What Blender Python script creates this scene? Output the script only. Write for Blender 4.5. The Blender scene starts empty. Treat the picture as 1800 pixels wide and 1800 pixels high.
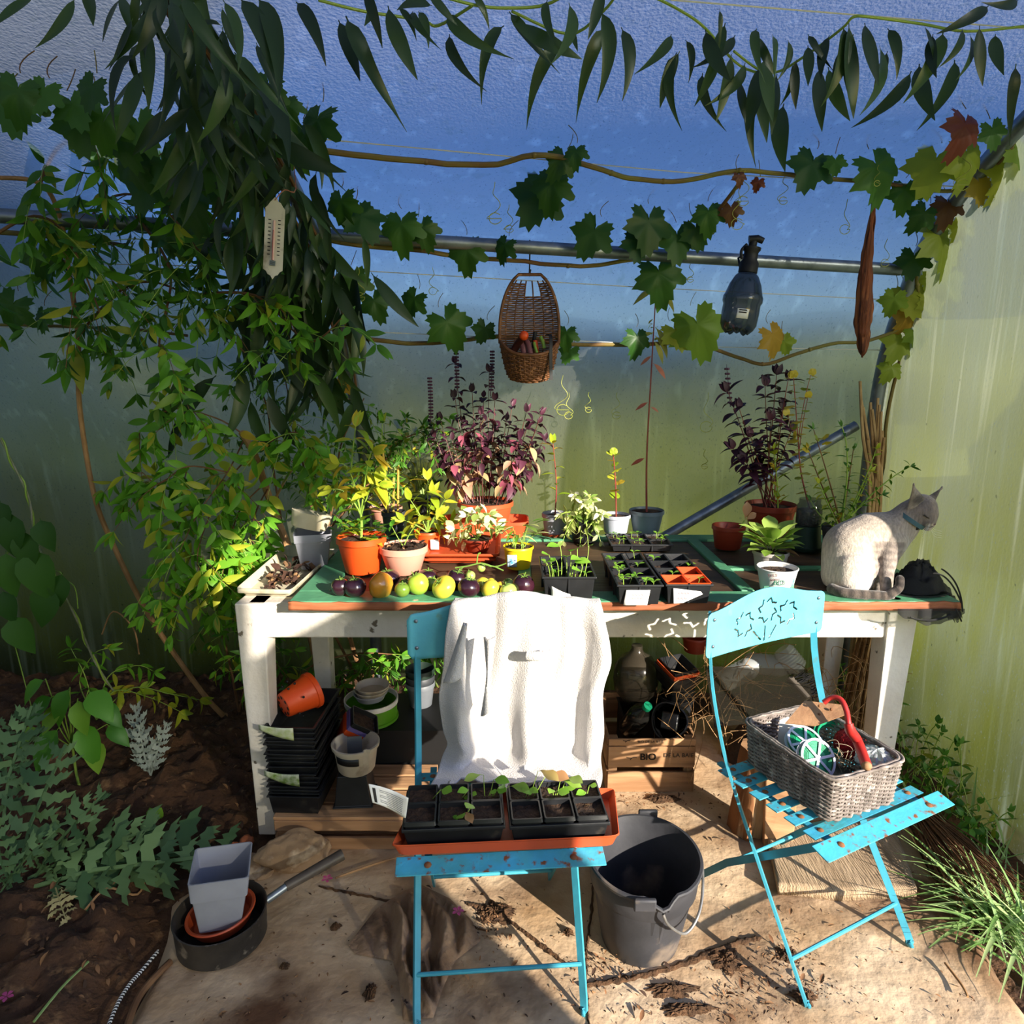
import bpy, bmesh, math, random
from math import sin, cos, pi, sqrt, atan2, radians as R
from mathutils import Vector as V, Matrix, noise
RN = random.Random(11)
S = bpy.context.scene
COL = S.collection
# ---------------------------------------------------------------- camera, sky, sun, exposure
CAM = V((0, 0, 1.40)); PITCH = R(11.63); FPX = 1200.0
cd = bpy.data.cameras.new('camera'); cd.sensor_width = 36; cd.lens = 24; cd.clip_start = .05; cd.clip_end = 300
co = bpy.data.objects.new('camera', cd); COL.objects.link(co)
co.location = CAM; co.rotation_euler = (pi/2 - PITCH, 0, 0); S.camera = co
S.view_settings.view_transform = 'Standard'; S.view_settings.look = 'None'
S.view_settings.gamma = 1; S.view_settings.use_curve_mapping = False
S.view_settings.exposure = 0.55
S.cycles.use_denoising = True
S.cycles.max_bounces = 10; S.cycles.diffuse_bounces = 5; S.cycles.transmission_bounces = 8; S.cycles.transparent_max_bounces = 12
S.cycles.caustics_reflective = False; S.cycles.caustics_refractive = False; S.cycles.sample_clamp_indirect = 6
SUN_EL, SUN_AZ = R(19.5), V((.64, -.77))
w = bpy.data.worlds.new('sky'); S.world = w; w.use_nodes = True
nt = w.node_tree; nt.nodes.clear()
sk = nt.nodes.new('ShaderNodeTexSky'); sk.sky_type = 'NISHITA'; sk.sun_disc = False
sk.sun_elevation = SUN_EL; sk.sun_rotation = atan2(SUN_AZ.x, SUN_AZ.y); sk.air_density = 1.0; sk.dust_density = .4; sk.ozone_density = 2.5
bgn = nt.nodes.new('ShaderNodeBackground'); bgn.inputs[1].default_value = .34
hs = nt.nodes.new('ShaderNodeHueSaturation'); hs.inputs['Hue'].default_value = .522; hs.inputs['Saturation'].default_value = 1.3
on = nt.nodes.new('ShaderNodeOutputWorld')
nt.links.new(sk.outputs[0], hs.inputs['Color']); nt.links.new(hs.outputs[0], bgn.inputs[0]); nt.links.new(bgn.outputs[0], on.inputs[0])
sl = bpy.data.lights.new('sun', 'SUN'); sl.energy = 8.6; sl.angle = R(.6); sl.color = (1, .91, .78)
so = bpy.data.objects.new('sun', sl); COL.objects.link(so)
sd = V((SUN_AZ.x*cos(SUN_EL), SUN_AZ.y*cos(SUN_EL), sin(SUN_EL))).normalized()
so.rotation_euler = sd.to_track_quat('Z', 'Y').to_euler(); so.location = sd*20

def ray(px, py):
    x = (px-900)/FPX; u = (900-py)/FPX
    return V((x, cos(PITCH)+u*sin(PITCH), u*cos(PITCH)-sin(PITCH)))
def at_y(px, py, y): d = ray(px, py); return CAM + d*(y/d.y)
def at_z(px, py, z): d = ray(px, py); return CAM + d*((z-CAM.z)/d.z)
def at_x(px, py, x): d = ray(px, py); return CAM + d*(x/d.x)
def pxm(p): # metres per photograph pixel at a point
    return (p.y*cos(PITCH) - (p.z-CAM.z)*sin(PITCH))/FPX

# ---------------------------------------------------------------- materials
def srgb(h):
    h = h.lstrip('#'); c = [int(h[i:i+2], 16)/255 for i in (0, 2, 4)]
    return tuple(x/12.92 if x <= .04045 else ((x+.055)/1.055)**2.4 for x in c) + (1,)
MATS = {}
def mat(name, c1, c2=None, scale=6, rough=.6, metal=0, spec=.4, bump=0, bscale=None, stretch=(1, 1, 1), trans=0, ramp=(.35, .65),
        c3=None, s3=3, r3=(.55, .65), rand=0, alpha=1, glass=0, detail=6, sheen=0, coat=0):
    if name in MATS: return MATS[name]
    m = bpy.data.materials.new(name); m.use_nodes = True; MATS[name] = m
    n = m.node_tree.nodes; L = m.node_tree.links; b = n['Principled BSDF']; out = n['Material Output']
    b.inputs['Roughness'].default_value = rough; b.inputs['Metallic'].default_value = metal
    b.inputs['Specular IOR Level'].default_value = spec
    if sheen: b.inputs['Sheen Weight'].default_value = sheen
    if coat: b.inputs['Coat Weight'].default_value = coat; b.inputs['Coat Roughness'].default_value = .15
    tc = n.new('ShaderNodeTexCoord'); mp = n.new('ShaderNodeMapping'); mp.inputs['Scale'].default_value = stretch
    L.new(tc.outputs['Object'], mp.inputs[0])
    def noise_node(sc, det=detail):
        t = n.new('ShaderNodeTexNoise'); t.inputs['Scale'].default_value = sc; t.inputs['Detail'].default_value = det; L.new(mp.outputs[0], t.inputs[0]); return t
    def mixc(fac, a, bb):
        x = n.new('ShaderNodeMix'); x.data_type = 'RGBA'
        if isinstance(fac, float): x.inputs[0].default_value = fac
        else: L.new(fac, x.inputs[0])
        for i, s_ in ((6, a), (7, bb)):
            if isinstance(s_, tuple): x.inputs[i].default_value = s_
            else: L.new(s_, x.inputs[i])
        return x.outputs[2]
    def rampn(src, lo, hi):
        r = n.new('ShaderNodeMapRange'); r.inputs[1].default_value = lo; r.inputs[2].default_value = hi; L.new(src, r.inputs[0]); return r.outputs[0]
    col = srgb(c1)
    if rand and c2:
        oi = n.new('ShaderNodeObjectInfo'); gi = n.new('ShaderNodeNewGeometry'); ad = n.new('ShaderNodeMath'); L.new(oi.outputs['Random'], ad.inputs[0]); L.new(gi.outputs['Random Per Island'], ad.inputs[1])
        fr = n.new('ShaderNodeMath'); fr.operation = 'FRACT'; L.new(ad.outputs[0], fr.inputs[0]); f = fr.outputs[0]
        if rand == 2:
            t = noise_node(scale); a = n.new('ShaderNodeMath'); a.operation = 'ADD'; L.new(f, a.inputs[0]); L.new(t.outputs[0], a.inputs[1])
            f = rampn(a.outputs[0], .5, 1.5)
        col = mixc(f, srgb(c1), srgb(c2))
        if c3: pw = n.new('ShaderNodeMath'); pw.operation = 'FRACT'; ml = n.new('ShaderNodeMath'); ml.operation = 'MULTIPLY'; ml.inputs[1].default_value = 17.3; L.new(fr.outputs[0], ml.inputs[0]); L.new(ml.outputs[0], pw.inputs[0]); col = mixc(rampn(pw.outputs[0], *r3), col, srgb(c3))
    elif c2:
        t = noise_node(scale); col = mixc(rampn(t.outputs[0], *ramp), srgb(c1), srgb(c2))
        if c3: t2 = noise_node(s3); col = mixc(rampn(t2.outputs[0], *r3), col, srgb(c3))
    if isinstance(col, tuple): b.inputs['Base Color'].default_value = col
    else: L.new(col, b.inputs['Base Color'])
    if bump:
        t = noise_node(bscale or scale*3); bp = n.new('ShaderNodeBump'); bp.inputs['Strength'].default_value = bump; bp.inputs['Distance'].default_value = .01
        L.new(t.outputs[0], bp.inputs['Height']); L.new(bp.outputs[0], b.inputs['Normal'])
    if glass:
        if glass > .7: b.inputs['Base Color'].default_value = tuple(.25*x for x in srgb(c1)[:3]) + (1,); [L.remove(k) for k in list(b.inputs['Base Color'].links)]
        b.inputs['Transmission Weight'].default_value = 0
        tr = n.new('ShaderNodeBsdfTransparent'); ms = n.new('ShaderNodeMixShader'); ms.inputs[0].default_value = glass
        tr.inputs[0].default_value = tuple(.55+.45*x for x in srgb(c1)[:3]) + (1,)
        L.new(b.outputs[0], ms.inputs[1]); L.new(tr.outputs[0], ms.inputs[2]); L.new(ms.outputs[0], out.inputs[0])
    if trans:
        tl = n.new('ShaderNodeBsdfTranslucent'); ms = n.new('ShaderNodeMixShader'); ms.inputs[0].default_value = trans
        if isinstance(col, tuple): tl.inputs[0].default_value = col
        else: L.new(col, tl.inputs[0])
        L.new(b.outputs[0], ms.inputs[1]); L.new(tl.outputs[0], ms.inputs[2]); L.new(ms.outputs[0], out.inputs[0])
    return m

def film(name, algae=1.0, clear=.012, haze=.36, base='#969a9d', weed='#83852f', top=1.8, relief=.3):
    """old polythene: diffusing, a little clear, drip streaks, condensation beads, algae growing up from the ground"""
    m = bpy.data.materials.new(name); m.use_nodes = True; n = m.node_tree.nodes; L = m.node_tree.links; n.clear()
    out = n.new('ShaderNodeOutputMaterial'); geo = n.new('ShaderNodeNewGeometry'); sep = n.new('ShaderNodeSeparateXYZ'); L.new(geo.outputs['Position'], sep.inputs[0])
    def tex(scale, stretch, det=5):
        mp = n.new('ShaderNodeMapping'); mp.inputs['Scale'].default_value = stretch; L.new(geo.outputs['Position'], mp.inputs[0])
        t = n.new('ShaderNodeTexNoise'); t.inputs['Scale'].default_value = scale; t.inputs['Detail'].default_value = det; L.new(mp.outputs[0], t.inputs[0]); return t.outputs[0]
    def rng(src, a, b, c=0., d=1.):
        r = n.new('ShaderNodeMapRange'); r.inputs[1].default_value = a; r.inputs[2].default_value = b; r.inputs[3].default_value = c; r.inputs[4].default_value = d; L.new(src, r.inputs[0]); return r.outputs[0]
    def mth(op, a, b):
        x = n.new('ShaderNodeMath'); x.operation = op
        for i, q in enumerate((a, b)):
            if isinstance(q, (int, float)): x.inputs[i].default_value = q
            else: L.new(q, x.inputs[i])
        return x.outputs[0]
    def mixc(f, a, b):
        x = n.new('ShaderNodeMix'); x.data_type = 'RGBA'; L.new(f, x.inputs[0])
        for i, q in ((6, a), (7, b)):
            if isinstance(q, tuple): x.inputs[i].default_value = q
            else: L.new(q, x.inputs[i])
        return x.outputs[2]
    h = rng(sep.outputs['Z'], .1, top, 1, 0)
    grow = mth('MULTIPLY', h, rng(tex(5, (1, 1, .3)), .25, .7, .45, 1.1)); grow = mth('MULTIPLY', grow, algae)
    c = mixc(grow, srgb(base), srgb(weed))
    low_dark = mth('MULTIPLY', rng(sep.outputs['Z'], .05, .62, 1, 0), rng(tex(4, (1, 1, .5)), .25, .6, .5, 1)); c = mixc(mth('MULTIPLY', low_dark, .92), c, srgb('#23261a'))  # film unevenly darker towards the ground
    streak = mth('MULTIPLY', rng(tex(34, (1, 1, .035), 2), .56, .74), rng(tex(3, (1, 1, 1), 2), .35, .7)); c = mixc(mth('MULTIPLY', streak, .55), c, srgb('#7c8780'))
    light = mth('MULTIPLY', rng(tex(22, (1, 1, .04), 2), .58, .78), .2); c = mixc(light, c, srgb('#f4f6ee'))
    spots = rng(tex(160, (1, 1, .55), 2), .63, .73); c = mixc(mth('MULTIPLY', spots, .6), c, srgb('#59636a'))
    speck = rng(tex(55, (1, 1, .6), 2), .72, .76); c = mixc(mth('MULTIPLY', speck, mth('MULTIPLY', h, .8)), c, srgb('#20281c'))
    tl = n.new('ShaderNodeBsdfTranslucent'); L.new(c, tl.inputs[0])
    bp = n.new('ShaderNodeBump'); bp.inputs['Strength'].default_value = relief; bp.inputs['Distance'].default_value = .01; L.new(tex(120, (1, 1, .6), 3), bp.inputs['Height'])
    L.new(bp.outputs[0], tl.inputs['Normal'])
    df = n.new('ShaderNodeBsdfDiffuse'); L.new(c, df.inputs[0])
    gl = n.new('ShaderNodeBsdfGlossy'); gl.inputs['Roughness'].default_value = .3; L.new(bp.outputs[0], gl.inputs['Normal'])
    tp = n.new('ShaderNodeBsdfTransparent'); tp.inputs[0].default_value = (.9, .92, .85, 1)
    def ms(f, a, b):
        x = n.new('ShaderNodeMixShader'); x.inputs[0].default_value = f; L.new(a, x.inputs[1]); L.new(b, x.inputs[2]); return x.outputs[0]
    rf = n.new('ShaderNodeBsdfRefraction'); rf.inputs['IOR'].default_value = 1.12; rf.inputs['Roughness'].default_value = .8; L.new(c, rf.inputs[0])
    s = ms(.24, tl.outputs[0], df.outputs[0]); s = ms(haze, s, rf.outputs[0]); s = ms(clear, s, tp.outputs[0]); s = ms(.05, s, gl.outputs[0])
    L.new(s, out.inputs[0]); MATS[name] = m; return m

# ---------------------------------------------------------------- mesh helpers
class MB:
    def __init__(s): s.v = []; s.f = []
    def add(s, vs, fs):
        k = len(s.v); s.v += [V(x) for x in vs]; s.f += [tuple(i+k for i in f) for f in fs]; return s
    def box(s, c, sz, M=None):
        c = V(c); h = V(sz)/2
        vs = [V((x*h.x, y*h.y, z*h.z)) for x in (-1, 1) for y in (-1, 1) for z in (-1, 1)]
        if M: vs = [M @ x for x in vs]
        return s.add([c+x for x in vs], [(0, 1, 3, 2), (4, 6, 7, 5), (0, 4, 5, 1), (2, 3, 7, 6), (0, 2, 6, 4), (1, 5, 7, 3)])
    def hexa(s, q): # 8 corners: bottom ring of 4, top ring of 4
        return s.add(q, [(3, 2, 1, 0), (4, 5, 6, 7), (0, 1, 5, 4), (1, 2, 6, 5), (2, 3, 7, 6), (3, 0, 4, 7)])
    def taper(s, p0, p1, a0, a1):
        p0 = V(p0); p1 = V(p1)
        return s.hexa([p0+V((x*a0[0]/2, y*a0[1]/2, 0)) for x, y in ((-1, -1), (1, -1), (1, 1), (-1, 1))] + [p1+V((x*a1[0]/2, y*a1[1]/2, 0)) for x, y in ((-1, -1), (1, -1), (1, 1), (-1, 1))])
    def sweep(s, pts, sec, side=None, cap=True, closed=False):
        """sec: list of (a,b) offsets, or function t -> list; a along side, b along normal"""
        pts = [V(p) for p in pts]; m = len(pts); rings = []
        T = [(pts[(i+1) % m]-pts[i-1] if closed else pts[min(i+1, m-1)]-pts[max(i-1, 0)]).normalized() for i in range(m)]
        if side is None:
            side = T[0].orthogonal()
        A = V(side)
        for i in range(m):
            A = (A - T[i]*A.dot(T[i]))
            A = A.normalized() if A.length > 1e-6 else T[i].orthogonal().normalized()
            B = T[i].cross(A); q = sec(i/(m-1)) if callable(sec) else sec
            rings.append([pts[i]+A*a+B*b for a, b in q])
        k = len(rings[0]); vs = [p for r in rings for p in r]; fs = []
        for i in range(m if closed else m-1):
            j = (i+1) % m
            for e in range(k): fs.append((i*k+e, i*k+(e+1) % k, j*k+(e+1) % k, j*k+e))
        if cap and not closed: fs += [tuple(range(k-1, -1, -1)), tuple((m-1)*k+e for e in range(k))]
        return s.add(vs, fs)
    def tube(s, pts, r, n=7, cap=True, closed=False):
        if callable(r): f = r
        elif isinstance(r, (list, tuple)): f = lambda t: r[0]+(r[1]-r[0])*t
        else: f = lambda t: r
        return s.sweep(pts, lambda t: [(cos(2*pi*e/n)*f(t), sin(2*pi*e/n)*f(t)) for e in range(n)], cap=cap, closed=closed)
    def bar(s, pts, wd, th, side=(1, 0, 0)):
        return s.sweep(pts, [(-wd/2, -th/2), (wd/2, -th/2), (wd/2, th/2), (-wd/2, th/2)], side=side)
    def lathe(s, prof, n=24, c=(0, 0, 0), M=None, sx=1, sy=1, wob=0):
        vs = []; c = V(c)
        for r, z in prof:
            for e in range(n):
                a = 2*pi*e/n; q = 1+wob*sin(3*a+z*20)
                p = V((r*q*cos(a)*sx, r*q*sin(a)*sy, z)); vs.append(c+(M @ p if M else p))
        fs = [(i*n+e, i*n+(e+1) % n, (i+1)*n+(e+1) % n, (i+1)*n+e) for i in range(len(prof)-1) for e in range(n)]
        return s.add(vs, fs)
    def grid(s, fn, nu, nv, closed=False, keep=None):
        vs = [V(fn(i/nu, j/nv)) for j in range(nv+1) for i in range(nu+(0 if closed else 1))]; k = nu if closed else nu+1
        return s.add(vs, [(j*k+i, j*k+(i+1) % k, (j+1)*k+(i+1) % k, (j+1)*k+i) for j in range(nv) for i in range(nu) if keep is None or keep((i+.5)/nu, (j+.5)/nv)])
    def ball(s, c, r, n=12, m=8, M=None):
        c = V(c); r = V(r) if not isinstance(r, (int, float)) else V((r, r, r))
        def fn(u, v):
            a = 2*pi*u; b = pi*(v-.5)*.999; p = V((cos(a)*cos(b)*r.x, sin(a)*cos(b)*r.y, sin(b)*r.z)); return c+(M @ p if M else p)
        return s.grid(fn, n, m, closed=True)
    def move(s, M): s.v = [M @ p for p in s.v]; return s
MW = {}
def mw(p): return MW.get(p.name, Matrix.Identity(4)) if p else Matrix.Identity(4)
def tag(o, label=None, cat=None, group=None, kind=None):
    for k, x in (('label', label), ('category', cat), ('group', group), ('kind', kind)):
        if x: o[k] = x
    return o
def mesh(name, mb, m, smooth=True, ang=38):
    me = bpy.data.meshes.new(name); me.from_pydata([tuple(p) for p in mb.v], [], mb.f)
    if m: me.materials.append(m)
    if smooth and me.polygons:
        me.polygons.foreach_set('use_smooth', [True]*len(me.polygons)); me.set_sharp_from_angle(angle=R(ang))
    return me
def obj(name, mb, m, parent=None, smooth=True, bevel=0, solid=0, sub=0, ang=38, world=True, off=1, **kw):
    if parent and world:
        I = mw(parent).inverted(); mb.v = [I @ p for p in mb.v]
    o = bpy.data.objects.new(name, mesh(name, mb, m, smooth, ang)); COL.objects.link(o)
    if parent: o.parent = parent; MW[o.name] = mw(parent)
    if solid: d = o.modifiers.new('solid', 'SOLIDIFY'); d.thickness = solid; d.offset = off
    if sub: d = o.modifiers.new('sub', 'SUBSURF'); d.levels = d.render_levels = sub
    if bevel: d = o.modifiers.new('bevel', 'BEVEL'); d.width = bevel; d.segments = 2; d.limit_method = 'ANGLE'
    return tag(o, **kw)
def thing(name, label, cat, loc=(0, 0, 0), rz=0, group=None, tilt=None):
    o = bpy.data.objects.new(name, None); COL.objects.link(o); o.empty_display_size = .05
    M = Matrix.Translation(V(loc)) @ Matrix.Rotation(rz, 4, 'Z')
    if tilt: M = M @ tilt
    o.matrix_world = M; MW[o.name] = M
    return tag(o, label, cat, group)
def struct(name, mb, m, parent=None, label=None, **kw):
    return obj(name, mb, m, parent, kind='structure' if parent is None else None, label=label, **kw)
KIDS = {}
def dup(root, M, label=None, group=None):
    """copy a thing with its parts and sub-parts to the world matrix M"""
    def cp(o, par):
        c = o.copy(); COL.objects.link(c)
        if par: c.parent = par
        for ch in o.children: cp(ch, c)
        return c
    c = cp(root, None); c.matrix_world = M; MW[c.name] = M
    if label: c['label'] = label
    if group: c['group'] = group
    return c
def inst(name, me, parent, M, label=None):
    o = bpy.data.objects.new(name, me); COL.objects.link(o); o.parent = parent
    o.matrix_basis = mw(parent).inverted() @ M
    if label: o['label'] = label
    return o
def frame(pos, d, up=(0, 0, 1), s=1, sx=1, sz=1):
    y = V(d).normalized(); x = y.cross(V(up))
    if x.length < 1e-4: x = y.orthogonal()
    x.normalize(); z = x.cross(y)
    M = Matrix.Identity(4)
    for i, (a, k) in enumerate(((x, s*sx), (y, s), (z, s*sz))):
        for r in range(3): M[r][i] = a[r]*k
    M.translation = V(pos); return M
def text(parent, s, size, M, m, name='lettering'):
    c = bpy.data.curves.new('t', 'FONT'); c.body = s; c.size = size; c.align_x = 'CENTER'; c.align_y = 'CENTER'; c.extrude = .0004
    o = bpy.data.objects.new('t', c); COL.objects.link(o); dg = bpy.context.evaluated_depsgraph_get()
    me = bpy.data.meshes.new_from_object(o.evaluated_get(dg)); bpy.data.objects.remove(o); bpy.data.curves.remove(c)
    me.materials.clear(); me.materials.append(m)
    r = bpy.data.objects.new(name, me); COL.objects.link(r); r.parent = parent; r.matrix_basis = mw(parent).inverted() @ M
    return r
def bez(a, b, c, n=10):
    a, b, c = V(a), V(b), V(c); return [a*(1-t)**2+b*2*t*(1-t)+c*t*t for t in (i/n for i in range(n+1))]
def spline(P, n=6):
    P = [V(p) for p in P]; o = []
    for i in range(len(P)-1):
        p0, p1, p2, p3 = P[max(i-1, 0)], P[i], P[i+1], P[min(i+2, len(P)-1)]
        for k in range(n):
            t = k/n; o.append(.5*((2*p1)+(p2-p0)*t+(2*p0-5*p1+4*p2-p3)*t*t+(3*p1-p0-3*p2+p3)*t**3))
    return o+[P[-1]]
def along(P, t):
    x = max(0, min(.9999, t))*(len(P)-1); i = int(x); return P[i].lerp(P[i+1], x-i), (P[i+1]-P[i]).normalized()
def nz(x, y, z=0, s=1): return noise.noise(V((x*s, y*s, z*s)))
def rv(a=1): return V((RN.uniform(-a, a), RN.uniform(-a, a), RN.uniform(-a, a)))

M_film_side = film('polythene_side', 1.0); M_film_end = film('polythene_end', 1.15, .07, .1, '#6c7272', '#62662c', 2.7, .16)
M_white = mat('old white paint', '#e8e2d8', '#cfc6b8', 5, .65, bump=.25, bscale=60, stretch=(1, 1, 1), c3='#6f6454', s3=26, r3=(.66, .7))
M_green = mat('green paint', '#5a9a72', '#4d8a66', 8, .5, bump=.2, bscale=40, c3='#c9b99a', s3=30, r3=(.68, .72))
M_edge = mat('bare wood edge', '#a4633e', '#7a4226', 14, .7, bump=.3, stretch=(.25, 2, 2), c3='#d9b48c', s3=6, r3=(.6, .75))
M_panel = mat('brown panel', '#5a4330', '#3a2a1e', 9, .55, bump=.2, stretch=(.3, 2, 2))
M_crate = mat('crate wood', '#b98f68', '#8d6746', 10, .75, bump=.35, stretch=(.2, 2, 2), c3='#5a4230', s3=7, r3=(.6, .72))
M_cyan = mat('turquoise paint', '#62b9cc', '#57aec2', 14, .42, bump=.1, c3='#6b8f7a', s3=18, r3=(.7, .8))
M_cyan2 = mat('rusting turquoise paint', '#42a9cc', '#459ea6', 16, .5, bump=.2, c3='#7a4a2a', s3=48, r3=(.575, .67))
M_cyanf = mat('darker turquoise frame paint', '#3d98ad', '#37889c', 14, .42, bump=.1, c3='#5a6f62', s3=24, r3=(.68, .78))  # chair frame a darker turquoise than backrest and slats
M_rust = mat('rust', '#6b4328', '#8a5a34', 40, .8)
M_black = mat('black plastic', '#17181a', '#232426', 12, .42, bump=.08, c3='#4a443c', s3=20, r3=(.64, .8))
M_grey = mat('grey plastic', '#5d6167', '#6c7076', 10, .45)
M_grey2 = mat('pale grey plastic', '#9a9ca6', '#8b8d97', 10, .45)
M_dgrey = mat('dark grey plastic', '#3a3d42', '#2d2f33', 10, .5)
M_terra = mat('terracotta plastic', '#c4532c', '#b54a27', 6, .45, bump=.05)
M_terra2 = mat('dull red plastic', '#9c3a22', '#8a3320', 6, .45)
M_orange = mat('orange plastic', '#e2521c', '#cf4716', 6, .42)
M_salmon = mat('salmon plastic', '#d99a84', '#cf8f78', 6, .45)
M_soil = mat('potting soil', '#2a1d14', '#4a3524', 60, .95, bump=.9, bscale=120)
M_steel = mat('galvanised steel', '#8c949c', '#6f777f', 20, .38, metal=.7, bump=.05)
M_dark = mat('black rubber', '#0d0d0e', None, rough=.6)
M_paper = mat('white paper', '#eeece6', '#dcd8cf', 20, .8)
M_ink = mat('dark ink', '#2a2622', None, rough=.8)
M_cream = mat('cream plastic', '#d8cfb4', '#c6bb9e', 12, .5, c3='#8a7c62', s3=14, r3=(.66, .78))
# ---------------------------------------------------------------- setting
LP = [(2.95, -.12), (2.95, .5), (2.92, .9), (2.83, 1.2), (2.56, 1.565), (2.32, 1.815), (1.81, 2.02), (1.45, 2.09), (.9, 2.15), (.4, 2.17)]
RP = [(2.82, -.12), (2.82, .5), (2.82, 1.0), (2.79, 1.41), (2.70, 1.66), (2.56, 1.88), (2.18, 2.11), (1.7, 2.22), (1.0, 2.27), (.4, 2.28)]
def smooth_prof(P): return [(p.x, p.y) for p in spline([V((a, b, 0)) for a, b in P], 4)]
LPs, RPs = smooth_prof(LP), smooth_prof(RP)
XL, XR = -.62, 1.50
def wallpt(X, v, out=0):
    t = min(1, max(0, (X-XL)/(XR-XL))); x = v*(len(LPs)-1); i = min(int(x), len(LPs)-2); f = x-i
    a = V(LPs[i]).lerp(V(LPs[i+1]), f); b = V(RPs[i]).lerp(V(RPs[i+1]), f); c = a.lerp(b, t)
    return V((X, c.x+out, c.y))
def wall_at(px, py, off=.0):
    """where the view ray of a photo pixel meets the side film, pulled in by off"""
    d = ray(px, py); best = None
    for k in range(20, 400):
        p = CAM+d*(k*.01)
        t = min(1, max(0, (p.x-XL)/(XR-XL)))
        for i in range(len(LPs)-1):
            a = V(LPs[i]).lerp(V(RPs[i]), t); b = V(LPs[i+1]).lerp(V(RPs[i+1]), t)
            n = V((b.y-a.y, -(b.x-a.x)))
            if min(a.x, b.x)-.02 <= p.y <= max(a.x, b.x)+.02 and min(a.y, b.y)-.02 <= p.z <= max(a.y, b.y)+.02 and (V((p.y, p.z))-a).dot(n) > 0:
                return p-d.normalized()*off
    return CAM+d*2.5
SAG = lambda X, v: .018*sin((X-XL)/(XR-XL)*pi)*(1 if XL < X < XR else 0)*sin(pi*v)
struct('wall_back', MB().grid(lambda u, v: wallpt(-4.55+6.13*u, v, 0)+V((0, .02+SAG(-4.5+6.0*u, v), .01)), 62, 36), M_film_side, label='bluish condensation beaded polythene side of the tunnel')
struct('wall_front', MB().grid(lambda u, v: (lambda p: V((p.x, .82-p.y, p.z+.01)))(wallpt(-4.55+6.13*u, v)), 20, 36), M_film_side)
def endwall(X, y0, y1, nu=24, z0=-.12, z1=None):
    def fn(u, v):
        y = y0+(y1-y0)*u
        yy = abs(y-.4)+.4; zt = None
        P = RPs if X > 0 else LPs
        zt = max((b for a, b in P if a >= yy), default=P[-1][1])
        for i in range(len(P)-1):
            if P[i+1][0] <= yy <= P[i][0] and P[i][0] > P[i+1][0]:
                f = (P[i][0]-yy)/(P[i][0]-P[i+1][0]); zt = P[i][1]+(P[i+1][1]-P[i][1])*f
        if z1: zb = z1
        else: zb = z0
        return V((X+.01+.012*sin(y*5+v*2)*sin(pi*v), y, zb+(zt-zb)*v))
    return MB().grid(fn, nu, 16)
struct('wall_right', endwall(XR, 1.42, 2.82), M_film_end, label='sunlit greenish polythene end of the tunnel')
struct('wall_right_sun_block', MB().grid(lambda u, v: (XR+.01, -.87+.42*u, -.12+1.96*v), 4, 8), M_film_end)  # unseen panel, height shaped to keep sun off the lower left
struct('wall_right_far', endwall(XR, -2.0, -.87), M_film_end)
struct('wall_right_top', endwall(XR, -.45, 1.42, z1=2.16), M_film_end)
struct('wall_left', endwall(-4.5, -2.1, 2.9), M_film_end)
for nm, y in (('trim_1', 1.42), ('trim_2', -.45)):
    struct(nm, MB().box((XR, y, 1.06), (.06, .06, 2.2)), M_white, smooth=False, bevel=.004)
for nm, X, r in (('trim_3', XL, .026), ('trim_4', XR-.035, .026), ('trim_5', -2.75, .026)):
    struct(nm, MB().tube([wallpt(X, v/40, -.03)-V((0, 0, .01)) for v in range(0, 41)], r, 10), M_steel, label='curved galvanised steel hoop tube carrying the polythene')
pa = wall_at(545, 412, .05); pb = wall_at(1582, 474, .05)
pd_ = (pb-pa).normalized()
struct('trim_6', MB().tube([pa-pd_*3.2, pa, pb+pd_*.0], .021, 12), M_steel, label='straight horizontal steel rail under the polythene roof')
# diagonal brace
struct('trim_7', MB().tube([at_y(1165, 945, 2.68), at_y(1505, 748, 2.71)], .02, 12), M_steel, label='diagonal steel brace tube behind the table')

M_conc = mat('stained concrete', '#d2b999', '#a5845f', 5, .88, bump=.5, bscale=34, c3='#5f4028', s3=2.9, r3=(.50, .66), detail=12, ramp=(.3, .7))
def slab():
    mb = MB()
    edge = [at_z(*p, 0) for p in ((215, 1800), (262, 1720), (292, 1640), (300, 1580), (380, 1530), (468, 1500))]
    global slab_lx
    def lx(y):
        for a, b in zip(edge, edge[1:]):
            if a.y <= y <= b.y: return a.x+(b.x-a.x)*(y-a.y)/(b.y-a.y)
        return edge[0].x+(y-edge[0].y)*-.1 if y < edge[0].y else edge[-1].x+(y-edge[-1].y)*.1
    slab_lx = lx
    redge = [at_z(*p, 0) for p in ((1830, 1800), (1784, 1738), (1722, 1637), (1640, 1520), (1600, 1440))]
    def rx(y):
        for a, b in zip(redge, redge[1:]):
            if a.y <= y <= b.y: return a.x+(b.x-a.x)*(y-a.y)/(b.y-a.y)
        return redge[0].x if y < redge[0].y else redge[-1].x
    def fn(u, v):
        y = .3+2.3*v; a, b = lx(y), rx(y); x = a+(b-a)*u
        z = .004*nz(x, y, 0, 6)+.003*nz(x, y, 3, 20)
        e = min(u, 1-u); z -= .03*max(0, 1-e/.012) if e < .012 else 0
        return (x+.012*nz(x, y, 5, 8), y, z)
    return mb.grid(fn, 110, 120)
struct('floor', slab(), M_conc, label='cracked stained tan concrete slab')
M_joint = mat('damp dark soil', '#3a2818', '#5a3f28', 40, .95, bump=.8, bscale=120)
FLOOR = bpy.data.objects['floor']
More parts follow.
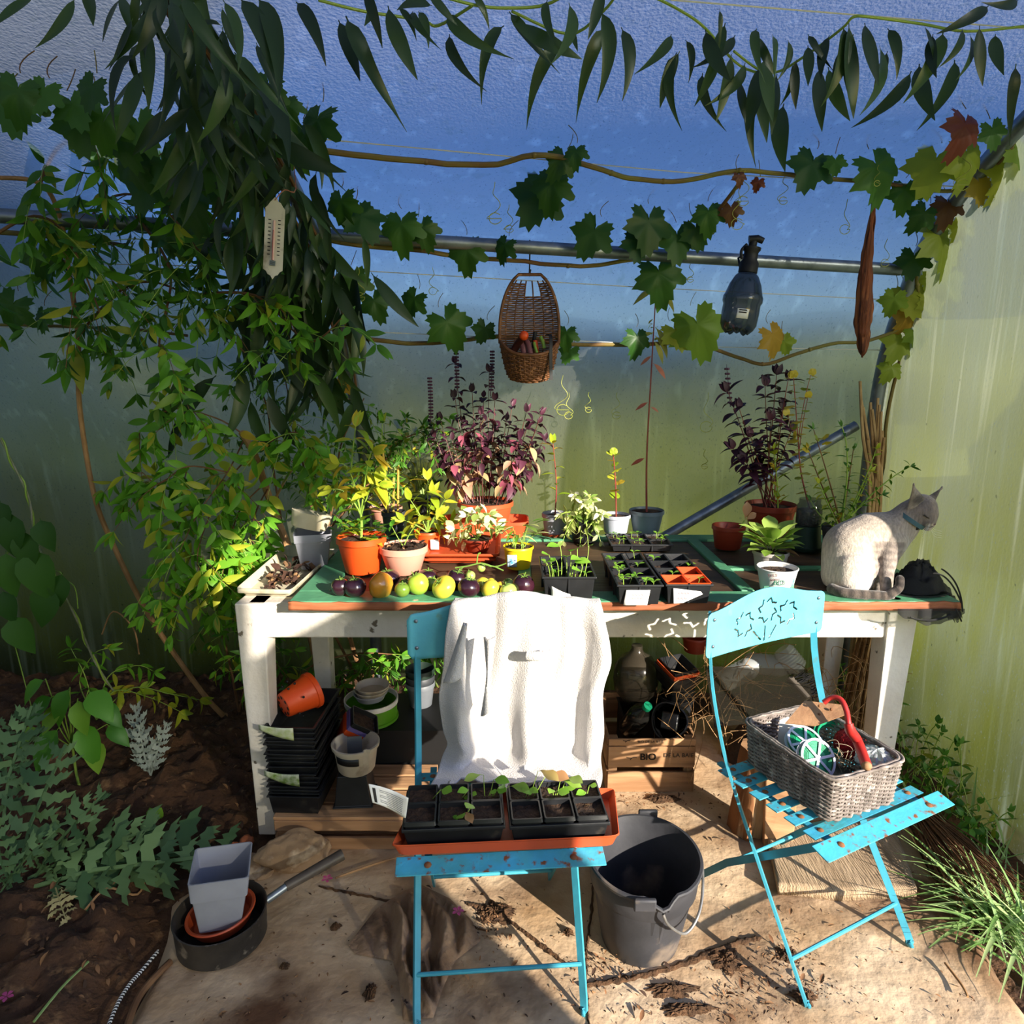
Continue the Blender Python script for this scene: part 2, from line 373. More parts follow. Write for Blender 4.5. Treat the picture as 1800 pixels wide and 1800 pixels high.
def soil_line(pts, w0, seed):
    P = spline([at_z(x, y, .0) for x, y in pts], 14)
    def fn(u, v):
        p, T = along(P, u); n_ = V((T.y, -T.x, 0)); wd = w0*(.45+.9*abs(nz(u*22, seed)))*(1-(2*u-1)**8); return p+n_*((v-.5)*2*wd+.004*nz(u*30, seed+5))+V((0, 0, .002+.005*(1-(2*v-1)**2)))
    obj('soil_joint', MB().grid(fn, 120, 4), M_joint, FLOOR)
soil_line([(1030, 1440), (1042, 1560), (1030, 1690), (1036, 1830)], .006, 1); soil_line([(1018, 1735), (1100, 1722), (1190, 1700), (1290, 1660), (1340, 1650)], .014, 2); soil_line([(560, 1560), (700, 1590), (860, 1640)], .006, 3); soil_line([(820, 1590), (880, 1610), (1000, 1700)], .010, 4)
def soil_patch(px, py, rx, ry, seed):
    c = at_z(px, py, 0)
    def fn(u, v):
        a = 2*pi*u; q = (1-v)*(1+.55*nz(cos(a)*2, sin(a)*2, seed)+.3*nz(cos(a)*7, sin(a)*7, seed)); return c+V((rx*q*cos(a), ry*q*sin(a), .001+.009*(1-(1-v)**2)*(1+nz(u*20, v*9, seed))))
    obj('spilled_soil', MB().grid(fn, 70, 10, closed=True), M_joint, FLOOR)
for q_ in ((1275, 1690, .045, .035, 1.3), (1180, 1740, .05, .02, 2.7), (870, 1605, .05, .04, 3.9), (1210, 1775, .06, .018, 5.2), (1412, 1752, .030, .02, 6.6), (1385, 1680, .03, .022, 7.7), (1165, 1405, .06, .02, 8.1), (1000, 1640, .012, .012, 9.4), (590, 1630, .014, .012, 11.), (650, 1745, .014, .022, 12.), (500, 1700, .012, .008, 13.)): soil_patch(*q_)
M_earth = mat('garden soil', '#5f4129', '#38251a', 9, .95, bump=1, bscale=60, c3='#8f6c4a', s3=22, r3=(.6, .75), detail=10)
def earth_z(x, y):
    b = min(1, max(0, (slab_lx(y)-.005-x)/.16)); 
    z = -.035+b*(.055+.035*nz(x, y, 0, 3)+.035*nz(x, y, 2, 9)+.026*nz(x, y, 4, 24))
    if x > 1.0: z += .02*nz(x, y, 1, 8)+.01
    return z+.010*nz(x, y, 7, 45)
struct('soil', MB().grid(lambda u, v: (lambda x, y: (x, y, earth_z(x, y)))(-2.6+4.2*u, .2+2.8*v), 300, 210), M_earth, label='dark brown garden soil of the planting bed')
struct('ground', MB().grid(lambda u, v: (-60+120*u, -60+120*v, -.13), 4, 4), mat('meadow', '#5f7a30', '#7d8f45', .5, .9))
# hedges outside, seen blurred through the film; added sky blocks darken its left
M_hedge = mat('hedge leaves', '#8a9234', '#a5a84a', 2, .8)
struct('hedge', MB().grid(lambda u, v: (-8+18*u, 5.6+.7*nz(u*9, v*4)-.9*v*v, -.13+(1.9+.25*nz(u*11, 2))*v), 60, 10), M_hedge)
struct('sky_block_belt', MB().grid(lambda u, v: (-9+8.0*u, 4.6+1.2*abs(u-.5)+.5*nz(u*8, v*6), -.13+(5.6*(1-max(0, u-.35)/.65*.72)+.5*nz(u*9, 8))*v), 50, 16), mat('dark green sky block', '#2b3a22', '#3d4f2c', 2, .9))  # added unseen mass that keeps sky light off the left film
struct('sky_block_dome', MB().grid(lambda u, v: (lambda a, e, q: (-3.7+2.75*q*cos(a)*cos(e), 2.9+2.3*q*sin(a)*cos(e), 4.0+1.35*q*sin(e)))(2*pi*u, pi*(v-.5)*.99, 1+.16*nz(u*9, v*7, 2)), 40, 20, closed=True), MATS['dark green sky block'])  # added unseen dome overhead, darkens the film at top left
struct('hedge_end', MB().grid(lambda u, v: (6.5+.6*nz(u*7, v*4, 3), 1.5+10*u, -.13+(4.6+.8*nz(u*9, 6)+.5*nz(u*30, 4))*v), 120, 8), M_hedge)

# ---------------------------------------------------------------- table and the old door lying on it
TY = 1.85
tb = thing('work_table', 'long white painted wooden table with worn flaking legs', 'table', (.2, 2.1, 0))
for x0, y0, x1, y1, a, b in ((-.745, TY+.035, -.755, TY+.037, .085, .052), (1.115, TY+.035, 1.11, TY+.037, .085, .052), (-.70, 2.36, -.69, 2.36, .075, .05), (1.175, 2.36, 1.165, 2.36, .075, .05)):
    obj('leg', MB().taper((x1, y1, .0), (x0, y0, .755), (b, b), (a, a)), M_white, tb, smooth=False, bevel=.004)
obj('apron', MB().box((.185, TY+.018, .70), (1.80, .028, .105)), M_white, tb, smooth=False, bevel=.006)
obj('apron', MB().box((.24, 2.38, .70), (1.82, .028, .105)), M_white, tb, smooth=False, bevel=.004)
for x in (-.735, 1.14): obj('apron', MB().box((x, 2.11, .70), (.028, .44, .105)), M_white, tb, smooth=False, bevel=.004)
obj('tabletop', MB().box((.2, 2.155, .7505), (1.90, .60, .009)), M_white, tb, smooth=False)
TZ = .781; DZ0 = .7565
DX0, DX1, DY0, DY1 = -.615, 1.235, 1.785, 2.575
dr = thing('old_door', 'green painted old door with bare wood edges laid flat on table', 'door panel', (.31, 2.18, DZ0))
def rail(name, x0, x1, y0, y1, z0=DZ0, z1=TZ, m=M_green):
    return obj(name, MB().box(((x0+x1)/2, (y0+y1)/2, (z0+z1)/2), (x1-x0, y1-y0, z1-z0)), m, dr, smooth=False, bevel=.003)
rail('rail', DX0, DX1, DY0+.004, DY0+.095); rail('rail', DX0, DX1, DY1-.08, DY1); rail('stile', DX0, DX0+.09, DY0+.095, DY1-.08); rail('stile', DX1-.09, DX1, DY0+.095, DY1-.08)
rail('glazing_bar', .66, .70, DY0+.095, DY1-.08, z1=TZ+.002); rail('glazing_bar', .02, .06, DY0+.095, DY1-.08)
obj('glazing_bar', MB().box((.9, 2.13, (DZ0+TZ)/2), (.40, .035, TZ-DZ0-.002)), M_green, dr, smooth=False, bevel=.003)
for x0, x1, y0, y1 in ((-.525, .02, 1.88, 2.495), (.06, .66, 1.88, 2.495), (.70, 1.145, 1.88, 2.112), (.70, 1.145, 2.148, 2.495)):
    rail('panel', x0, x1, y0, y1, DZ0+.004, TZ-.008, M_panel)
obj('bare_edge', MB().grid(lambda u, v: (DX0+(DX1-DX0)*u, DY0+.003*nz(u*30, v*2)+.002*nz(u*90, 1), DZ0-.001+(TZ-DZ0-.001+.0025*nz(u*60, 5))*v), 160, 4), M_edge, dr, label='bare splintered reddish wood edge', solid=.006, off=-1)

# ---------------------------------------------------------------- chairs
PW, PH, PZ = .415, .118, .70
def flower_slits():
    L = []
    for (cu, cv, ph) in ((.320, .443, .2), (.517, .235, .5), (.690, .38, .1)):
        cx, cz = (cu-.5)*PW, PZ+PH-cv*PH; n = 8; pts = []
        for k in range(n*2):
            r = .034 if k % 2 == 0 else .0245; a = ph+pi*k/n; pts.append(V((cx+r*cos(a), cz+r*sin(a))))
        for k in range(n*2):
            if k % 4 == 3: continue
            a, b = pts[k], pts[(k+1) % (2*n)]
            L.append((a, b))
    f = lambda u, v: V(((u-.5)*PW, PZ+PH-v*PH))
    for a, b in (((.405, .66), (.475, .90)), ((.505, .60), (.506, .93)), ((.60, .64), (.55, .90))): L.append((f(*a), f(*b)))
    return L
def panel_mb(slits):
    n, m = (250, 92) if slits else (40, 12)
    def top(x): return PZ+PH+.034*(.5+.5*cos(pi*max(-1, min(1, x/(PW/2)))))**1.0
    def fn(u, v):
        x = (u-.5)*PW; z0, z1 = PZ, top(x); z = z0+(z1-z0)*v
        r = .016; ex = PW/2-abs(x)
        if ex < r:
            c = r-sqrt(max(0, r*r-(r-ex)**2)); z = z0+c+(z1-z0-2*c)*v
        return (x, -.012*(2*x/PW)**2, z)
    def keep(u, v):
        x = (u-.5)*PW; z = PZ+(top(x)-PZ)*v; p = V((x, z))
        for a, b in slits:
            if abs(p.x-a.x) > .03 and abs(p.x-b.x) > .03: continue
            d = b-a; t = max(0, min(1, (p-a).dot(d)/d.length_squared))
            if (p-a-d*t).length < .0025: return False
        return True
    return MB().grid(fn, n, m, keep=keep if slits else None)
def chair(label, loc, rz, slits, tweak=0):
    c = thing('folding_chair', label, 'chair', loc, rz, 'turquoise folding garden chairs')
    yb = .385
    o = obj('backrest', panel_mb(slits).move(Matrix.Translation((0, yb, 0))), M_cyan, c, solid=.003, world=False, off=0)
    for x in (-.185, .185):
        for z in (PZ+.03, PZ+.10): obj('rivet', MB().ball((x, yb-.0125, z), (.005, .003, .005), 8, 5), M_steel, o, world=False)
    for s in (-1, 1):
        x = .185*s
        obj('long_leg', MB().bar(spline([(x*.98, .022, .012), (x, .03, .03), (x, .17, .24), (x, .285, .42), (x, .335, .53), (x, yb-.012, .66), (x, yb+.006, PZ+.115)], 4), .006, .017, (1, 0, 0)).add(*foot(x*.98, .018)), M_cyanf, c, world=False, smooth=True)
        obj('short_leg', MB().bar([(s*.160, .43, .01), (s*.160, .30, .16), (s*.160, .02, .405)], .006, .018, (1, 0, 0)), M_cyanf, c, world=False)
        obj('seat_rail', MB().bar([(s*.150, .004, .408), (s*.150, .36, .408)], .016, .006, (1, 0, 0)), M_cyanf, c, world=False)
    obj('stretcher', MB().tube([(-.185, .066, .085), (.185, .066, .085)], .005, 8), M_cyanf, c, world=False)
    obj('stretcher', MB().tube([(-.160, .365, .085), (.160, .365, .085)], .005, 8), M_cyanf, c, world=False)
    obj('stretcher', MB().tube([(-.160, .055, .372), (.160, .055, .372)], .0045, 8), M_cyanf, c, world=False)
    for k in range(7):
        y = .0+.052*k; L_ = .215 if k == 0 else .186; wd = .044 if k == 0 else .034
        M = Matrix.Translation((0, y, .414)) @ Matrix.Rotation(R(14) if k == 0 else 0, 4, 'X')
        sl_ = obj('slat', MB().box((0, 0, 0), (2*L_, wd, .003)).move(M), M_cyan2, c, world=False, smooth=False, bevel=.0012)
        for x in (-.150, .150): obj('bolt', MB().ball((x, 0, .002), (.008, .008, .003), 8, 4).move(M), M_rust, sl_, world=False)
    return c
def foot(x, y):
    mb = MB().ball((x, y, .007), (.006, .012, .007), 8, 5); return mb.v, mb.f
chair_l = chair('turquoise folding chair carrying white towel and seedling tray', (-.022, 1.229, 0), R(4.5), [])
chair_r = chair('turquoise folding chair with flower cut-outs carrying the wicker basket', (.833, 1.346, 0), R(26.8), flower_slits())
# ---------------------------------------------------------------- leaves
def lm(name, c1, c2, c3=None, r3=(.7, .8), trans=.35, rough=.45): return mat(name, c1, c2, rand=1, c3=c3, r3=r3, trans=trans, rough=rough, spec=.35)
K_dark = lm('dark glossy leaf', '#1f3319', '#3a5628', trans=.2, rough=.35)
K_verb = lm('fresh green leaf', '#5c9a28', '#82bd38', '#b5b838', (.80, .86), .45)
K_verbd = lm('mid green leaf', '#3a6a20', '#5a8f2b', '#8d9a2c', (.88, .92), .35)
K_vine = lm('vine leaf', '#2c5220', '#4b7a2a', trans=.38)
K_vinelit = lm('backlit yellow green vine leaf', '#7da336', '#b4bd3c', '#c9a03a', (.85, .9), .5)  # brightness of backlit leaves put into the base colour
K_vinered = lm('reddening vine leaf', '#6a4a2a', '#7d3524', trans=.3)
K_lime = lm('lime leaf', '#8fae2a', '#c3c53a', '#d8b93a', (.8, .85), .4)
K_pale = lm('pale variegated leaf', '#aebf62', '#d9dc98', '#7f9c46', (.6, .7), .35)
K_white = lm('nearly white leaf', '#c9d08a', '#eceacb', '#9cb05a', (.6, .7), .35)
K_basil = lm('dark purple basil leaf', '#2a1420', '#4a2433', '#613446', (.78, .84), .22, .5)
K_basilp = lm('faded pink basil leaf', '#c9b27a', '#d8a98c', '#a8566a', (.6, .68), .35, .6)
K_seed = lm('seedling leaf', '#6fae32', '#9ccb4a', trans=.4)
K_lett = lm('lettuce leaf', '#7fa23c', '#a9c062', '#b98a5e', (.8, .85), .35)
K_birch = lm('yellow birch leaf', '#b9a92f', '#d3bd3c', '#8da03a', (.6, .7), .4)
K_card = lm('grey green cardoon leaf', '#45663f', '#7b9a63', trans=.2, rough=.6)
K_cardw = lm('dry tan leaf', '#a8a06a', '#b7aa78', trans=.2, rough=.7)
K_silver = lm('silvery leaf', '#9aa596', '#b4bdb0', trans=.2, rough=.7)
K_pep = lm('pepper leaf', '#3f7a1f', '#5d9c2c', '#8cb83a', (.6, .7), .4)
K_red = lm('reddish willow leaf', '#b05a4a', '#cf8f78', trans=.35)
K_straw = lm('yellowing willow leaf', '#b3ad45', '#d6cb73', trans=.4)
K_grass = lm('grass blade', '#6f9a4c', '#b3ca88', trans=.35)
M_twig = mat('brown twig', '#7d5a3a', '#5e4028', 14, .8, bump=.3)
M_vinewood = mat('vine cane', '#7a7436', '#6b4a2a', 5, .6, bump=.2)
M_cane = mat('pale tan cane', '#b98f62', '#8e6844', 9, .7, bump=.3)
M_gstem = mat('green stem', '#7a9a3a', '#93ad4a', 8, .5)
M_rstem = mat('dark red stem', '#7a2a2e', '#94503c', 10, .5)
M_bstem = mat('purple basil stem', '#45191f', '#6d3a30', 20, .5)
LEAF = {}
def blade(kind, m, W=.25, peak=.42, curl=.15, fold=.12, n=6, wave=0, pet=.06, twist=0, bend=0):
    k = (kind, m.name)
    if k in LEAF: return LEAF[k]
    q = math.log(.5)/math.log(peak); vs, fs = [], []
    for i in range(n+1):
        t = i/n; w_ = W/2*max(0, sin(pi*t**q))**.9 if 0 < i < n else .004
        a = curl*2*t; y = pet+(1-pet)*t*(1-.12*abs(curl)*t*2); z = -curl*t*t+wave*sin(t*9)
        tw = twist*t
        for s in (-1, 0, 1):
            x = s*w_; vs.append((x*cos(tw)+bend*t**2.2, y, z+fold*w_*abs(s)+x*sin(tw)+(wave*.8*sin(t*14+s) if s else 0)))
    fs = [(i*3+j, i*3+j+1, i*3+j+4, i*3+j+3) for i in range(n) for j in (0, 1)]
    vs += [(-.008, 0, 0), (.008, 0, 0), (.008, pet+.05, 0), (-.008, pet+.05, 0)]; k0 = len(vs)-4; fs.append((k0, k0+1, k0+2, k0+3))
    mb = MB().add(vs, fs); LEAF[k] = mesh('leaf_'+kind, mb, m, ang=80); return LEAF[k]
def polar_leaf(kind, m, fr, n=44, cup=.12, fold=.1, y0=.32, pet=.0):
    k = (kind, m.name)
    if k in LEAF: return LEAF[k]
    vs = [(0, y0, .0)]; fs = []
    for ring, f in ((1, .55), (2, 1.)):
        for e in range(n):
            a = 2*pi*e/n-pi/2; r = fr((e/n)) if ring == 2 else fr(e/n)*f
            x, y = r*cos(a), y0+r*sin(a); d = sqrt(x*x+(y-y0)**2)
            vs.append((x, y, -cup*d*d*2+fold*abs(x)*.6-.02*sin(5*a)*f))
    for e in range(n):
        j = (e+1) % n; fs.append((0, 1+e, 1+j)); fs.append((1+e, 1+n+e, 1+n+j, 1+j))
    LEAF[k] = mesh('leaf_'+kind, MB().add(vs, fs), m, ang=80); return LEAF[k]
def grape_r(t):
    a = 2*pi*t # from -y (petiole sinus) around
    tip = [(.5, .66, .55), (.31, .55, .42), (.69, .55, .42), (.14, .44, .4), (.86, .44, .4)]
    r = .30
    for c, L_, wd in tip: r = max(r, L_*max(0, 1-abs(t-c)/ (.15 if c == .5 else .13))**.36)
    if min(t, 1-t) < .05: r = .06+.14*min(t, 1-t)/.05
    return r*(1+.09*(1 if int(t*44) % 2 else -1))*.95
def round_r(t):
    r = .42*(1-.18*cos(2*pi*t)); 
    if min(t, 1-t) < .06: r *= .72
    return r*(1+.05*sin(t*2*pi*14))
L_clem = [blade('long', K_dark, .20, .36, .30, .3, 9, 0, .05, .3, .26), blade('long2', K_dark, .22, .42, .12, .25, 9, 0, .05, -.3, -.22), blade('long3', K_dark, .17, .34, .5, .35, 9, .008, .05, .5, -.36), blade('long4', K_dark, .19, .4, .25, .3, 9, 0, .05, -.2, .40), blade('long5', K_dark, .2, .38, .1, .25, 9, 0, .05, 0, .03)]
L_verb = [blade('lance', K_verb, .30, .42, .14, .2), blade('lance2', K_verb, .26, .4, .3, .25)]
L_verbd = [blade('lance', K_verbd, .30, .42, .14, .2), blade('lance2', K_verbd, .26, .4, .3, .25)]
L_vine = [polar_leaf('grape', K_vine, grape_r), polar_leaf('grape2', K_vine, grape_r, cup=.5, fold=.5)]
L_vinelit = [polar_leaf('grape', K_vinelit, grape_r), polar_leaf('grape2', K_vinelit, grape_r, cup=.4, fold=.4)]
L_vinered = [polar_leaf('grape2', K_vinered, grape_r, cup=.5, fold=.6)]
L_lime = [blade('oval', K_lime, .42, .42, .15, .25), blade('oval2', K_lime, .36, .42, .35, .35)]
L_pale = [blade('oval', K_pale, .44, .45, .15, .2), blade('oval2', K_pale, .4, .42, .3, .3)]
L_white = [blade('oval', K_white, .5, .5, .12, .2), blade('oval2', K_white, .42, .45, .3, .25)]
L_basil = [blade('oval', K_basil, .48, .42, .2, .35), blade('oval2', K_basil, .42, .4, .4, .4)]
L_basilp = [blade('oval', K_basilp, .5, .42, .2, .35), blade('oval2', K_basilp, .46, .4, .4, .4)]
L_seed = [blade('coty', K_seed, .72, .58, .12, .15, 5), blade('coty2', K_seed, .6, .5, .25, .2, 5)]
L_lett = [blade('spoon', K_lett, .50, .66, .25, .35, 8, .015), blade('spoon2', K_lett, .44, .7, .45, .3, 8, .02)]
L_birch = [polar_leaf('round', K_birch, round_r, 20)]
L_curr = [polar_leaf('round', K_lime, round_r, 24)]
L_pep = [blade('heart', K_pep, .58, .36, .2, .25), blade('heart2', K_pep, .5, .38, .35, .3)]
L_bean = [blade('bean', K_vine, .66, .34, .25, .2)]
L_red = [blade('thin', K_red, .16, .45, .3, .3)]
L_straw = [blade('thin', K_straw, .16, .45, .5, .3, 7), blade('thin2', K_straw, .2, .45, .25, .3)]
L_tiny = [blade('tiny', K_verbd, .5, .5, .1, .2, 4)]
L_card = []
NLEAF, LBUF = {}, {}
def flush(): # past the limit of single leaves: one 'stuff' part per plant and leaf colour
    for (rn, mn), L_ in LBUF.items():
        root = bpy.data.objects[rn]; mb = MB(); I = mw(root).inverted()
        for me, M in L_:
            N_ = I @ M; mb.add([N_ @ v.co for v in me.vertices], [tuple(p.vertices) for p in me.polygons])
        obj('leaf', mb, MATS[mn], root, world=False, ang=80, kind='stuff')
    LBUF.clear()
def put(root, me, pos, d, up, s, sx=1, name='leaf', cap=290):
    k = NLEAF.get(root.name, 0); NLEAF[root.name] = k+1
    if k >= cap: LBUF.setdefault((root.name, me.materials[0].name), []).append((me, frame(pos, d, up, s, sx))); return
    return inst(name, me, root, frame(pos, d, up, s, sx))
def sprig(root, P, ms, n, size, t0=.12, t1=1., mode='opp', spread=58, droop=.25, taper=.45, tip=1, jit=.3, sx=1, az0=None):
    az = RN.uniform(0, 6.28) if az0 is None else az0
    for i in range(n):
        t = t0+(t1-t0)*(i+.5*(mode == 'alt'))/max(1, n-1+.001); t = min(t, 1)
        p, T = along(P, t); a0 = T.orthogonal().normalized(); b0 = T.cross(a0)
        for k in ((0, 1) if mode == 'opp' else (0, 1, 2) if mode == 'whorl' else (0,)):
            a = az+k*(pi if mode == 'opp' else 2*pi/3)+RN.uniform(-jit, jit)
            perp = a0*cos(a)+b0*sin(a); th = R(spread+RN.uniform(-12, 12))
            d = T*cos(th)+perp*sin(th); d.z -= droop*RN.uniform(.6, 1.4)
            up = T+V((0, 0, .6))+rv(.3)
            put(root, RN.choice(ms), p, d, up, size*(1-taper*(t-t0))*RN.uniform(.75, 1.2), sx)
        az += pi/2 if mode == 'opp' else 2.4 if mode == 'alt' else 1.05
    if tip:
        p, T = along(P, .999)
        for k in range(tip): put(root, RN.choice(ms), p, T+rv(.35), (0, -1, .3), size*(1-taper)*.9, sx)
def stem(root, P, r, m, name='stem', n=6): return obj(name, MB().tube(P, r, n), m, root)

# ---------------------------------------------------------------- pots
def pot_on(root, rt, rb, h, m, soil=.88, rim=.18, over=.06, name='pot', n=36, ms=None, ring=None):
    hr = h*(1-rim); ro = rt*(1-over); t = min(.004, rt*.06)
    prof = [(.0, 0), (rb*.96, 0), (rb, h*.02), (ro*.97+rb*.03-(.0), hr), (rt*.985, hr+.001), (rt, hr+h*.015), (rt, h-.002), (rt-t*.5, h), (rt-t, h-.003), (ro-t, hr), (rb-t, h*.06), (0, h*.06)]
    o = obj(name, MB().lathe(prof, n), m, root, world=False)
    if soil:
        sr = (rb+(ro-rb)*soil)*.97; mb = MB()
        mb.grid(lambda u, v: (sr*v*cos(2*pi*u), sr*v*sin(2*pi*u), h*soil+.005*nz(u*20, v*9, h*90)*(v < .98)), 20, 6, closed=True)
        obj('soil', mb, ms or M_soil, root, world=False)
    return o
def spot(cx, by, ry, wr, wb, z=TZ):
    F = at_z(cx, by, z); k = pxm(F); rb = wb/2*k; hd = V((F.x, F.y, 0)).normalized(); c = F+hd*rb
    rt = wr/2*pxm(c); zr = at_y(cx, ry, (c-hd*rt).y).z; return V((c.x, c.y, z)), rt, rb, zr-z
def potted(name, label, cat, px, m, soil=.88, z=TZ, rz=None, **kw):
    loc, rt, rb, h = spot(*px, z=z)
    t = thing(name, label, cat, loc, RN.uniform(0, 6) if rz is None else rz); pot_on(t, rt, rb, h, m, soil, **kw)
    return t, loc+V((0, 0, h*(soil or .9))), rt, h
def label_card(root, cx, cy, wpx, hpx, y, name='label', m=None, bend=0, tilt=0, shear=0):
    p = at_y(cx, cy, y); k = pxm(p); w_, h_ = wpx*k, hpx*k
    return obj(name, MB().grid(lambda u, v: (p.x+(u-.5)*w_+shear*(v-.5)*h_, p.y-.002+bend*(2*u-1)**2, p.z+(v-.5)*h_+tilt*(u-.5)*w_), 8, 3), m or M_paper, root, solid=.0012)

# tray with old leaves, grey square pot and its tilted cream lid pot
ta, tb_, tc_, td_ = at_z(415, 1048, .765), at_z(512, 1050, .765), at_z(590, 978, .765), at_z(505, 968, .765)
def tray_quad(name, label, cat, q, z, h, lip, m, group=None):
    c = sum((V(p) for p in q), V())/4; t = thing(name, label, cat, (c.x, c.y, z), group=group); q = [V((p.x, p.y, z)) for p in q]
    inn = [c+(p-c)*.86 for p in q]; inn = [V((p.x, p.y, z)) for p in inn]; up = V((0, 0, h)); mb = MB()
    ring = lambda P, n=6: [P[i].lerp(P[(i+1) % 4], k/n) for i in range(4) for k in range(n)]
    def rounded(P, r=.12):
        o = []
        for i in range(4):
            a, b, d = P[i-1], P[i], P[(i+1) % 4]; p0 = b.lerp(a, r*.5); p1 = b.lerp(d, r*.5)
            o += [p0.lerp(b, s).lerp(b.lerp(p1, s), s) for s in (0, .25, .5, .75, 1)]
        return o
    L_ = [rounded(P) for P in ([p+V((0, 0, .000)) for p in inn], [p+up*.9 for p in [c.lerp(p, .95) for p in q]], [V((0, 0, h))+p for p in q], [V((0, 0, h-lip))+c.lerp(p, 1.008)*1 for p in q])]
    for P in L_[1:]:
        for p in P: pass
    n = len(L_[0]); vs = [p for P in L_ for p in P]; fs = [tuple(range(n))]
    for r in range(3): fs += [(r*n+e, r*n+(e+1) % n, (r+1)*n+(e+1) % n, (r+1)*n+e) for e in range(n)]
    for i, P in enumerate(L_[1:3]): 
        for p in P: pass
    o = obj('tray', mb.add(vs, fs), m, t, solid=.0025, off=1); return t
def lerpq(q, u, v): return q[0].lerp(q[1], u).lerp(q[3].lerp(q[2], u), v)
q = [ta, tb_, tc_, td_]; q = [q[0], q[1], q[1]+(q[2]-q[1])*1.0, q[3]]
tr = tray_quad('serving_tray', 'cream plastic tray holding dry brown leaves on table end', 'tray', q, .7575, .030, .012, M_cream)
M_dry = mat('dry brown leaf', '#4a3022', '#2a1a12', rand=1, c3='#8a6a48', r3=(.8, .85), rough=.9)
L_dry = [blade('dry', M_dry, .5, .5, .5, .8, 5, .06)]
for i in range(70):
    p = lerpq(q, RN.uniform(.35, .85), RN.betavariate(2, 2)*.7+.08); p.z = .772+RN.uniform(0, .02)
    inst('dry_leaf', L_dry[0], tr, frame(p, rv()+V((0, 0, .05)), rv()+V((0, 0, 1)), RN.uniform(.02, .045)))
def sqpot(name, label, cat, loc, rt, rb, h, m, rz=0, tilt=None, soil=0, group=None, rim=.22):
    t = thing(name, label, cat, loc, rz, group, tilt); mb = MB()
    def ring(a, z, r=.18):
        o = []
        for i in range(4):
            A = pi/4+i*pi/2
            for k in (-1, 0, 1):
                x, y = cos(A)*1.414*a*(1-r*.5), sin(A)*1.414*a*(1-r*.5); o.append((x+cos(A+k*.7)*a*r*.7, y+sin(A+k*.7)*a*r*.7, z))
        return o
    Z = [(rb*.9, .0), (rb, .004), (rb+(rt-rb)*(1-rim)*.97, h*(1-rim)), (rb+(rt-rb)*(1-rim)+.003, h*(1-rim)+.001), (rt, h), (rt-.003, h), (rb+(rt-rb)*(1-rim)-.002, h*(1-rim)), (rb-.003, .006)]
    L_ = [ring(a, z) for a, z in Z]; n = 12; vs = [p for P in L_ for p in P]; fs = [tuple(range(n-1, -1, -1)), tuple((len(Z)-1)*n+e for e in range(n))]
    for r in range(len(Z)-1): fs += [(r*n+e, r*n+(e+1) % n, (r+1)*n+(e+1) % n, (r+1)*n+e) for e in range(n)]
    obj('pot', mb.add(vs, fs), m, t, world=False)
    if soil: obj('soil', MB().grid(lambda u, v: ((u-.5)*2*(rb+(rt-rb)*soil)*.96, (v-.5)*2*(rb+(rt-rb)*soil)*.96, h*soil+.004*nz(u*9, v*9, loc[0]*50)), 8, 8), M_soil, t, world=False)
    return t
F_ = at_z(546, 1003, .766); sp_ = sqpot('square_pot', 'tall grey square pot standing in cream tray', 'plant pot', F_+V((0, .05, .0)),   .058, .040, .12, M_grey2, R(14))
o = thing('round_pot', 'small cream round pot tipped over on grey square pot', 'plant pot', at_y(542, 918, 2.20)+V((0, 0, -.018)), 0, None, Matrix.Rotation(R(14), 4, 'Y') @ Matrix.Rotation(R(-8), 4, 'X'))
pot_on(o, .0655, .056, .052, M_cream, 0, rim=.02, over=.0); obj('base', MB().lathe([(0, .052), (.06, .0525), (.0645, .050)], 30), M_cream, o, world=False)
# ---------------------------------------------------------------- potted plants on the table
RN.seed(5)
# big orange pot, lime plant
t, s, rt, h = potted('potted_plant', 'lime leaved plant with weeds in big orange pot by tomatoes', 'potted plant', (638, 1012, 952, 86, 60), M_orange)
P = spline([s, at_y(634, 900, s.y+.01), at_y(618, 830, s.y+.02), at_y(625, 752, s.y+.02)], 6); stem(t, P, (.0045, .002), M_gstem)
sprig(t, P, L_lime, 11, .095, .06, .98, 'opp', 62, .3, .3, 4)
for tx, ty in ((598, 815), (665, 850), (585, 860), (655, 795)):
    Q = bez(along(P, .3)[0], at_y((638+tx)/2, ty-5, s.y-.02), at_y(tx, ty, s.y-.03), 8); stem(t, Q, (.0028, .0015), M_gstem); sprig(t, Q, L_lime, 5, .085, .25, 1, 'opp', 60, .3, .3, 3)
for i in range(75):
    a = RN.uniform(0, 6.28); r = rt*RN.uniform(.3, 1.05); p = s+V((cos(a)*r, sin(a)*r, RN.uniform(.01, .05))); put(t, RN.choice(L_tiny), p, V((cos(a), sin(a), RN.uniform(0, .8))), (0, 0, 1), RN.uniform(.020, .034), 1.4)
# pink pot with shrivelled seedling
t, s, rt, h = potted('potted_plant', 'pale pink pot with one wilted seedling in lumpy compost', 'potted plant', (711, 1013, 969, 84, 58), M_salmon, .93, over=.05, rim=.24)
P = bez(s, s+V((.02, 0, .05)), s+V((.045, .0, .075)), 6); stem(t, P, (.002, .001), M_gstem); sprig(t, P, L_lime, 3, .04, .4, 1, 'opp', 60, .2)
P = bez(s, s+V((-.02, -.01, .04)), s+V((-.03, -.02, .07)), 6); stem(t, P, (.002, .001), M_gstem); sprig(t, P, L_pep, 2, .035, .6, 1, 'opp', 60, .2)
for i in range(26):
    a = RN.uniform(0, 6.28); r = rt*.75*sqrt(RN.random()); put(t, L_dry[0], s+V((cos(a)*r, sin(a)*r, .006)), rv()+V((0, 0, .1)), (0, 0, 1), RN.uniform(.015, .035))
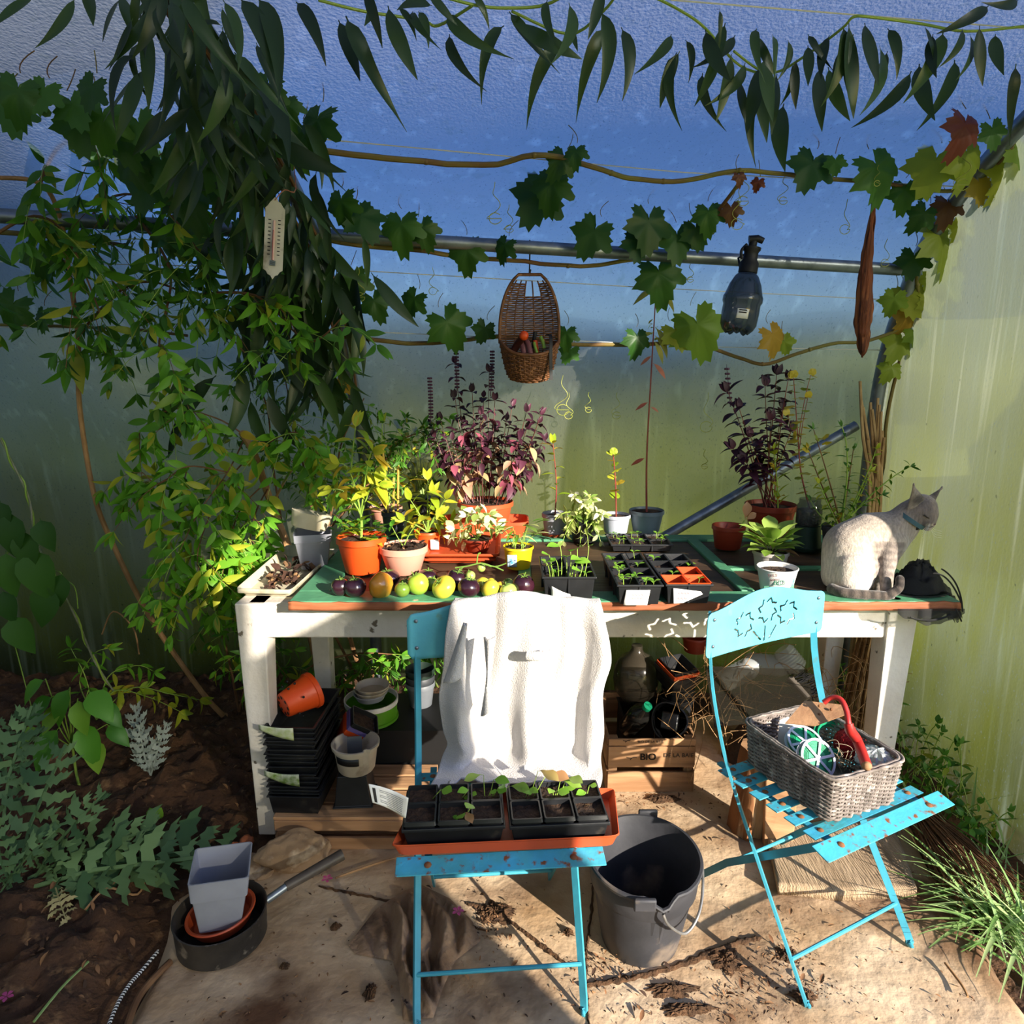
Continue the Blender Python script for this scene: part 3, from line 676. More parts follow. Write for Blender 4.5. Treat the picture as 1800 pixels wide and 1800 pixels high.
# red rectangular saucer tray (two stacked)
def long_tray(name, label, xl, xr, yf, yb, z, h, m, group=None, rz=0):
    a, b = at_z(xl, yf, z+h), at_z(xr, yf, z+h); yb_ = at_z((xl+xr)/2, yb, z+h).y
    return tray_quad(name, label, 'tray', [V((a.x, a.y, z)), V((b.x, a.y, z)), V((b.x+.0, yb_, z)), V((a.x, yb_, z))], z, h, .008, m, group)
long_tray('saucer_tray', 'lower of two nested red plant trays behind tomatoes', 742, 872, 982, 946, TZ-.004, .02, M_terra)
long_tray('saucer_tray', 'upper of two nested red plant trays holding two pots', 738, 878, 974, 930, TZ+.012, .024, M_terra)
# pepper plant in orange pot with white label
t, s, rt, h = potted('potted_plant', 'bushy lime pepper plant in orange pot with white label', 'potted plant', (752, 966, 938, 48, 42), M_orange, z=TZ+.016)
label_card(t, 764, 957, 15, 18, s.y-rt*1.02); 
for i, (tx, ty) in enumerate(((752, 845), (722, 880), (782, 878), (735, 905), (770, 905), (712, 915), (790, 920), (760, 868))):
    P = bez(s, at_y((752*2+tx)/3, (ty+935)/2, s.y), at_y(tx, ty, s.y-.03*(i % 3)+.02), 8); stem(t, P, (.003, .0015), M_gstem); sprig(t, P, L_lime, 5, .080, .35, 1, 'alt', 62, .35, .3, 3)
# rose-like pale plant
t, s, rt, h = potted('potted_plant', 'pale leaved seedling rose in small dark red pot on red tray', 'potted plant', (840, 972, 952, 54, 36), M_terra2, z=TZ+.016)
for tx, ty in ((840, 900), (800, 930), (872, 925), (820, 905), (860, 905), (795, 945)):
    P = bez(s, at_y((840*2+tx)/3, ty, s.y), at_y(tx, ty, s.y-.03), 8); stem(t, P, (.0025, .0012), M_gstem); sprig(t, P, L_white, 5, .056, .35, 1, 'opp', 60, .25, .3, 2)
# terracotta trough behind
t = thing('planter_trough', 'orange plastic trough holding the big purple basil pot', 'planter', at_z(852, 948, TZ)+V((0, .09, 0)))
def trough(t, w_, d_, h_, m):
    def ring(k, z): return [((w_/2*k)*(abs(cos(a))**.35)*(1 if cos(a) > 0 else -1), (d_/2*k)*(abs(sin(a))**.35)*(1 if sin(a) > 0 else -1), z) for a in (2*pi*e/48 for e in range(48))]
    Z = [(.86, 0), (.98, h_-.012), (1.0, h_-.012), (1.0, h_), (.97, h_), (.84, .006)]; vs = [p for k, z in Z for p in ring(k, z)]; n = 48
    fs = [tuple(range(47, -1, -1)), tuple(5*n+e for e in range(n))]+[(r*n+e, r*n+(e+1) % n, (r+1)*n+(e+1) % n, (r+1)*n+e) for r in range(5) for e in range(n)]
    obj('trough', MB().add(vs, fs), m, t, world=False)
trough(t, .335, .17, .062, M_terra)
# purple basil
loc = at_z(852, 944, TZ)+V((0, .085, .006)); loc.z = TZ+.007
t = thing('potted_basil', 'large purple basil fading to pink in terracotta pot', 'potted plant', loc); k = pxm(loc)
hb = .118; pot_on(t, 49*k, 37*k, hb, M_terra, .92, rim=.16); s = loc+V((0, 0, hb*.92)); by = loc.y
tops = [(800, 640), (860, 655), (775, 740), (765, 770), (800, 700), (830, 690), (870, 705), (900, 715), (925, 725), (945, 745), (955, 775), (890, 740), (845, 730), (815, 745), (780, 800), (940, 800), (910, 770), (830, 770), (870, 760), (795, 775), (760, 750), (925, 755), (850, 700), (950, 730)]
nb = 0
for i, (tx, ty) in enumerate(tops):
    dy = RN.uniform(-.10, .10); b = s+V(((tx-855)*k*.35, dy*.5, 0)); e = at_y(tx, ty, by+dy)
    P = bez(b, b.lerp(e, .5)+V(((tx-855)*k*.12, 0, .03)), e, 12); stem(t, P, (.0022, .0012), M_bstem, n=5)
    sprig(t, P, L_basil, 6, .062, .46, 1, 'opp', 62, .4, .3, 3, .5)
    sprig(t, P, L_basilp if i % 3 else L_basil, 3, .072, .26, .62, 'opp', 65, .9, .2, 0, .5)
for tx, ty, ey in ((803, 668, 610), (862, 672, 618), (757, 720, 665)): # flower spikes
    A, B = at_y(tx, ty+25, by-.02), at_y(tx-2 if tx < 850 else tx+3, ey, by-.02); P = bez(A, A.lerp(B, .5)+V((.004, 0, 0)), B, 10); mb = MB().tube(P, (.0018, .0008), 5)
    for j in range(13):
        p, T = along(P, .15+.85*j/12)
        for a in range(5): mb.ball(p+V((cos(a*1.26), sin(a*1.26), 0))*.006, (.0045, .0045, .0042), 6, 4)
    obj('flower_spike', mb, M_basilflower if 0 else mat('basil calyx', '#3a1a2c', '#54304a', 30, .6), t, kind='stuff')
# salmon pot behind with stakes, black pot with stakes
t, s, rt, h = potted('potted_plant', 'variegated bush in salmon pot standing behind black pot', 'potted plant', (679, 920, 896, 58, 44), M_salmon)
for i, (tx, ty) in enumerate(((645, 760), (660, 800), (640, 820), (675, 745), (690, 790), (715, 770), (725, 800), (650, 840), (700, 830), (680, 820), (735, 835), (665, 855))):
    P = bez(s, at_y((679+tx)/2, (ty+900)/2-15, s.y), at_y(tx, ty, s.y+RN.uniform(-.05, .05)), 8); stem(t, P, (.0028, .0012), M_gstem, n=5); sprig(t, P, L_pale if i % 2 else L_lime, 6, .062, .3, 1, 'opp', 60, .35, .3, 2)
t, s, rt, h = potted('potted_plant', 'small black pot with three split bamboo stakes', 'potted plant', (693, 944, 902, 42, 32), M_dgrey, .9)
for x0, x1, y1 in ((676, 673, 790), (686, 692, 840), (697, 700, 815)):
    a, b = s+V(((x0-687)*.0016, 0, -.04)), at_y(x1, y1, s.y); obj('stake', MB().tube([a, a.lerp(b, .5), b], .0042, 6), mat('bamboo', '#c9a94e', '#a98a3c', 20, .6), t)
P = bez(s, at_y(668, 820, s.y), at_y(672, 745, s.y), 8); stem(t, P, (.003, .0015), M_gstem); sprig(t, P, L_verb, 6, .07, .4, 1, 'opp', 60, .3, .2, 3)
# green bush behind
t, s, rt, h = potted('potted_plant', 'tall green flowering nightshade bush in black pot against film', 'potted plant', (745, 912, 880, 60, 46), M_black)
for i, (tx, ty) in enumerate(((715, 745), (735, 765), (760, 770), (695, 780), (745, 800), (775, 815), (720, 820), (700, 750), (765, 850), (730, 850))):
    P = bez(s, at_y((745+tx)/2, (ty+880)/2-10, s.y+.02), at_y(tx, ty, s.y+RN.uniform(0, .08)), 8); stem(t, P, (.003, .0012), M_gstem, n=5); sprig(t, P, L_verbd, 7, .07, .25, 1, 'alt', 60, .3, .3, 3)
# yellow tub
t, s, rt, h = potted('potted_plant', 'grey green herb in bright yellow tub beside tomatoes', 'potted plant', (911, 1003, 966, 54, 42), mat('yellow plastic', '#e8c61c', '#d9b614', 6, .4), .92, rim=.12)
yb_ = s.y-rt*.95; label_card(t, 900, 986, 17, 22, yb_+.004, 'printed_patch', mat('blue print', '#3a8fb8', '#dfe6e4', 60, .5), bend=.002)
for i in range(26):
    a = RN.uniform(0, 6.28); e = s+V((cos(a)*.05*RN.random(), sin(a)*.04, RN.uniform(.03, .085))); P = bez(s+V((cos(a)*.02, sin(a)*.02, 0)), s.lerp(e, .6), e, 5)
    if i < 12: stem(t, P, (.0018, .001), M_gstem, n=4)
    put(t, RN.choice(L_pale if i % 3 == 0 else L_verb if i % 2 else L_pale), e, V((cos(a), sin(a)*.7-.2, RN.uniform(-.2, .8))), (0, 0, 1), RN.uniform(.035, .065), .75)
# sapling in grey pot on red saucer
t, s, rt, h = potted('potted_sapling', 'young yellow leaved sapling in grey white pot on red saucer', 'potted plant', (975, 944, 906, 46, 36), M_grey2, .85)
obj('saucer', MB().lathe([(0, 0), (.048, 0), (.056, .012), (.053, .012), (.046, .003), (0, .003)], 30), M_terra2, t, world=False)
P = spline([s, at_y(978, 850, s.y), at_y(972, 780, s.y)], 8); stem(t, P, (.003, .0015), M_rstem); sprig(t, P, L_lime, 11, .062, .3, 1, 'alt', 62, .1, .2, 3)
# feathery pale plant in black pot
t, s, rt, h = potted('potted_plant', 'feathery pale yellow green plant in black pot behind trays', 'potted plant', (1026, 955, 915, 50, 40), M_black, .9)
for i, (tx, ty) in enumerate(((1010, 870), (1040, 875), (985, 905), (1060, 905), (1000, 930), (1045, 925), (1025, 885), (990, 950), (1020, 955), (1055, 950), (1035, 980))):
    P = bez(s, at_y((1026+tx)/2, min(ty, 900)-8, s.y-.04), at_y(tx, ty, s.y-.05-.01*(i % 4)), 8); stem(t, P, (.0025, .0012), M_gstem, n=5); sprig(t, P, L_white if i % 3 == 0 else L_pale, 7, .046, .35, 1, 'opp', 58, .2, .3, 2, sx=.8)
# currant cutting, tall willow sapling
t, s, rt, h = potted('potted_sapling', 'currant cutting with round yellow leaves in lilac white pot', 'potted plant', (1082, 940, 909, 50, 40), mat('lilac white plastic', '#b9bcc9', '#a9acba', 8, .45), .86)
P = spline([s, at_y(1082, 850, s.y), at_y(1078, 800, s.y)], 8); stem(t, P, (.003, .002), M_rstem); sprig(t, P, L_curr, 9, .045, .25, 1, 'alt', 70, -.1, .1, 2)
t, s, rt, h = potted('potted_sapling', 'very tall thin red stemmed willow sapling in grey pot', 'potted plant', (1135, 939, 902, 61, 46), mat('blue grey plastic', '#6d7a80', '#5d6a70', 8, .45), .9)
P = spline([s, at_y(1137, 800, s.y), at_y(1145, 650, s.y), at_y(1155, 480, s.y)], 10); stem(t, P, (.0042, .0018), M_rstem)
for px, py, dx, dz, ms_, sz in ((1134, 805, -1, -.6, L_red, .055), (1143, 715, 1, -.6, L_red, .04), (1139, 707, -1, -.7, L_red, .05), (1148, 638, 1, -1.2, L_red, .075), (1146, 625, -1, -1, L_red, .05), (1151, 590, 1, -1.2, L_straw, .10), (1150, 585, -1, -.2, L_straw, .08), (1152, 575, .6, -1, L_straw, .11), (1156, 510, 1, -.9, L_straw, .10), (1155, 505, -1, -.6, L_straw, .09), (1156, 490, 1, -.3, L_straw, .07), (1154, 485, -1, .1, L_straw, .07), (1150, 600, .7, -1.5, L_straw, .08)):
    put(t, ms_[0], at_y(px, py, s.y), (dx, RN.uniform(-.4, .1), dz*.7), (0, -1, .6), sz*1.15, 1.5)
for i in range(8): put(t, L_lime[0], at_y(1145+RN.uniform(-8, 10), 575+RN.uniform(-10, 25), s.y), rv()+V((0, 0, .3)), (0, 0, 1), .03)
# red pots and second purple basil
t, s, rt, h = potted('plant_pot', 'empty dark red pot with one sprout beside larger red pot', 'plant pot', (1278, 968, 929, 57, 44), M_terra2, .6)
P = bez(s+V((.03, 0, 0)), s+V((.05, 0, .04)), s+V((.055, 0, .05)), 5); stem(t, P, (.003, .002), M_gstem); put(t, L_lett[0], P[-1], (.1, -.2, 1), (0, -1, 0), .07); put(t, L_lett[0], P[-1], (.8, -.2, .6), (0, -1, .3), .05)
loc, rt, rb, h = spot(1350, 950, 893, 87, 66); t = thing('potted_basil', 'dark purple basil with bare pink stems in red pot', 'potted plant', loc); pot_on(t, rt, rb, h, M_terra2, .88); s = loc+V((0, 0, h*.88)); by = s.y
for i, (tx, ty) in enumerate(((1280, 690), (1300, 720), (1365, 660), (1385, 670), (1345, 680), (1320, 770), (1355, 740), (1375, 720), (1310, 810), (1335, 790), (1290, 790), (1390, 760))):
    dy = RN.uniform(-.05, .05); e = at_y(tx, ty, by+dy); P = bez(s+V((RN.uniform(-.03, .02), dy*.4, 0)), (s+e)/2+V((-.01, 0, .03)), e, 10); stem(t, P, (.0028, .0013), M_rstem if i % 2 else M_bstem, n=5)
    sprig(t, P, L_basil, 7, .068, .42, 1, 'opp', 60, .35, .2, 5, .5)
A, B = at_y(1284, 715, by), at_y(1277, 640, by); P = bez(A, (A+B)/2, B, 8); mb = MB().tube(P, (.0018, .0008), 5)
for j in range(8):
    p, T = along(P, .1+.9*j/8)
    for a in range(5): mb.ball(p+V((cos(a*1.26), sin(a*1.26), 0))*.006, (.0045, .0045, .0042), 6, 4)
obj('flower_spike', mb, MATS['basil calyx'], t, kind='stuff')
P = spline([s+V((.02, -.02, 0)), at_y(1366, 850, by-.03), at_y(1360, 790, by-.03)], 8); stem(t, P, (.003, .002), M_gstem); sprig(t, P, L_lime, 9, .055, .1, 1, 'opp', 45, .0, .2, 3)
# white printed tub, lettuce pot behind
t, s, rt, h = potted('printed_tub', 'white printed yoghurt tub of compost behind chair back', 'tub', (1363, 1044, 1005, 70, 54), mat('white tub plastic', '#eceae4', '#e0ded6', 10, .4), .8, rz=0, rim=.06, over=.03)
M_bio = mat('green print', '#2c6a50', None, rough=.6); M_hand = mat('brown marker', '#5a2a2e', None, rough=.7)
fy = s.y-rt*.93
def tx(parent, s_, size, px, py, y, m, tilt=0): return text(parent, s_, size, Matrix.Translation(at_y(px, py, y)) @ Matrix.Rotation(R(90), 4, 'X') @ Matrix.Rotation(tilt, 4, 'Z'), m)
tx(t, 'BIO', .020, 1370, 1025, fy, M_bio); tx(t, 'TULSI', .011, 1358, 1012, fy-.002, M_hand, .05); tx(t, 'habitat', .010, 1362, 1019, fy-.002, M_hand, .08)
label_card(t, 1346, 1036, 9, 14, fy+.006, 'printed_patch', M_bio); label_card(t, 1391, 1022, 9, 26, fy+.016, 'printed_patch', mat('mint print', '#9fd6b4', '#5aa886', 50, .6))
t, s, rt, h = potted('potted_lettuce', 'rosette of lettuce in pale pot behind white tub', 'potted plant', (1352, 1008, 975, 62, 50), mat('pale pot', '#b9b2ac', '#a49c96', 9, .5), .9)
for i in range(34):
    a = i*2.4; el = .15+1.1*(1-i/34); sz = .065+.055*(i/34); d = V((cos(a)*cos(1.35-el), sin(a)*cos(1.35-el)*.8, sin(1.35-el)*.9+.12)); put(t, RN.choice(L_lett), s+V((cos(a)*.012, sin(a)*.012, .002*i*.3)), d, (-d.x*.3, -d.y*.3, 1), sz, 1.0)
# jar with cuttings, green pot, birch sapling
t = thing('glass_jar', 'glass jar with rooted cutting standing on upturned dark green pot', 'jar', at_z(1424, 970, TZ)+V((0, .035, .088))); 
obj('glass', MB().lathe([(0, .002), (.040, .002), (.043, .008), (.043, .070), (.036, .080), (.036, .095), (.0345, .095), (.0345, .08), (.0415, .07), (.0415, .01), (0, .006)], 28), mat('jar glass', '#cfd6d0', None, rough=.08, glass=.72, spec=.6), t, world=False)
obj('soil', MB().lathe([(0, .007), (.041, .008), (.041, .055), (0, .058)], 20), M_soil, t, world=False)
s = MW[t.name].translation+V((0, 0, .06)); by = s.y
P = spline([s, at_y(1408, 830, by), at_y(1402, 760, by), at_y(1395, 665, by)], 8); stem(t, P, (.003, .0013), M_rstem)
sprig(t, P, L_birch, 22, .042, .15, 1, 'alt', 75, .3, .1, 2)
for i, (x0, y0) in enumerate(((1420, 700), (1425, 660), (1385, 730))):
    Q = bez(along(P, .5+.1*i)[0], at_y((1400+x0)/2, y0+40, by), at_y(x0, y0, by), 6); stem(t, Q, (.0015, .001), M_rstem); sprig(t, Q, L_birch, 6, .038, .2, 1, 'alt', 70, .3, .1, 1)
t = thing('upturned_pot', 'dark green pot turned upside down under the glass jar', 'plant pot', at_z(1424, 970, TZ)+V((0, .035, .0)))
obj('pot', MB().lathe([(.052, 0), (.052, .012), (.048, .012), (.040, .087), (0, .087)], 28), mat('dark green plastic', '#24402f', '#1c3326', 8, .5), t, world=False, solid=.002)
# potentilla and friends at the right
t, s, rt, h = potted('potted_plant', 'straggly potentilla and young leaves in dark pot behind cat', 'potted plant', (1472, 985, 930, 62, 48), M_dgrey, .9)
for i, (x1, y1, x2, y2) in enumerate(((1450, 870, 1420, 790), (1470, 880, 1430, 755), (1490, 860, 1500, 790), (1520, 850, 1540, 790), (1500, 890, 1550, 870), (1540, 850, 1600, 820), (1460, 900, 1440, 850), (1480, 900, 1490, 830), (1445, 920, 1425, 880), (1510, 880, 1530, 830), (1500, 800, 1480, 750))):
    P = bez(s, at_y(x1, y1, s.y), at_y(x2, y2, s.y+RN.uniform(-.04, .06)), 9); stem(t, P, (.0035, .0014), M_twig if i < 3 else M_gstem, n=5); sprig(t, P, L_verbd if i % 3 else L_lime, 9, .038, .2, 1, 'opp', 65, .15, .2, 3)
for i in range(6): put(t, L_birch[0], at_y(1430+RN.uniform(-15, 25), 780+RN.uniform(-20, 20), s.y), rv(), (0, 0, 1), .035)
# bundle of dry reeds
t = thing('reed_bundle', 'bundle of dry tan reeds standing by the corner post', 'reeds', at_z(1528, 1000, 0.0)*0+V((1.46, 2.66, 0)))
for i in range(14):
    a = 2.4*i; r = .006*sqrt(i); xt = 1512+((i*37) % 45); yt = 672+((i*53) % 110)
    b = at_y(1528+((i*29) % 22), 900, 2.66); e = at_y(xt, yt, 2.62+.006*i); g = V((b.x+RN.uniform(-.02, .02), 2.66+r, .0)); mid = b.lerp(e, .6)+V((RN.uniform(-.006, .006), 0, 0)); e = e+(e-mid)*.02
    obj('reed', MB().tube(spline([g, b+V((0, r, 0)), mid, e], 4), lambda q: .008*(1-.35*q), 6), mat('dry reed', '#c2a274', '#9a7a50', 14, .8, bump=.3), t)
# ---------------------------------------------------------------- seedling packs on the table
RN.seed(21)
def cell_pack(name, label, xl, xr, by, ry, back, cols, rows, m, z=TZ, skew=0, group=None, soil_cells=None, seed=None, orange=()):
    a, b = at_z(xl, by, z), at_z(xr, by, z); h = at_y((xl+xr)/2, ry, a.y).z-z; d = at_z((xl+xr)/2, back, z+h).y-a.y; w_ = b.x-a.x
    c = V(((a.x+b.x)/2, a.y, z)); t = thing(name, label, 'seedling tray', c, 0, group); T_ = c
    mb = MB(); fl = .012; W = w_/2
    q = lambda k, zz, e=0: [V((-W-k-e, -k-e, zz)), V((W+k+e, -k-e, zz)), V((W+k+e, d+k+e, zz)), V((-W-k-e, d+k+e, zz))]
    L_ = [q(-.008, 0), q(-.002, h-.006), q(.003, h-.006), q(.003, h), q(-.003, h), q(-.010, .004)]; vs = [p for r in L_ for p in r]
    fs = [(3, 2, 1, 0), (20, 21, 22, 23)]+[(r*4+e, r*4+(e+1) % 4, r*4+4+(e+1) % 4, r*4+4+e) for r in range(5) for e in range(4)]
    obj('pack_wall', mb.add(vs, fs), m, t, world=False, smooth=False, bevel=.0015)
    for i in range(1, cols): x = -W+w_*i/cols; obj('divider', MB().box((x, d/2, h*.52), (.005, d, h*.93)), m, t, world=False, smooth=False)
    for j in range(1, rows): y = d*j/rows; obj('divider', MB().box((0, y, h*.52), (w_, .005, h*.93)), m, t, world=False, smooth=False)
    for i in range(cols):
        for j in range(rows):
            cx, cy = -W+w_*(i+.5)/cols, d*(j+.5)/rows; sw, sdp = w_/cols-.008, d/rows-.008; lv = h*(.62+.1*RN.random())
            obj('soil', MB().grid(lambda u, v: (cx+(u-.5)*sw, cy+(v-.5)*sdp, lv+.004*nz(u*9, v*9, cx*90+cy*70)), 6, 6), M_soil, t, world=False)
            if (i, j) in orange:
                o_ = MB(); hw, hd = sw/2+.004, sdp/2+.004
                o_.add([(cx+s*hw*k, cy+g*hd*k, zz) for k, zz in ((1.0, h+.003), (.9, h+.003), (.8, h*.4)) for s, g in ((-1, -1), (1, -1), (1, 1), (-1, 1))], [(r*4+e, r*4+(e+1) % 4, r*4+4+(e+1) % 4, r*4+4+e) for r in (0, 1) for e in range(4)])
                obj('orange_cell', o_, M_orange, t, world=False, smooth=False, label='orange square cell set in the black pack')
            for k in range((seed or (lambda i, j: 1))(i, j)):
                p = T_+V((cx+RN.uniform(-.3, .3)*sw, cy+RN.uniform(-.3, .3)*sdp, lv)); hh = RN.uniform(.012, .03); e = p+V((RN.uniform(-.006, .006), RN.uniform(-.01, 0), hh)); obj('stem', MB().tube([p, e], .001, 4), M_gstem, t)
                for g in (0, 1, 2): put(t, RN.choice(L_seed), e, V((cos(g*2.2+k), sin(g*2.2+k), .35)), (0, 0, 1), RN.uniform(.014, .024))
    return t, T_, w_, d, h
t, c, w_, d, h = cell_pack('seedling_pack', 'black four cell pack with large round seedlings and bent white label', 954, 1046, 1055, 1014, 978, 2, 2, M_black)
for px, py, sz in ((960, 987, .035), (978, 985, .03), (995, 980, .045), (1007, 988, .055), (1025, 985, .06), (1022, 1003, .04), (985, 960, .045), (1003, 970, .035), (968, 995, .03), (1035, 960, .03), (965, 975, .03), (1015, 965, .03)):
    e = at_y(px, py, c.y+.05); p = V((e.x*.8+c.x*.2, c.y+.055, c.z+h*.7)); stem(t, bez(p, (p+e)/2+V((.004, -.01, .01)), e, 5), (.0018, .001), M_gstem, n=4); put(t, RN.choice(L_seed), e, V((RN.uniform(-1, 1), -.6, .4)), (0, -.4, 1), sz)
mbl = MB().grid(lambda u, v: (lambda p: (p.x, p.y-.004-.035*(u*(1-u))*(1+.5*u)-.01*u*u, p.z-.004*u*v))(at_y(969+u*38-6*v*u, 1056-(27-10*u)*v, c.y)), 10, 4); obj('label', mbl, M_paper, t, solid=.0005)
tA, cA, wA, dA, hA = cell_pack('seedling_pack', 'black eight cell pack of seedlings with square torn paper label', 1085, 1163, 1064, 1028, 972, 2, 4, M_black, seed=lambda i, j: 3 if j == 0 else 2 if i == 0 else 1)
label_card(tA, 1119, 1050, 42, 28, cA.y+.001, shear=.16); 
tB, cB, wB, dB, hB = cell_pack('seedling_pack', 'black eight cell pack with orange front cells and pointed paper label', 1170, 1250, 1062, 1027, 973, 2, 4, M_black, orange=((0, 0), (1, 0), (1, 1)), seed=lambda i, j: 1 if (i+j) % 2 else 0)
p = at_y(1182, 1060, cB.y+.001); k = pxm(p)
obj('label', MB().add([p+V((x*k, -.003, -y*k)) for x, y in ((0, -28), (48, -22), (52, -17), (18, -1), (2, 0))], [(0, 4, 3, 2, 1)]), M_paper, tB, solid=.0006, smooth=False)
M_red = mat('red marker', '#b8545a', None, rough=.8)
for pr, px, py, c_ in ((tA, 1121, 1045, cA), (tA, 1120, 1052, cA), (tB, 1202, 1043, cB), (tB, 1198, 1052, cB)):
    p = at_y(px, py, c_.y-.003); mb = MB()
    mb.tube([p+V((-.014+.0028*i, -.0006, .003*sin(i*2.1+px)))for i in range(11)], .0005, 4); obj('handwriting', mb, M_red, pr)
cell_pack('seedling_pack', 'black six cell pack of tiny sprouts in front of willow sapling pot', 1075, 1182, 970, 957, 938, 3, 2, M_black, seed=lambda i, j: 2)
# ---------------------------------------------------------------- tomatoes
def tom(name, c1, c2, **k): return mat(name, c1, c2, 9, .22, spec=.5, coat=.3, **k)
MT = {'p': tom('indigo tomato skin', '#1d0d16', '#3a1a26', c3='#6a2a2e', s3=5, r3=(.62, .8)), 'o': tom('orange tomato skin', '#d98a1e', '#c98a2a', c3='#a8a03a', s3=4), 'g': tom('green tomato skin', '#a3b83c', '#8aa832'),
      'dg': tom('dark green tomato skin', '#5f7d2a', '#7a8a32'), 'y': tom('yellow tomato skin', '#d6bf3a', '#c9c240'), 'yo': tom('orange yellow tomato skin', '#e0a52a', '#d9b43a'), 'lg': tom('pale green tomato skin', '#b5c66a', '#9fbb55')}
TOMS = [(598, 1026, 31, 30, 'p', 5, 1.84, 'deep purple ribbed tomato touching the orange pot'), (624, 1028, 37, 33, 'p', 4, 1.83, 'largest glossy deep purple tomato at end of the row'),
 (681, 1010, 43, 28, 'p', 5, 1.95, 'purple tomato half hidden behind orange tomato'), (670, 1030, 47, 34, 'o', 6, 1.84, 'big ribbed orange beefsteak tomato'), (707, 1037, 25, 24, 'dg', 0, 1.83, 'small dark green tomato beside large pale green tomato'),
 (712, 1021, 24, 22, 'dg', 0, 1.90, 'green tomato with stalk tucked behind small dark green tomato'), (735, 1024, 37, 37, 'g', 4, 1.85, 'large round yellow green tomato'), (758, 1016, 24, 23, 'g', 0, 1.91, 'small yellow green tomato behind large round one'),
 (780, 1032, 41, 33, 'y', 0, 1.83, 'lemon shaped yellow green tomato'), (752, 1008, 34, 20, 'p', 4, 2.0, 'reddish purple tomato in front of red trays'), (802, 1012, 36, 32, 'p', 5, 1.93, 'nearly black tomato behind lemon shaped tomato'), (824, 1033, 37, 32, 'p', 0, 1.83, 'round purple tomato with green underside'),
 (827, 1012, 16, 16, 'lg', 0, 1.92, 'tiny pale green tomato above round purple tomato'), (849, 1016, 27, 25, 'y', 0, 1.89, 'round yellow tomato on the vine truss'), (862, 1034, 33, 28, 'y', 3, 1.83, 'yellow tomato at front next to the green calyx tomato'), (864, 1003, 16, 18, 'y', 0, 1.93, 'tiny yellow tomato topmost on the truss'),
 (878, 1020, 24, 19, 'yo', 0, 1.88, 'small orange yellow tomato in the truss'), (893, 1037, 30, 24, 'lg', 3, 1.82, 'green tomato with star calyx beside the towel'), (920, 1026, 38, 37, 'p', 5, 1.84, 'streaked purple tomato beside the seedling pack'), (893, 1014, 20, 18, 'lg', 0, 1.92, 'small green tomato under yellow tub'),
 (792, 1000, 22, 18, 'lg', 0, 1.98, 'small green tomato at back of truss near red trays'), (846, 998, 14, 14, 'lg', 0, 1.97, 'tiny green tomato on truss stalk')]
M_calyx = mat('tomato stalk', '#6f8f3a', '#5a7a2e', 20, .7)
for px, py, wd, hg, m, ribs, Y, lab in TOMS:
    wd *= 1.08; hg *= 1.08
    c = at_y(px, py, Y); k = pxm(c); rx, rz_ = wd/2*k, hg/2*k; zf = (TZ if Y < 1.87 else TZ-.008); c.z = max(zf+rz_*.97, c.z if Y > 1.9 and rz_ < .016 else zf+rz_*.97)
    t = thing('tomato', lab, 'tomato', c, RN.uniform(0, 6), 'tomatoes laid out along the table edge', Matrix.Rotation(RN.uniform(-.5, .5)+(1.2 if m in 'yo' else 0), 4, 'X'))
    def fn(u, v):
        a = 2*pi*u; b = pi*(v-.5)*.998; q = 1-(.085*abs(cos(a*ribs/2))**.6*(.35+.65*v) if ribs else 0); dz = -.22*max(0, (v-.78)/.22)**1.5
        return (rx*cos(a)*cos(b)*q, rx*sin(a)*cos(b)*q, rz_*(sin(b)+dz))
    obj('skin', MB().grid(fn, 36, 16, closed=True), MT[m], t, world=False, ang=180); mb = MB()
    for e in range(5): a = e*1.257; mb.tube([(0, 0, rz_*.78), (cos(a)*rx*.25, sin(a)*rx*.25, rz_*.92), (cos(a)*rx*.5, sin(a)*rx*.5, rz_*.93)], (.0018, .0006), 4)
    mb.tube([(0, 0, rz_*.76), (.001, 0, rz_*1.0), (.004, 0, rz_*1.25)], .0016, 5); obj('calyx', mb, M_calyx, t, world=False)
t = thing('tomato_truss', 'pale dry tomato truss stalk lying over the small tomatoes', 'stalk', at_y(845, 995, 1.95))
for pts in ([(800, 998), (822, 995), (846, 990), (870, 996), (890, 990)], [(838, 992), (840, 975), (845, 972)], [(846, 990), (864, 996)], [(870, 996), (885, 1003)], [(815, 996), (805, 1005)]): obj('stalk', MB().tube(spline([at_y(x, y, 1.95) for x, y in pts], 4), .0022, 6), M_calyx, t)

# ---------------------------------------------------------------- towel over the back of the chair
M_towel = mat('worn white terry towel', '#cfcbc7', '#bdb7b2', 5, .95, bump=.45, bscale=300, c3='#b09a80', s3=4, r3=(.68, .82), sheen=.3)
rows = [(None, 800, 1052, 1.645, .62), (None, 800, 1052, 1.640, .74), (None, 800, 1052, 1.632, .832), (None, 798, 1054, 1.616, .846), (1062, 793, 1057, 1.592, 0), (1090, 788, 1063, 1.586, 0), (1120, 784, 1070, 1.583, 0), (1160, 779, 1071, 1.580, 0), (1200, 776, 1063, 1.577, 0), (1240, 774, 1061, 1.56, 0), (1285, 777, 1060, 1.545, 0), (1312, 786, 1059, 1.53, 0), (1335, 778, 1058, 1.52, 0), (1358, 766, 1056, 1.47, 0), (1376, 757, 1054, 1.43, 0)]
RL = []
for y, l, r, Y, z in rows:
    if y is None: a = at_y(l, 1062, Y); b = at_y(r, 1062, Y); a.z = b.z = z
    else: a = at_y(l, y, Y); b = at_y(r, y, Y)
    RL.append((a, b))
LA, LB = spline([a for a, b in RL], 6), spline([b for a, b in RL], 6)
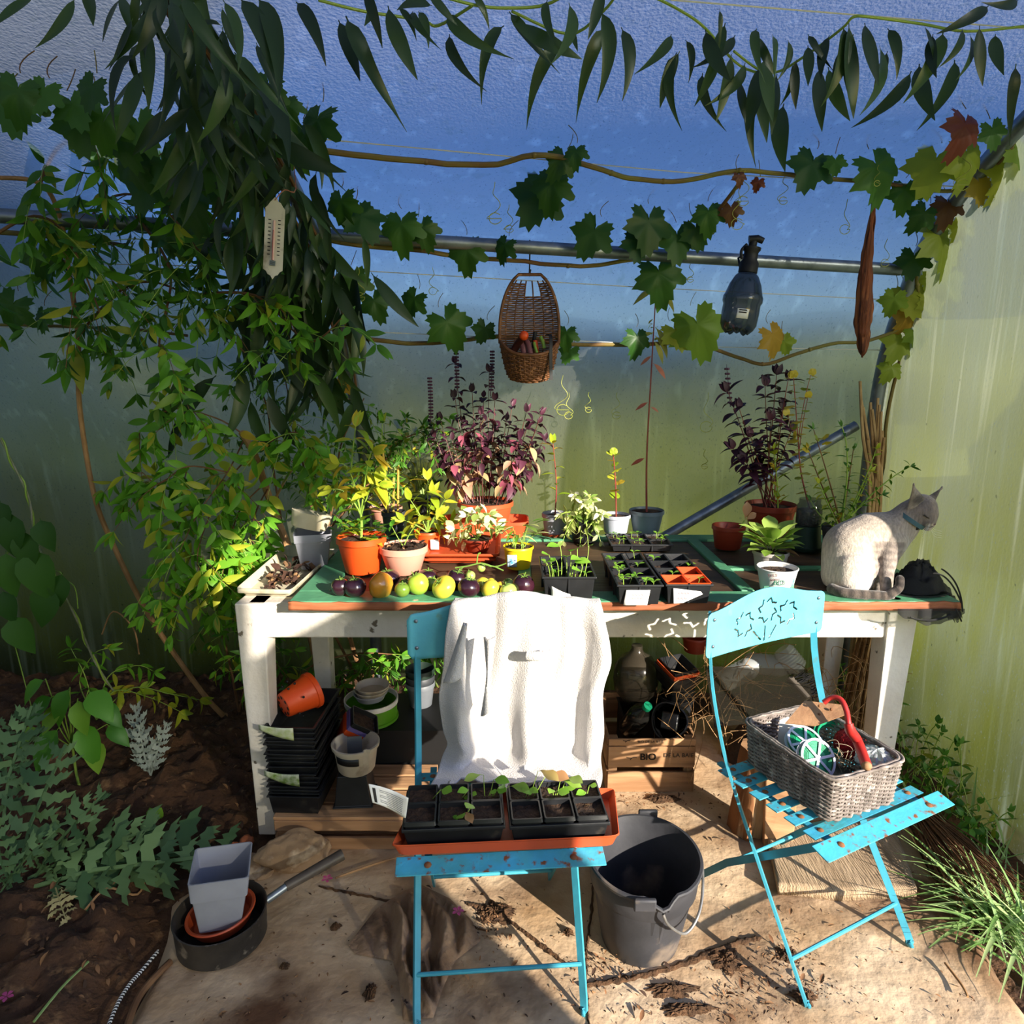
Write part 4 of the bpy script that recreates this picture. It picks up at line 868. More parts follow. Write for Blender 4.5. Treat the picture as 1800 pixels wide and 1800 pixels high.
def towel(u, v):
    j = min(int(v*(len(LA)-1)), len(LA)-2); f = v*(len(LA)-1)-j; a = LA[j].lerp(LA[j+1], f); b = LB[j].lerp(LB[j+1], f); p = a.lerp(b, u)
    hang = max(0, min(1, (v-.26)/.5)); back = v < .2
    fold = .024*sin(u*14+.8+1.4*nz(v*2, u*2))+.013*sin(u*31+2+v*3)+.012*nz(u*7, v*4, 3)
    crown = .014*math.exp(-((u-.42)/.17)**2)*math.exp(-((v-.24)/.1)**2)+.006*math.exp(-((u-.1)/.06)**2)*math.exp(-((v-.24)/.06)**2)
    arch = .030*(.5+.5*cos(pi*(2*u-1)))*math.exp(-((v-.23)/.12)**2)*.45
    p = p+V((.006*nz(v*9, 7)*(1 if u > .9 or u < .1 else 0), -(.004+1.0*max(fold, -.02)*(.25+.75*hang))*(0 if back else 1), crown+arch+.004*nz(u*8, v*8, 2)))
    if v > .84: p.z = max(p.z, .432+.02*abs(nz(u*5, v*9, 1))+.008)
    return p
t = thing('towel', 'worn white terry towel draped over turquoise chair back', 'towel', V((-.02, 1.6, .85)))
obj('cloth', MB().grid(towel, 120, 110), M_towel, t, solid=.005, ang=180)
def flap(u, v): # loose folded corners hanging in front
    p = at_y(818-u*28*v-8*v, 1095+92*v+12*u*v, 1.515-.012*v); return p+V((0, -.014*sin(u*pi)-.006*v, 0))
obj('hanging_corner', MB().grid(flap, 10, 24), M_towel, t, solid=.005, ang=180)
obj('hanging_corner', MB().grid(lambda u, v: at_y(850-u*34*v+10*v+u*22, 1120+120*v+18*u*v, 1.512-.01*v)+V((0, -.016*sin(u*pi)-.004*v, 0)), 10, 24), M_towel, t, solid=.005, ang=180)
obj('hem_roll', MB().tube(bez(at_y(928, 1152, 1.535), at_y(948, 1156, 1.52), at_y(968, 1150, 1.535), 8), .012, 10), M_towel, t)

# ---------------------------------------------------------------- tray of seedlings on the chair seat
ZS = .4185
fl_, fr_, br_, bl_ = at_z(688, 1488, ZS+.03), at_z(1088, 1470, ZS+.03), at_z(1079, 1386, ZS+.03), at_z(735, 1398, ZS+.03)
bl_ = br_+(fl_-fr_)*.97
tray_quad('saucer_tray', 'long terracotta plastic tray on chair seat holding black pots', 'tray', [V((p.x, p.y, 0)) for p in (fl_, fr_, br_, bl_)], ZS+.004, .028, .007, M_terra)
def carrier(label, f0, f1, b0, zb, hh, side):
    zr = zb+hh; A, B, C = at_z(*f0, zr), at_z(*f1, zr), at_z(*b0, zr); ux = (B-A); wd = ux.length; ux.normalize(); uy = V((-ux.y, ux.x, 0)); dp = (C-A).dot(uy)
    rz = atan2(ux.y, ux.x); o = (A+B)/2; o.z = zb; t = thing('pot_carrier', label, 'tray', o, rz); W = wd/2
    q = lambda k, z: [V((-W-k, -k, z)), V((W+k, -k, z)), V((W+k, dp+k, z)), V((-W-k, dp+k, z))]
    L_ = [q(-.008, 0), q(-.001, hh-.008), q(.003, hh-.008), q(.003, hh), q(-.002, hh), q(-.010, .003)]; vs = [p for r in L_ for p in r]
    obj('carrier', MB().add(vs, [(3, 2, 1, 0), (20, 21, 22, 23)]+[(r*4+e, r*4+(e+1) % 4, r*4+4+(e+1) % 4, r*4+4+e) for r in range(5) for e in range(4)]), M_black, t, world=False, smooth=False, bevel=.002)
    for j in range(2):
        for i in range(3):
            loc = MW[t.name] @ V((-W+wd*(i+.5)/3, dp*(j+.5)/2, .004)); a = min(wd/3, dp/2)/2-.0015
            s_ = sqpot('seedling_pot', f'square black pot in {"front" if j == 0 else "back"} row, {("left", "middle", "right")[i]} place, of the {side} carrier', 'plant pot', loc, a, a*.80, hh+.010, M_black, rz, None, .80, 'square black pots in carriers on chair', .16)
            if (side, i, j) in SEEDS:
                for (px, py, sz) in SEEDS[(side, i, j)]:
                    e = at_y(px, py, loc.y); p = V((loc.x*.6+e.x*.4, loc.y, loc.z+hh*.75)); stem(s_, bez(p, (p+e)/2+V((0, -.004, .004)), e, 5), (.0013, .0008), M_gstem, n=4)
                    put(s_, RN.choice(L_seed if sz < .045 else L_lett), e, V((RN.uniform(-1, 1), -.5, .3)), (0, -.5, 1), sz)
            for k in range(7):
                p = loc+V((RN.uniform(-.7, .7)*a, RN.uniform(-.7, .7)*a, hh*.83)); put(s_, L_dry[0], p, rv()+V((0, 0, .1)), (0, 0, 1), RN.uniform(.008, .02))
SEEDS = {('left', 0, 1): [(775, 1388, .035)], ('left', 1, 1): [(824, 1388, .03), (826, 1395, .02), (815, 1402, .015)], ('left', 2, 1): [(850, 1362, .045), (868, 1370, .04), (872, 1388, .03), (878, 1382, .025), (862, 1391, .02), (895, 1382, .05)],
 ('left', 1, 0): [(788, 1439, .03), (806, 1433, .03), (804, 1445, .03), (818, 1428, .045), (832, 1415, .035)], ('left', 2, 0): [(862, 1443, .02), (874, 1443, .022)], ('right', 0, 1): [(935, 1389, .035), (928, 1388, .03), (946, 1355, .06), (960, 1362, .055)],
 ('right', 1, 1): [(978, 1390, .035), (985, 1372, .05), (996, 1368, .05), (994, 1384, .025), (972, 1388, .03)], ('right', 2, 1): [(1030, 1392, .03), (1036, 1380, .02)], ('right', 2, 0): [(1042, 1439, .035), (1052, 1440, .025)]}
carrier('black plastic carrier with six pots beside the white plant label', (708, 1458), (886, 1450), (728, 1390), ZS+.012, .046, 'left')
carrier('black plastic carrier with six pots at bucket end of tray', (898, 1452), (1070, 1444), (905, 1386), ZS+.012, .046, 'right')
p0 = at_y(707, 1440, 1.27); t = thing('plant_label', 'curved white printed plant label leaning out of seedling carrier', 'label', p0)
def cardf(u, v):
    x = 713-58*u+(5-12*u)*v; y = 1440-46*u-(37-10*u)*v+14*u*u-6*(v-.5)*u; return at_y(x, y, 1.262-.02*u+.02*sin(u*pi)*.6)
obj('card', MB().grid(cardf, 14, 8), M_paper, t, solid=.0006)
for i in range(9): obj('print_line', MB().grid(lambda u, v: V(cardf(.12+.62*u*(1 if i % 3 else .7), .12+.085*i+.03*v))+V((0, -.0012, 0)), 8, 1), mat('grey print', '#8d8d90', None, rough=.8), t, solid=.0003)
obj('print_block', MB().grid(lambda u, v: V(cardf(.84+.08*u, .1+.75*v))+V((0, -.0012, 0)), 2, 6), M_ink, t, solid=.0003)
# ---------------------------------------------------------------- cat sitting at the end of the table
def spheres(chain, n=7):
    o = []
    for (x0, y0, Y0, r0, *s0), (x1, y1, Y1, r1, *s1) in zip(chain, chain[1:]):
        for i in range(n+1):
            f = i/n; p = at_y(x0+(x1-x0)*f, y0+(y1-y0)*f, Y0+(Y1-Y0)*f); r = (r0+(r1-r0)*f)*pxm(p); dy = (s0 or [1])[0]*(1-f)+(s1 or [1])[0]*f; o.append((p, V((r, r*dy, r))))
    return o
CB = []
CB += spheres([(1484, 1009, 1.93, 38, 1.05), (1497, 964, 1.94, 49, .95), (1530, 945, 1.935, 45, .85), (1564, 937, 1.925, 38, .85), (1582, 925, 1.92, 32, .8), (1600, 904, 1.915, 25, .95), (1617, 896, 1.91, 25, 1.05)])
CB += spheres([(1505, 1000, 1.885, 37, .75), (1503, 1016, 1.875, 33, .7)], 3)
CB += spheres([(1500, 1030, 1.865, 19), (1498, 1045, 1.85, 11), (1540, 1050, 1.84, 9)])
CB += spheres([(1568, 950, 1.905, 27), (1561, 975, 1.885, 19), (1558, 1003, 1.862, 13), (1558, 1038, 1.835, 10), (1562, 1056, 1.82, 9.5), (1574, 1061, 1.812, 8)])
CB += spheres([(1556, 960, 1.96, 24), (1550, 985, 1.94, 17), (1546, 1010, 1.915, 12), (1545, 1042, 1.89, 10), (1552, 1053, 1.88, 9)])
CB += spheres([(1620, 893, 1.91, 25), (1625, 903, 1.905, 22), (1630, 913, 1.895, 15), (1635, 919, 1.888, 9.5)])
CB += spheres([(1631, 921, 1.895, 10), (1630, 926, 1.893, 8)], 2)
TAIL = spline([at_y(x, y, Y) for x, y, Y in ((1462, 1044, 1.86), (1478, 1056, 1.83), (1500, 1060, 1.815), (1523, 1060, 1.81), (1547, 1054, 1.805), (1566, 1044, 1.80), (1580, 1033, 1.80), (1582, 1018, 1.805))], 8)
bm = bmesh.new()
def bm_ell(p, r):
    M = Matrix.Translation(p) @ Matrix.Diagonal((r.x, r.y, r.z, 1)); bmesh.ops.create_icosphere(bm, subdivisions=3, radius=1, matrix=M)
for p, r in CB: bm_ell(p, r)
for i, p in enumerate(TAIL):
    r = .0155*(1-.25*i/len(TAIL)); p.z = max(p.z, TZ+r*.85); bm_ell(p, V((r, r, r)))
def ear(b0, b1, tip, th=.006):
    b0, b1, tip = V(b0), V(b1), V(tip); n = (b1-b0).cross(tip-b0).normalized()
    for i in range(15):
        f = i/14; a, b = b0.lerp(tip, f), b1.lerp(tip, f); q = (1-f)**.8
        c = (a+b)/2; hw = max((b-a).length/2*(1.1 if f < .7 else 1), .003); u = (b-a).normalized() if (b-a).length > 1e-5 else V((1, 0, 0)); w3 = n; v3 = w3.cross(u)
        M = Matrix((( u.x*hw, v3.x*.007, w3.x*th, c.x), (u.y*hw, v3.y*.007, w3.y*th, c.y), (u.z*hw, v3.z*.007, w3.z*th, c.z), (0, 0, 0, 1))); bmesh.ops.create_icosphere(bm, subdivisions=2, radius=1, matrix=M)
ear(at_y(1594, 895, 1.888), at_y(1626, 876, 1.866), at_y(1606, 852, 1.846)); ear(at_y(1623, 877, 1.92), at_y(1641, 888, 1.905), at_y(1656, 857, 1.935))
me = bpy.data.meshes.new('cat'); bm.to_mesh(me); bm.free(); tmp = bpy.data.objects.new('tmp', me); COL.objects.link(tmp)
rm = tmp.modifiers.new('r', 'REMESH'); rm.mode = 'VOXEL'; rm.voxel_size = .0030; sm = tmp.modifiers.new('s', 'SMOOTH'); sm.factor = .5; sm.iterations = 6
dg = bpy.context.evaluated_depsgraph_get(); cme = bpy.data.meshes.new_from_object(tmp.evaluated_get(dg))
for v in cme.vertices:
    if v.co.z < TZ+.001: v.co.z = TZ+.001
bpy.data.objects.remove(tmp)
cat_c = at_y(1530, 1000, 1.93); cat_c.z = TZ
ct = thing('cat', 'pale cream and grey cat sitting upright at table end, eyes closed', 'cat', cat_c)
hd = at_y(1622, 900, 1.90); nose = at_y(1640, 920, 1.885); e1 = at_y(1612, 876, 1.87); e2 = at_y(1645, 870, 1.925)
ca = cme.color_attributes.new('fur', 'FLOAT_COLOR', 'POINT')
CC = {k: V(srgb(h)[:3]) for k, h in dict(cream='#bdaf9f', taupe='#8a7d74', dark='#332b28', mid='#6f645e', white='#d3c8ba', face='#75675f').items()}
def ss(a, b, x): x = max(0, min(1, (x-a)/(b-a))); return x*x*(3-2*x)
paw_front = at_y(1560, 1030, 1.85)
import numpy as np
tl = np.array([tuple(p) for p in TAIL])
cols = []
I0 = Matrix.Translation(-cat_c)
for v in cme.vertices:
    p = v.co; n_ = nz(p.x, p.y, p.z, 60)
    c = CC['cream'].lerp(CC['taupe'], .75*ss(1.12-.25, 1.05, p.z+.25*(p.x-cat_c.x))*.9+.12*n_)  # shade on the upper body painted in as taupe
    lit_low = ss(.96, .84, p.z)*ss(1.28, 1.2, p.x); c = c.lerp(CC['white'], .7*lit_low)  # sunlight on the haunch painted in as whiter fur low down
    dh = (p-hd).length; c = c.lerp(CC['face'], ss(.062, .035, dh)*.75)
    dn = (p-nose).length; c = c.lerp(CC['mid'], ss(.035, .012, dn)*.6)
    if p.z < hd.z-.028 and dh < .07 and p.x > hd.x-.0: c = c.lerp(CC['cream'], .6)
    for e in (e1, e2): c = c.lerp(CC['dark'], ss(.028, .010, (p-e).length)*.8)
    dl = math.hypot(p.x-paw_front.x, p.y-paw_front.y)
    if p.z < .93 and p.x > paw_front.x-.045: c = c.lerp(CC['taupe'], .75*ss(.06, .03, dl)); c = c.lerp(CC['mid'], .6*ss(.06, .03, dl)*(.5+.5*sin(p.z*330+n_*2)))
    if p.z < TZ+.05 or p.y < 1.835:
        d2 = ((tl-np.array(tuple(p)))**2).sum(1); j = int(d2.argmin())
        if d2[j] < .021**2: 
            f = j/len(tl); s_ = .5+.5*sin(f*58); c = V(srgb('#64584f')[:3]).lerp(V(srgb('#1d1714')[:3]), (.1+.9*s_)*(.65+.35*f)); c = c.lerp(CC['dark'], ss(.7, .95, f)*.7)
    cols += [c.x, c.y, c.z, 1]
ca.data.foreach_set('color', cols); cme.transform(I0)
m = mat('cat fur', '#d9cdbf', None, rough=.9, sheen=.3, bump=.25, scale=60, bscale=220); N = m.node_tree.nodes; at_ = N.new('ShaderNodeVertexColor'); at_.layer_name = 'fur'
tx_ = N.new('ShaderNodeTexCoord'); mp_ = N.new('ShaderNodeMapping'); mp_.inputs['Scale'].default_value = (1, 1, .22); ns_ = N.new('ShaderNodeTexNoise'); ns_.inputs['Scale'].default_value = 190; ns_.inputs['Detail'].default_value = 3
rg_ = N.new('ShaderNodeMapRange'); rg_.inputs[1].default_value = .35; rg_.inputs[2].default_value = .65; rg_.inputs[3].default_value = .72; rg_.inputs[4].default_value = 1.08; mx_ = N.new('ShaderNodeVectorMath'); mx_.operation = 'MULTIPLY'
LK = m.node_tree.links.new; LK(tx_.outputs['Object'], mp_.inputs[0]); LK(mp_.outputs[0], ns_.inputs[0]); LK(ns_.outputs[0], rg_.inputs[0]); LK(at_.outputs[0], mx_.inputs[0]); LK(rg_.outputs[0], mx_.inputs[1]); LK(mx_.outputs[0], N['Principled BSDF'].inputs['Base Color'])
cme.materials.clear(); cme.materials.append(m); cme.polygons.foreach_set('use_smooth', [True]*len(cme.polygons)); cme.name = 'cat_body'
o = bpy.data.objects.new('body', cme); COL.objects.link(o); o.parent = ct; MW[o.name] = MW[ct.name]
def face(name, pts, r, mm, n=6): obj(name, MB().tube(spline([at_y(x, y, Y) for x, y, Y in pts], 5), r, n), mm, ct)
M_cd = mat('dark skin', '#2a2220', None, rough=.5)
face('eye', [(1624, 905, 1.868), (1629, 909, 1.868), (1633, 911, 1.872)], .0016, M_cd); face('mouth', [(1640, 925, 1.876), (1634, 927, 1.872), (1628, 925, 1.868)], .0008, M_cd)
obj('nose', MB().ball(at_y(1641, 921, 1.878), (.0055, .006, .0045), 10, 6), mat('nose leather', '#5a4540', None, rough=.4), ct)
for sgn, e in ((-1, 0), (1, 0)):
    for k in range(4): face('whisker', [(1634, 922+k, 1.872+.02*(sgn > 0)), (1630-6*(sgn < 0)+12*(sgn > 0), 930+4*k, 1.86+.03*(sgn > 0)), (1622+34*(sgn > 0), 934+4*k, 1.86+.03*(sgn > 0))], .00022, M_paper, 4)
cc_, ax = at_y(1598, 911, 1.917), (at_y(1612, 896, 1.91)-at_y(1588, 922, 1.92)).normalized(); Mx = ax.to_track_quat('Z', 'Y').to_matrix()
obj('collar', MB().lathe([(.0455, -.006), (.0485, -.006), (.0485, .006), (.0455, .006)], 32, cc_, Mx, 1, .95), mat('teal collar', '#3f5f68', None, rough=.6), ct, label='thin teal collar')
obj('collar_buckle', MB().ball(at_y(1611, 928, 1.885), (.007, .006, .007), 10, 6), M_dark, ct)
for k in range(3): face('toe_line', [(1572+k*3.2, 1060, 1.800), (1574+k*3.2, 1066, 1.800)], .0006, M_cd, 4)
# ---------------------------------------------------------------- crumpled black net at the table end
def net_material():
    m = bpy.data.materials.new('black net'); m.use_nodes = True; n = m.node_tree.nodes; L = m.node_tree.links; b = n['Principled BSDF']; b.inputs['Base Color'].default_value = (.006, .006, .007, 1); b.inputs['Roughness'].default_value = .85
    t = n.new('ShaderNodeBsdfTransparent'); ms = n.new('ShaderNodeMixShader'); ms.inputs[0].default_value = .22; L.new(b.outputs[0], ms.inputs[1]); L.new(t.outputs[0], ms.inputs[2]); L.new(ms.outputs[0], n['Material Output'].inputs[0]); return m
M_net = net_material(); t = thing('black_net', 'crumpled black garden net hanging over table end behind cat', 'net', at_y(1640, 1060, 1.95))
def net(seed, sc):
    def fn(u, v):
        a = 2*pi*u; r = (1-v)**.75; px = 1622+72*r*cos(a)*sc+8*r*nz(u*7, v*3, seed); py = 1068-(78*(1-r**2.2)*(1-.25*r*cos(a+.6))+20*r*nz(u*9, v*5, seed+4)+7*nz(u*24, v*11, seed+9)-8*nz(v*4, seed)); Y = 1.95+.14*r*sin(a)*sc
        p = at_y(px, py, Y); p.z = max(p.z+.012*nz(u*14, v*8, seed), TZ+.003) if p.x < DX1+.01 else p.z-.03*r; return p
    return MB().grid(fn, 64, 22, closed=True)
for k in range(3): obj('net_layer', net(k*3.3, 1-.1*k), M_net, t, ang=180)
def drape(u, v):
    p = at_y(1578+u*118, 1070+v*(20*sin(u*pi)+8+6*nz(u*6, 1)), 1.775-.004*sin(u*20)); return p
obj('net_layer', MB().grid(drape, 40, 6), M_net, t, ang=180)
for x0, y0, x1, y1, x2, y2 in ((1600, 1085, 1625, 1096, 1665, 1084), (1612, 1088, 1640, 1098, 1672, 1080), (1680, 1070, 1686, 1082, 1690, 1092), (1655, 1000, 1690, 1020, 1692, 1075), (1640, 1008, 1668, 1005, 1690, 1060)):
    obj('net_edge', MB().tube(bez(at_y(x0, y0, 1.77), at_y(x1, y1, 1.765), at_y(x2, y2, 1.77), 12), .0022, 6), M_dark, t)
# ---------------------------------------------------------------- wicker basket of tools on the right chair
RN.seed(77)
M_wick = mat('weathered grey wicker', '#8c8078', '#5f564f', 30, .8, bump=.3, stretch=(1, 1, 1), c3='#b5aaa0', s3=50, r3=(.55, .7))
M_wickb = mat('brown wicker', '#7a4f2e', '#5a381f', 30, .6, bump=.2, c3='#a8754a', s3=40, r3=(.6, .7))
def weave(root, ring, rows, nst, amp, r, m, seg, closed=True, v0=0, v1=1):
    mb = MB()
    for i in range(rows):
        v = v0+(v1-v0)*i/(rows-1); pts = []
        for e in range(seg+(0 if closed else 1)):
            u = e/seg; p, n = ring(u, v); pts.append(p+n*amp*sin(pi*nst*u+pi*i)+V((0, 0, r*.5*nz(u*40, i, 3))))
        mb.tube(pts, r*RN.uniform(.85, 1.1), 5, closed=closed, cap=not closed)
    obj('weave', mb, m, root, kind='stuff', ang=180)
    mb = MB()
    for k in range(nst):
        mb.tube([ring((k+.5)/nst, v0+(v1-v0)*j/6)[0] for j in range(7)], r*.9, 5)
    obj('stake', mb, m, root, kind='stuff', ang=180)
zb = .419
A, B, C = at_z(1455, 1450, zb), at_z(1574, 1412, zb), at_z(1330, 1330, zb)
h_ = at_y(1458, 1377, A.y-.012).z-zb; BX = (B-A); BY = (C-A); bc = A+BX/2+BY/2; bw, bl = BX.length, BY.length; bx = BX.normalized(); by_ = V((-bx.y, bx.x, 0)); bl = BY.dot(by_)*.97; bc = A+bx*bw/2+by_*bl/2
bt = thing('wicker_basket', 'rectangular weathered wicker basket on turquoise chair seat', 'basket', bc)
def rect_ring(u, v, k=0):
    W, Lg, r = bw/2*(1+.10*v)+k, bl/2*(1+.06*v)+k, .022; per = [(W, Lg)]
    # rounded rectangle by superellipse
    a = 2*pi*u; n = 9; c, s = cos(a), sin(a); q = (abs(c)**n+abs(s)**n)**(-1/n); x, y = c*q*W, s*q*Lg
    nn = (bx*(abs(c*q)**7*(1 if c > 0 else -1))+by_*(abs(s*q)**7*(1 if s > 0 else -1))).normalized()
    return bc+bx*x+by_*y+V((0, 0, .004+h_*v)), nn
weave(bt, rect_ring, 21, 50, .0032, .0031, M_wick, 230, v0=.03, v1=.93)
for k, dz in ((0, 0), (.004, .004), (-.003, .005)): obj('rim_rod', MB().tube([rect_ring(e/120, .97, k)[0]+V((0, 0, dz+.0008*sin(e*1.1+k*900))) for e in range(120)], .0036, 6, closed=True), M_wick, bt, ang=180)
obj('base', MB().add([bc+bx*(sx*bw/2*.98)+by_*(sy*bl/2*.98)+V((0, 0, .004)) for sx, sy in ((-1, -1), (1, -1), (1, 1), (-1, 1))], [(0, 1, 2, 3)]), M_wick, bt, solid=.004)
def in_b(px, py, f): return at_z(px, py, zb+h_*f)
M_reel = mat('pale violet white plastic', '#d6d4e0', '#c9c7d6', 9, .4); M_gwire = mat('green coated wire', '#1f9a6b', '#178058', 200, .4)
def reel(label, px, py, f, r, nrm):
    c = in_b(px, py, f); t = thing('wire_reel', label, 'wire reel', c, 0, 'two wire reels in the basket', nrm.normalized().to_track_quat('Z', 'Y').to_matrix().to_4x4())
    for z in (-.009, .009):
        o = obj('flange', MB().lathe([(r*.88, z-.001), (r, z-.001), (r, z+.001), (r*.88, z+.001), (r*.88, z-.001)], 40), M_reel, t, world=False)
        for k in range(6): a = k*pi/3; obj('spoke', MB().bar([(0, 0, z), (cos(a)*r*.92, sin(a)*r*.92, z)], .006, .002, (-sin(a), cos(a), 0)), M_reel, o, world=False)
    mb = MB().lathe([(0, -.006), (r*.86, -.006), (r*.86, .006), (0, .006)], 36)
    for k in range(9): mb.lathe([(r*.55+r*.035*k, -.0075+.0018*(k % 3)), (r*.58+r*.035*k, -.006), (r*.55+r*.035*k, .0075-.002*(k % 2)), (r*.53+r*.035*k, 0)], 36)
    obj('wire', mb, M_gwire, t, world=False, kind='stuff'); obj('hub', MB().lathe([(0, -.011), (r*.16, -.011), (r*.16, .011), (0, .011)], 16), M_reel, t, world=False)
reel('front green wire reel with white spokes leaning on basket wall', 1434, 1334, .84, .046, V((.25, -.75, .55)))
reel('rear green wire reel half behind the front reel', 1414, 1308, .78, .046, V((.15, -.5, .8)))
t = thing('wire_coil', 'loose coil of thick green wire beside red twine', 'wire coil', in_b(1462, 1300, .62)); c = MW[t.name].translation
for k in range(9): 
    nz_ = V((-.2+.1*(k % 3), -.6, .8)).normalized(); Mq = nz_.to_track_quat('Z', 'Y').to_matrix(); r = .036+.0025*(k % 4)
    obj('wire_loop', MB().tube([c+V((0, 0, .004*(k//3)))+Mq @ V((cos(a)*r, sin(a)*r, .002*(k % 5))) for a in (2*pi*e/36 for e in range(36))], .0021, 6, closed=True), M_gwire, t)
t = thing('twine_ball', 'large ball of bright red twine in the basket', 'twine', in_b(1495, 1308, .62)); c = MW[t.name].translation
M_tw = mat('red twine', '#b3161a', '#8a0f14', 90, .8, bump=.5); obj('ball', MB().ball(c, (.037, .037, .040), 20, 14), M_tw, t)
for k in range(34):
    ax = rv().normalized(); Mq = ax.to_track_quat('Z', 'Y').to_matrix(); obj('strand', MB().tube([c+Mq @ V((cos(a)*.0385, sin(a)*.0385, .004*sin(3*a))) for a in (2*pi*e/28 for e in range(28))], .0011, 5, closed=True), M_tw, t)
t = thing('hand_hoe', 'hand hoe with red painted bent neck and rusty blade', 'hand tool', in_b(1490, 1290, .9)); M_redp = mat('chipped red paint', '#b02a26', '#962320', 20, .45, c3='#6b4a3a', s3=30, r3=(.68, .75))
pn = [in_b(1518, 1352, 1.0)+V((0, -.01, .015)), in_b(1505, 1315, 1.1)+V((0, 0, .02)), at_y(1494, 1282, 1.40), at_y(1488, 1250, 1.42), at_y(1478, 1230, 1.44), at_y(1462, 1226, 1.455), at_y(1448, 1235, 1.46)]
ps = spline(pn, 6); obj('neck', MB().tube(ps[10:], .0062, 10), M_redp, t); obj('handle', MB().tube(ps[:15], lambda q: .0115 if q < .9 else .010, 12), M_redp, t); obj('worn_end', MB().ball(ps[0], (.0112, .0112, .0112), 12, 8), M_crate, t, label='bare worn wooden handle end')
bl4 = [at_y(1380, 1272, 1.455), at_y(1432, 1277, 1.44), at_y(1484, 1258, 1.45), at_y(1480, 1240, 1.475), at_y(1414, 1233, 1.50)]
obj('blade', MB().add(bl4, [(0, 1, 2, 3, 4)]), mat('rusty tan steel', '#a07a58', '#8a6548', 30, .6, bump=.2, c3='#c09a78'), t, solid=.003, smooth=False)
for px, py in ((1440, 1241), (1440, 1256), (1461, 1247)): obj('rivet', MB().ball(at_y(px, py, 1.462), .0035, 8, 5), M_rust, t)
t = thing('plastic_bag', 'crinkled clear plastic bag with green ties in basket corner', 'plastic bag', in_b(1540, 1338, .75)); c = MW[t.name].translation
def bagf(u, v):
    a = 2*pi*u; b = pi*(v-.5)*.99; q = 1+.22*nz(cos(a)*3, sin(a)*3, v*5)+.1*nz(u*30, v*20)
    return c+V((cos(a)*cos(b)*.042*q, sin(a)*cos(b)*.05*q, sin(b)*.03*q))
obj('film', MB().grid(bagf, 40, 24, closed=True), mat('clear plastic', '#e6ebea', None, rough=.12, glass=.6, spec=.9), t, ang=12)
obj('ties', MB().tube([c+V((.02*cos(a*3), .03*sin(a*2), .008*sin(a*5))) for a in (2*pi*e/60 for e in range(60))], .003, 6), M_gwire, t)
t = thing('paper_packet', 'folded white paper packet behind the wire reels', 'paper', in_b(1388, 1292, .7)); c = MW[t.name].translation
obj('paper', MB().add([c+V(p) for p in ((-.025, .01, -.03), (.02, -.015, -.035), (.03, -.01, .02), (-.02, .02, .03), (.005, .03, .034))], [(0, 1, 2, 3), (3, 2, 4)]), M_paper, t, solid=.001, smooth=False)
t = thing('raffia_tangle', 'tangle of pale raffia and wire ends in basket middle', 'raffia', in_b(1475, 1330, .7)); mb = MB()
for k in range(26):
    c = in_b(1475+RN.uniform(-22, 22), 1332+RN.uniform(-10, 12), .72); mb.tube(bez(c, c+rv(.03)+V((0, 0, .02)), c+rv(.035), 7), .0006, 4)
obj('strand', mb, mat('raffia', '#b8a488', '#8a765c', 9, .8), t, kind='stuff')
# ---------------------------------------------------------------- bucket, pan, rag, stones on the slab
t = thing('bucket', 'scuffed black builder bucket standing on sunlit concrete', 'bucket', V((.322, 1.478, .002)), 0, None, Matrix.Rotation(R(5), 4, 'X'))
BH, RB, RTt = .252, .096, .137; prof = [(0, .004), (RB*.97, .0), (RB, .004)]+[(RB+(RTt*.965-RB)*z, BH*z) for z in (.25, .5, .70)]+[(RTt*.93, BH*.71), (RTt*.94, BH*.72), (RTt*.965, BH*.94), (RTt, BH*.95), (RTt+.002, BH*.985), (RTt, BH), (RTt-.006, BH), (RTt-.010, BH*.95), (RB-.004, .01), (0, .01)]
M_bk = mat('scuffed black rubber', '#2b2c30', '#3a3a3e', 9, .6, bump=.15, c3='#8a7a6a', s3=7, r3=(.56, .72))
mb = MB().lathe(prof, 64)
for p in mb.v:
    a = atan2(p.y, p.x); 
    if p.z > BH*.9: p.z -= .016*math.exp(-((a+pi/2-.12)/.16)**2)-.006*math.exp(-((abs(a+pi/2-.12)-.28)/.12)**2)
    if p.z > BH*.9: q = 1+.10*math.exp(-((a+pi/2-.12)/.16)**2); p.x *= q; p.y *= q
obj('body', mb, M_bk, t, world=False)
M_hw = mat('handle wire', '#8f8d8a', '#6f6d6a', 30, .4, metal=.6)
obj('handle', MB().tube(spline([(.0, RTt+.006, BH*.93), (.06, RTt*.93, BH*1.0), (.118, .078, BH*1.005), (.142, .0, BH*.99)], 8) if 0 else spline([(.015, -RTt-.012, BH*.90), (.03, -RTt-.014, BH*.78), (.075, -.13, BH*.60), (.115, -.09, BH*.66), (.138, -.03, BH*.78), (.142, .03, BH*.88), (.11, .10, BH*.93), (.05, RTt+.002, BH*.95)], 8), .0034, 8), M_hw, t, world=False)
for y in (1, -1): obj('handle_ear', MB().box((.03*y+.005, y*(RTt+.004), BH*.97), (.05, .012, .032)), M_bk, t, world=False, bevel=.004)
t = thing('saucepan', 'old dented aluminium saucepan used as planter saucer', 'saucepan', V((at_z(358, 1717, 0).x+.0, 1.468, .0)), R(10)); 
M_pan = mat('blackened aluminium', '#4a443e', '#2b2826', 9, .55, metal=.35, bump=.2, c3='#a89c8c', s3=18, r3=(.62, .75))
obj('body', MB().lathe([(0, .002), (.098, .002), (.106, .010), (.109, .080), (.111, .083), (.108, .084), (.105, .08), (.100, .006), (0, .006)], 56), M_pan, t, world=False)
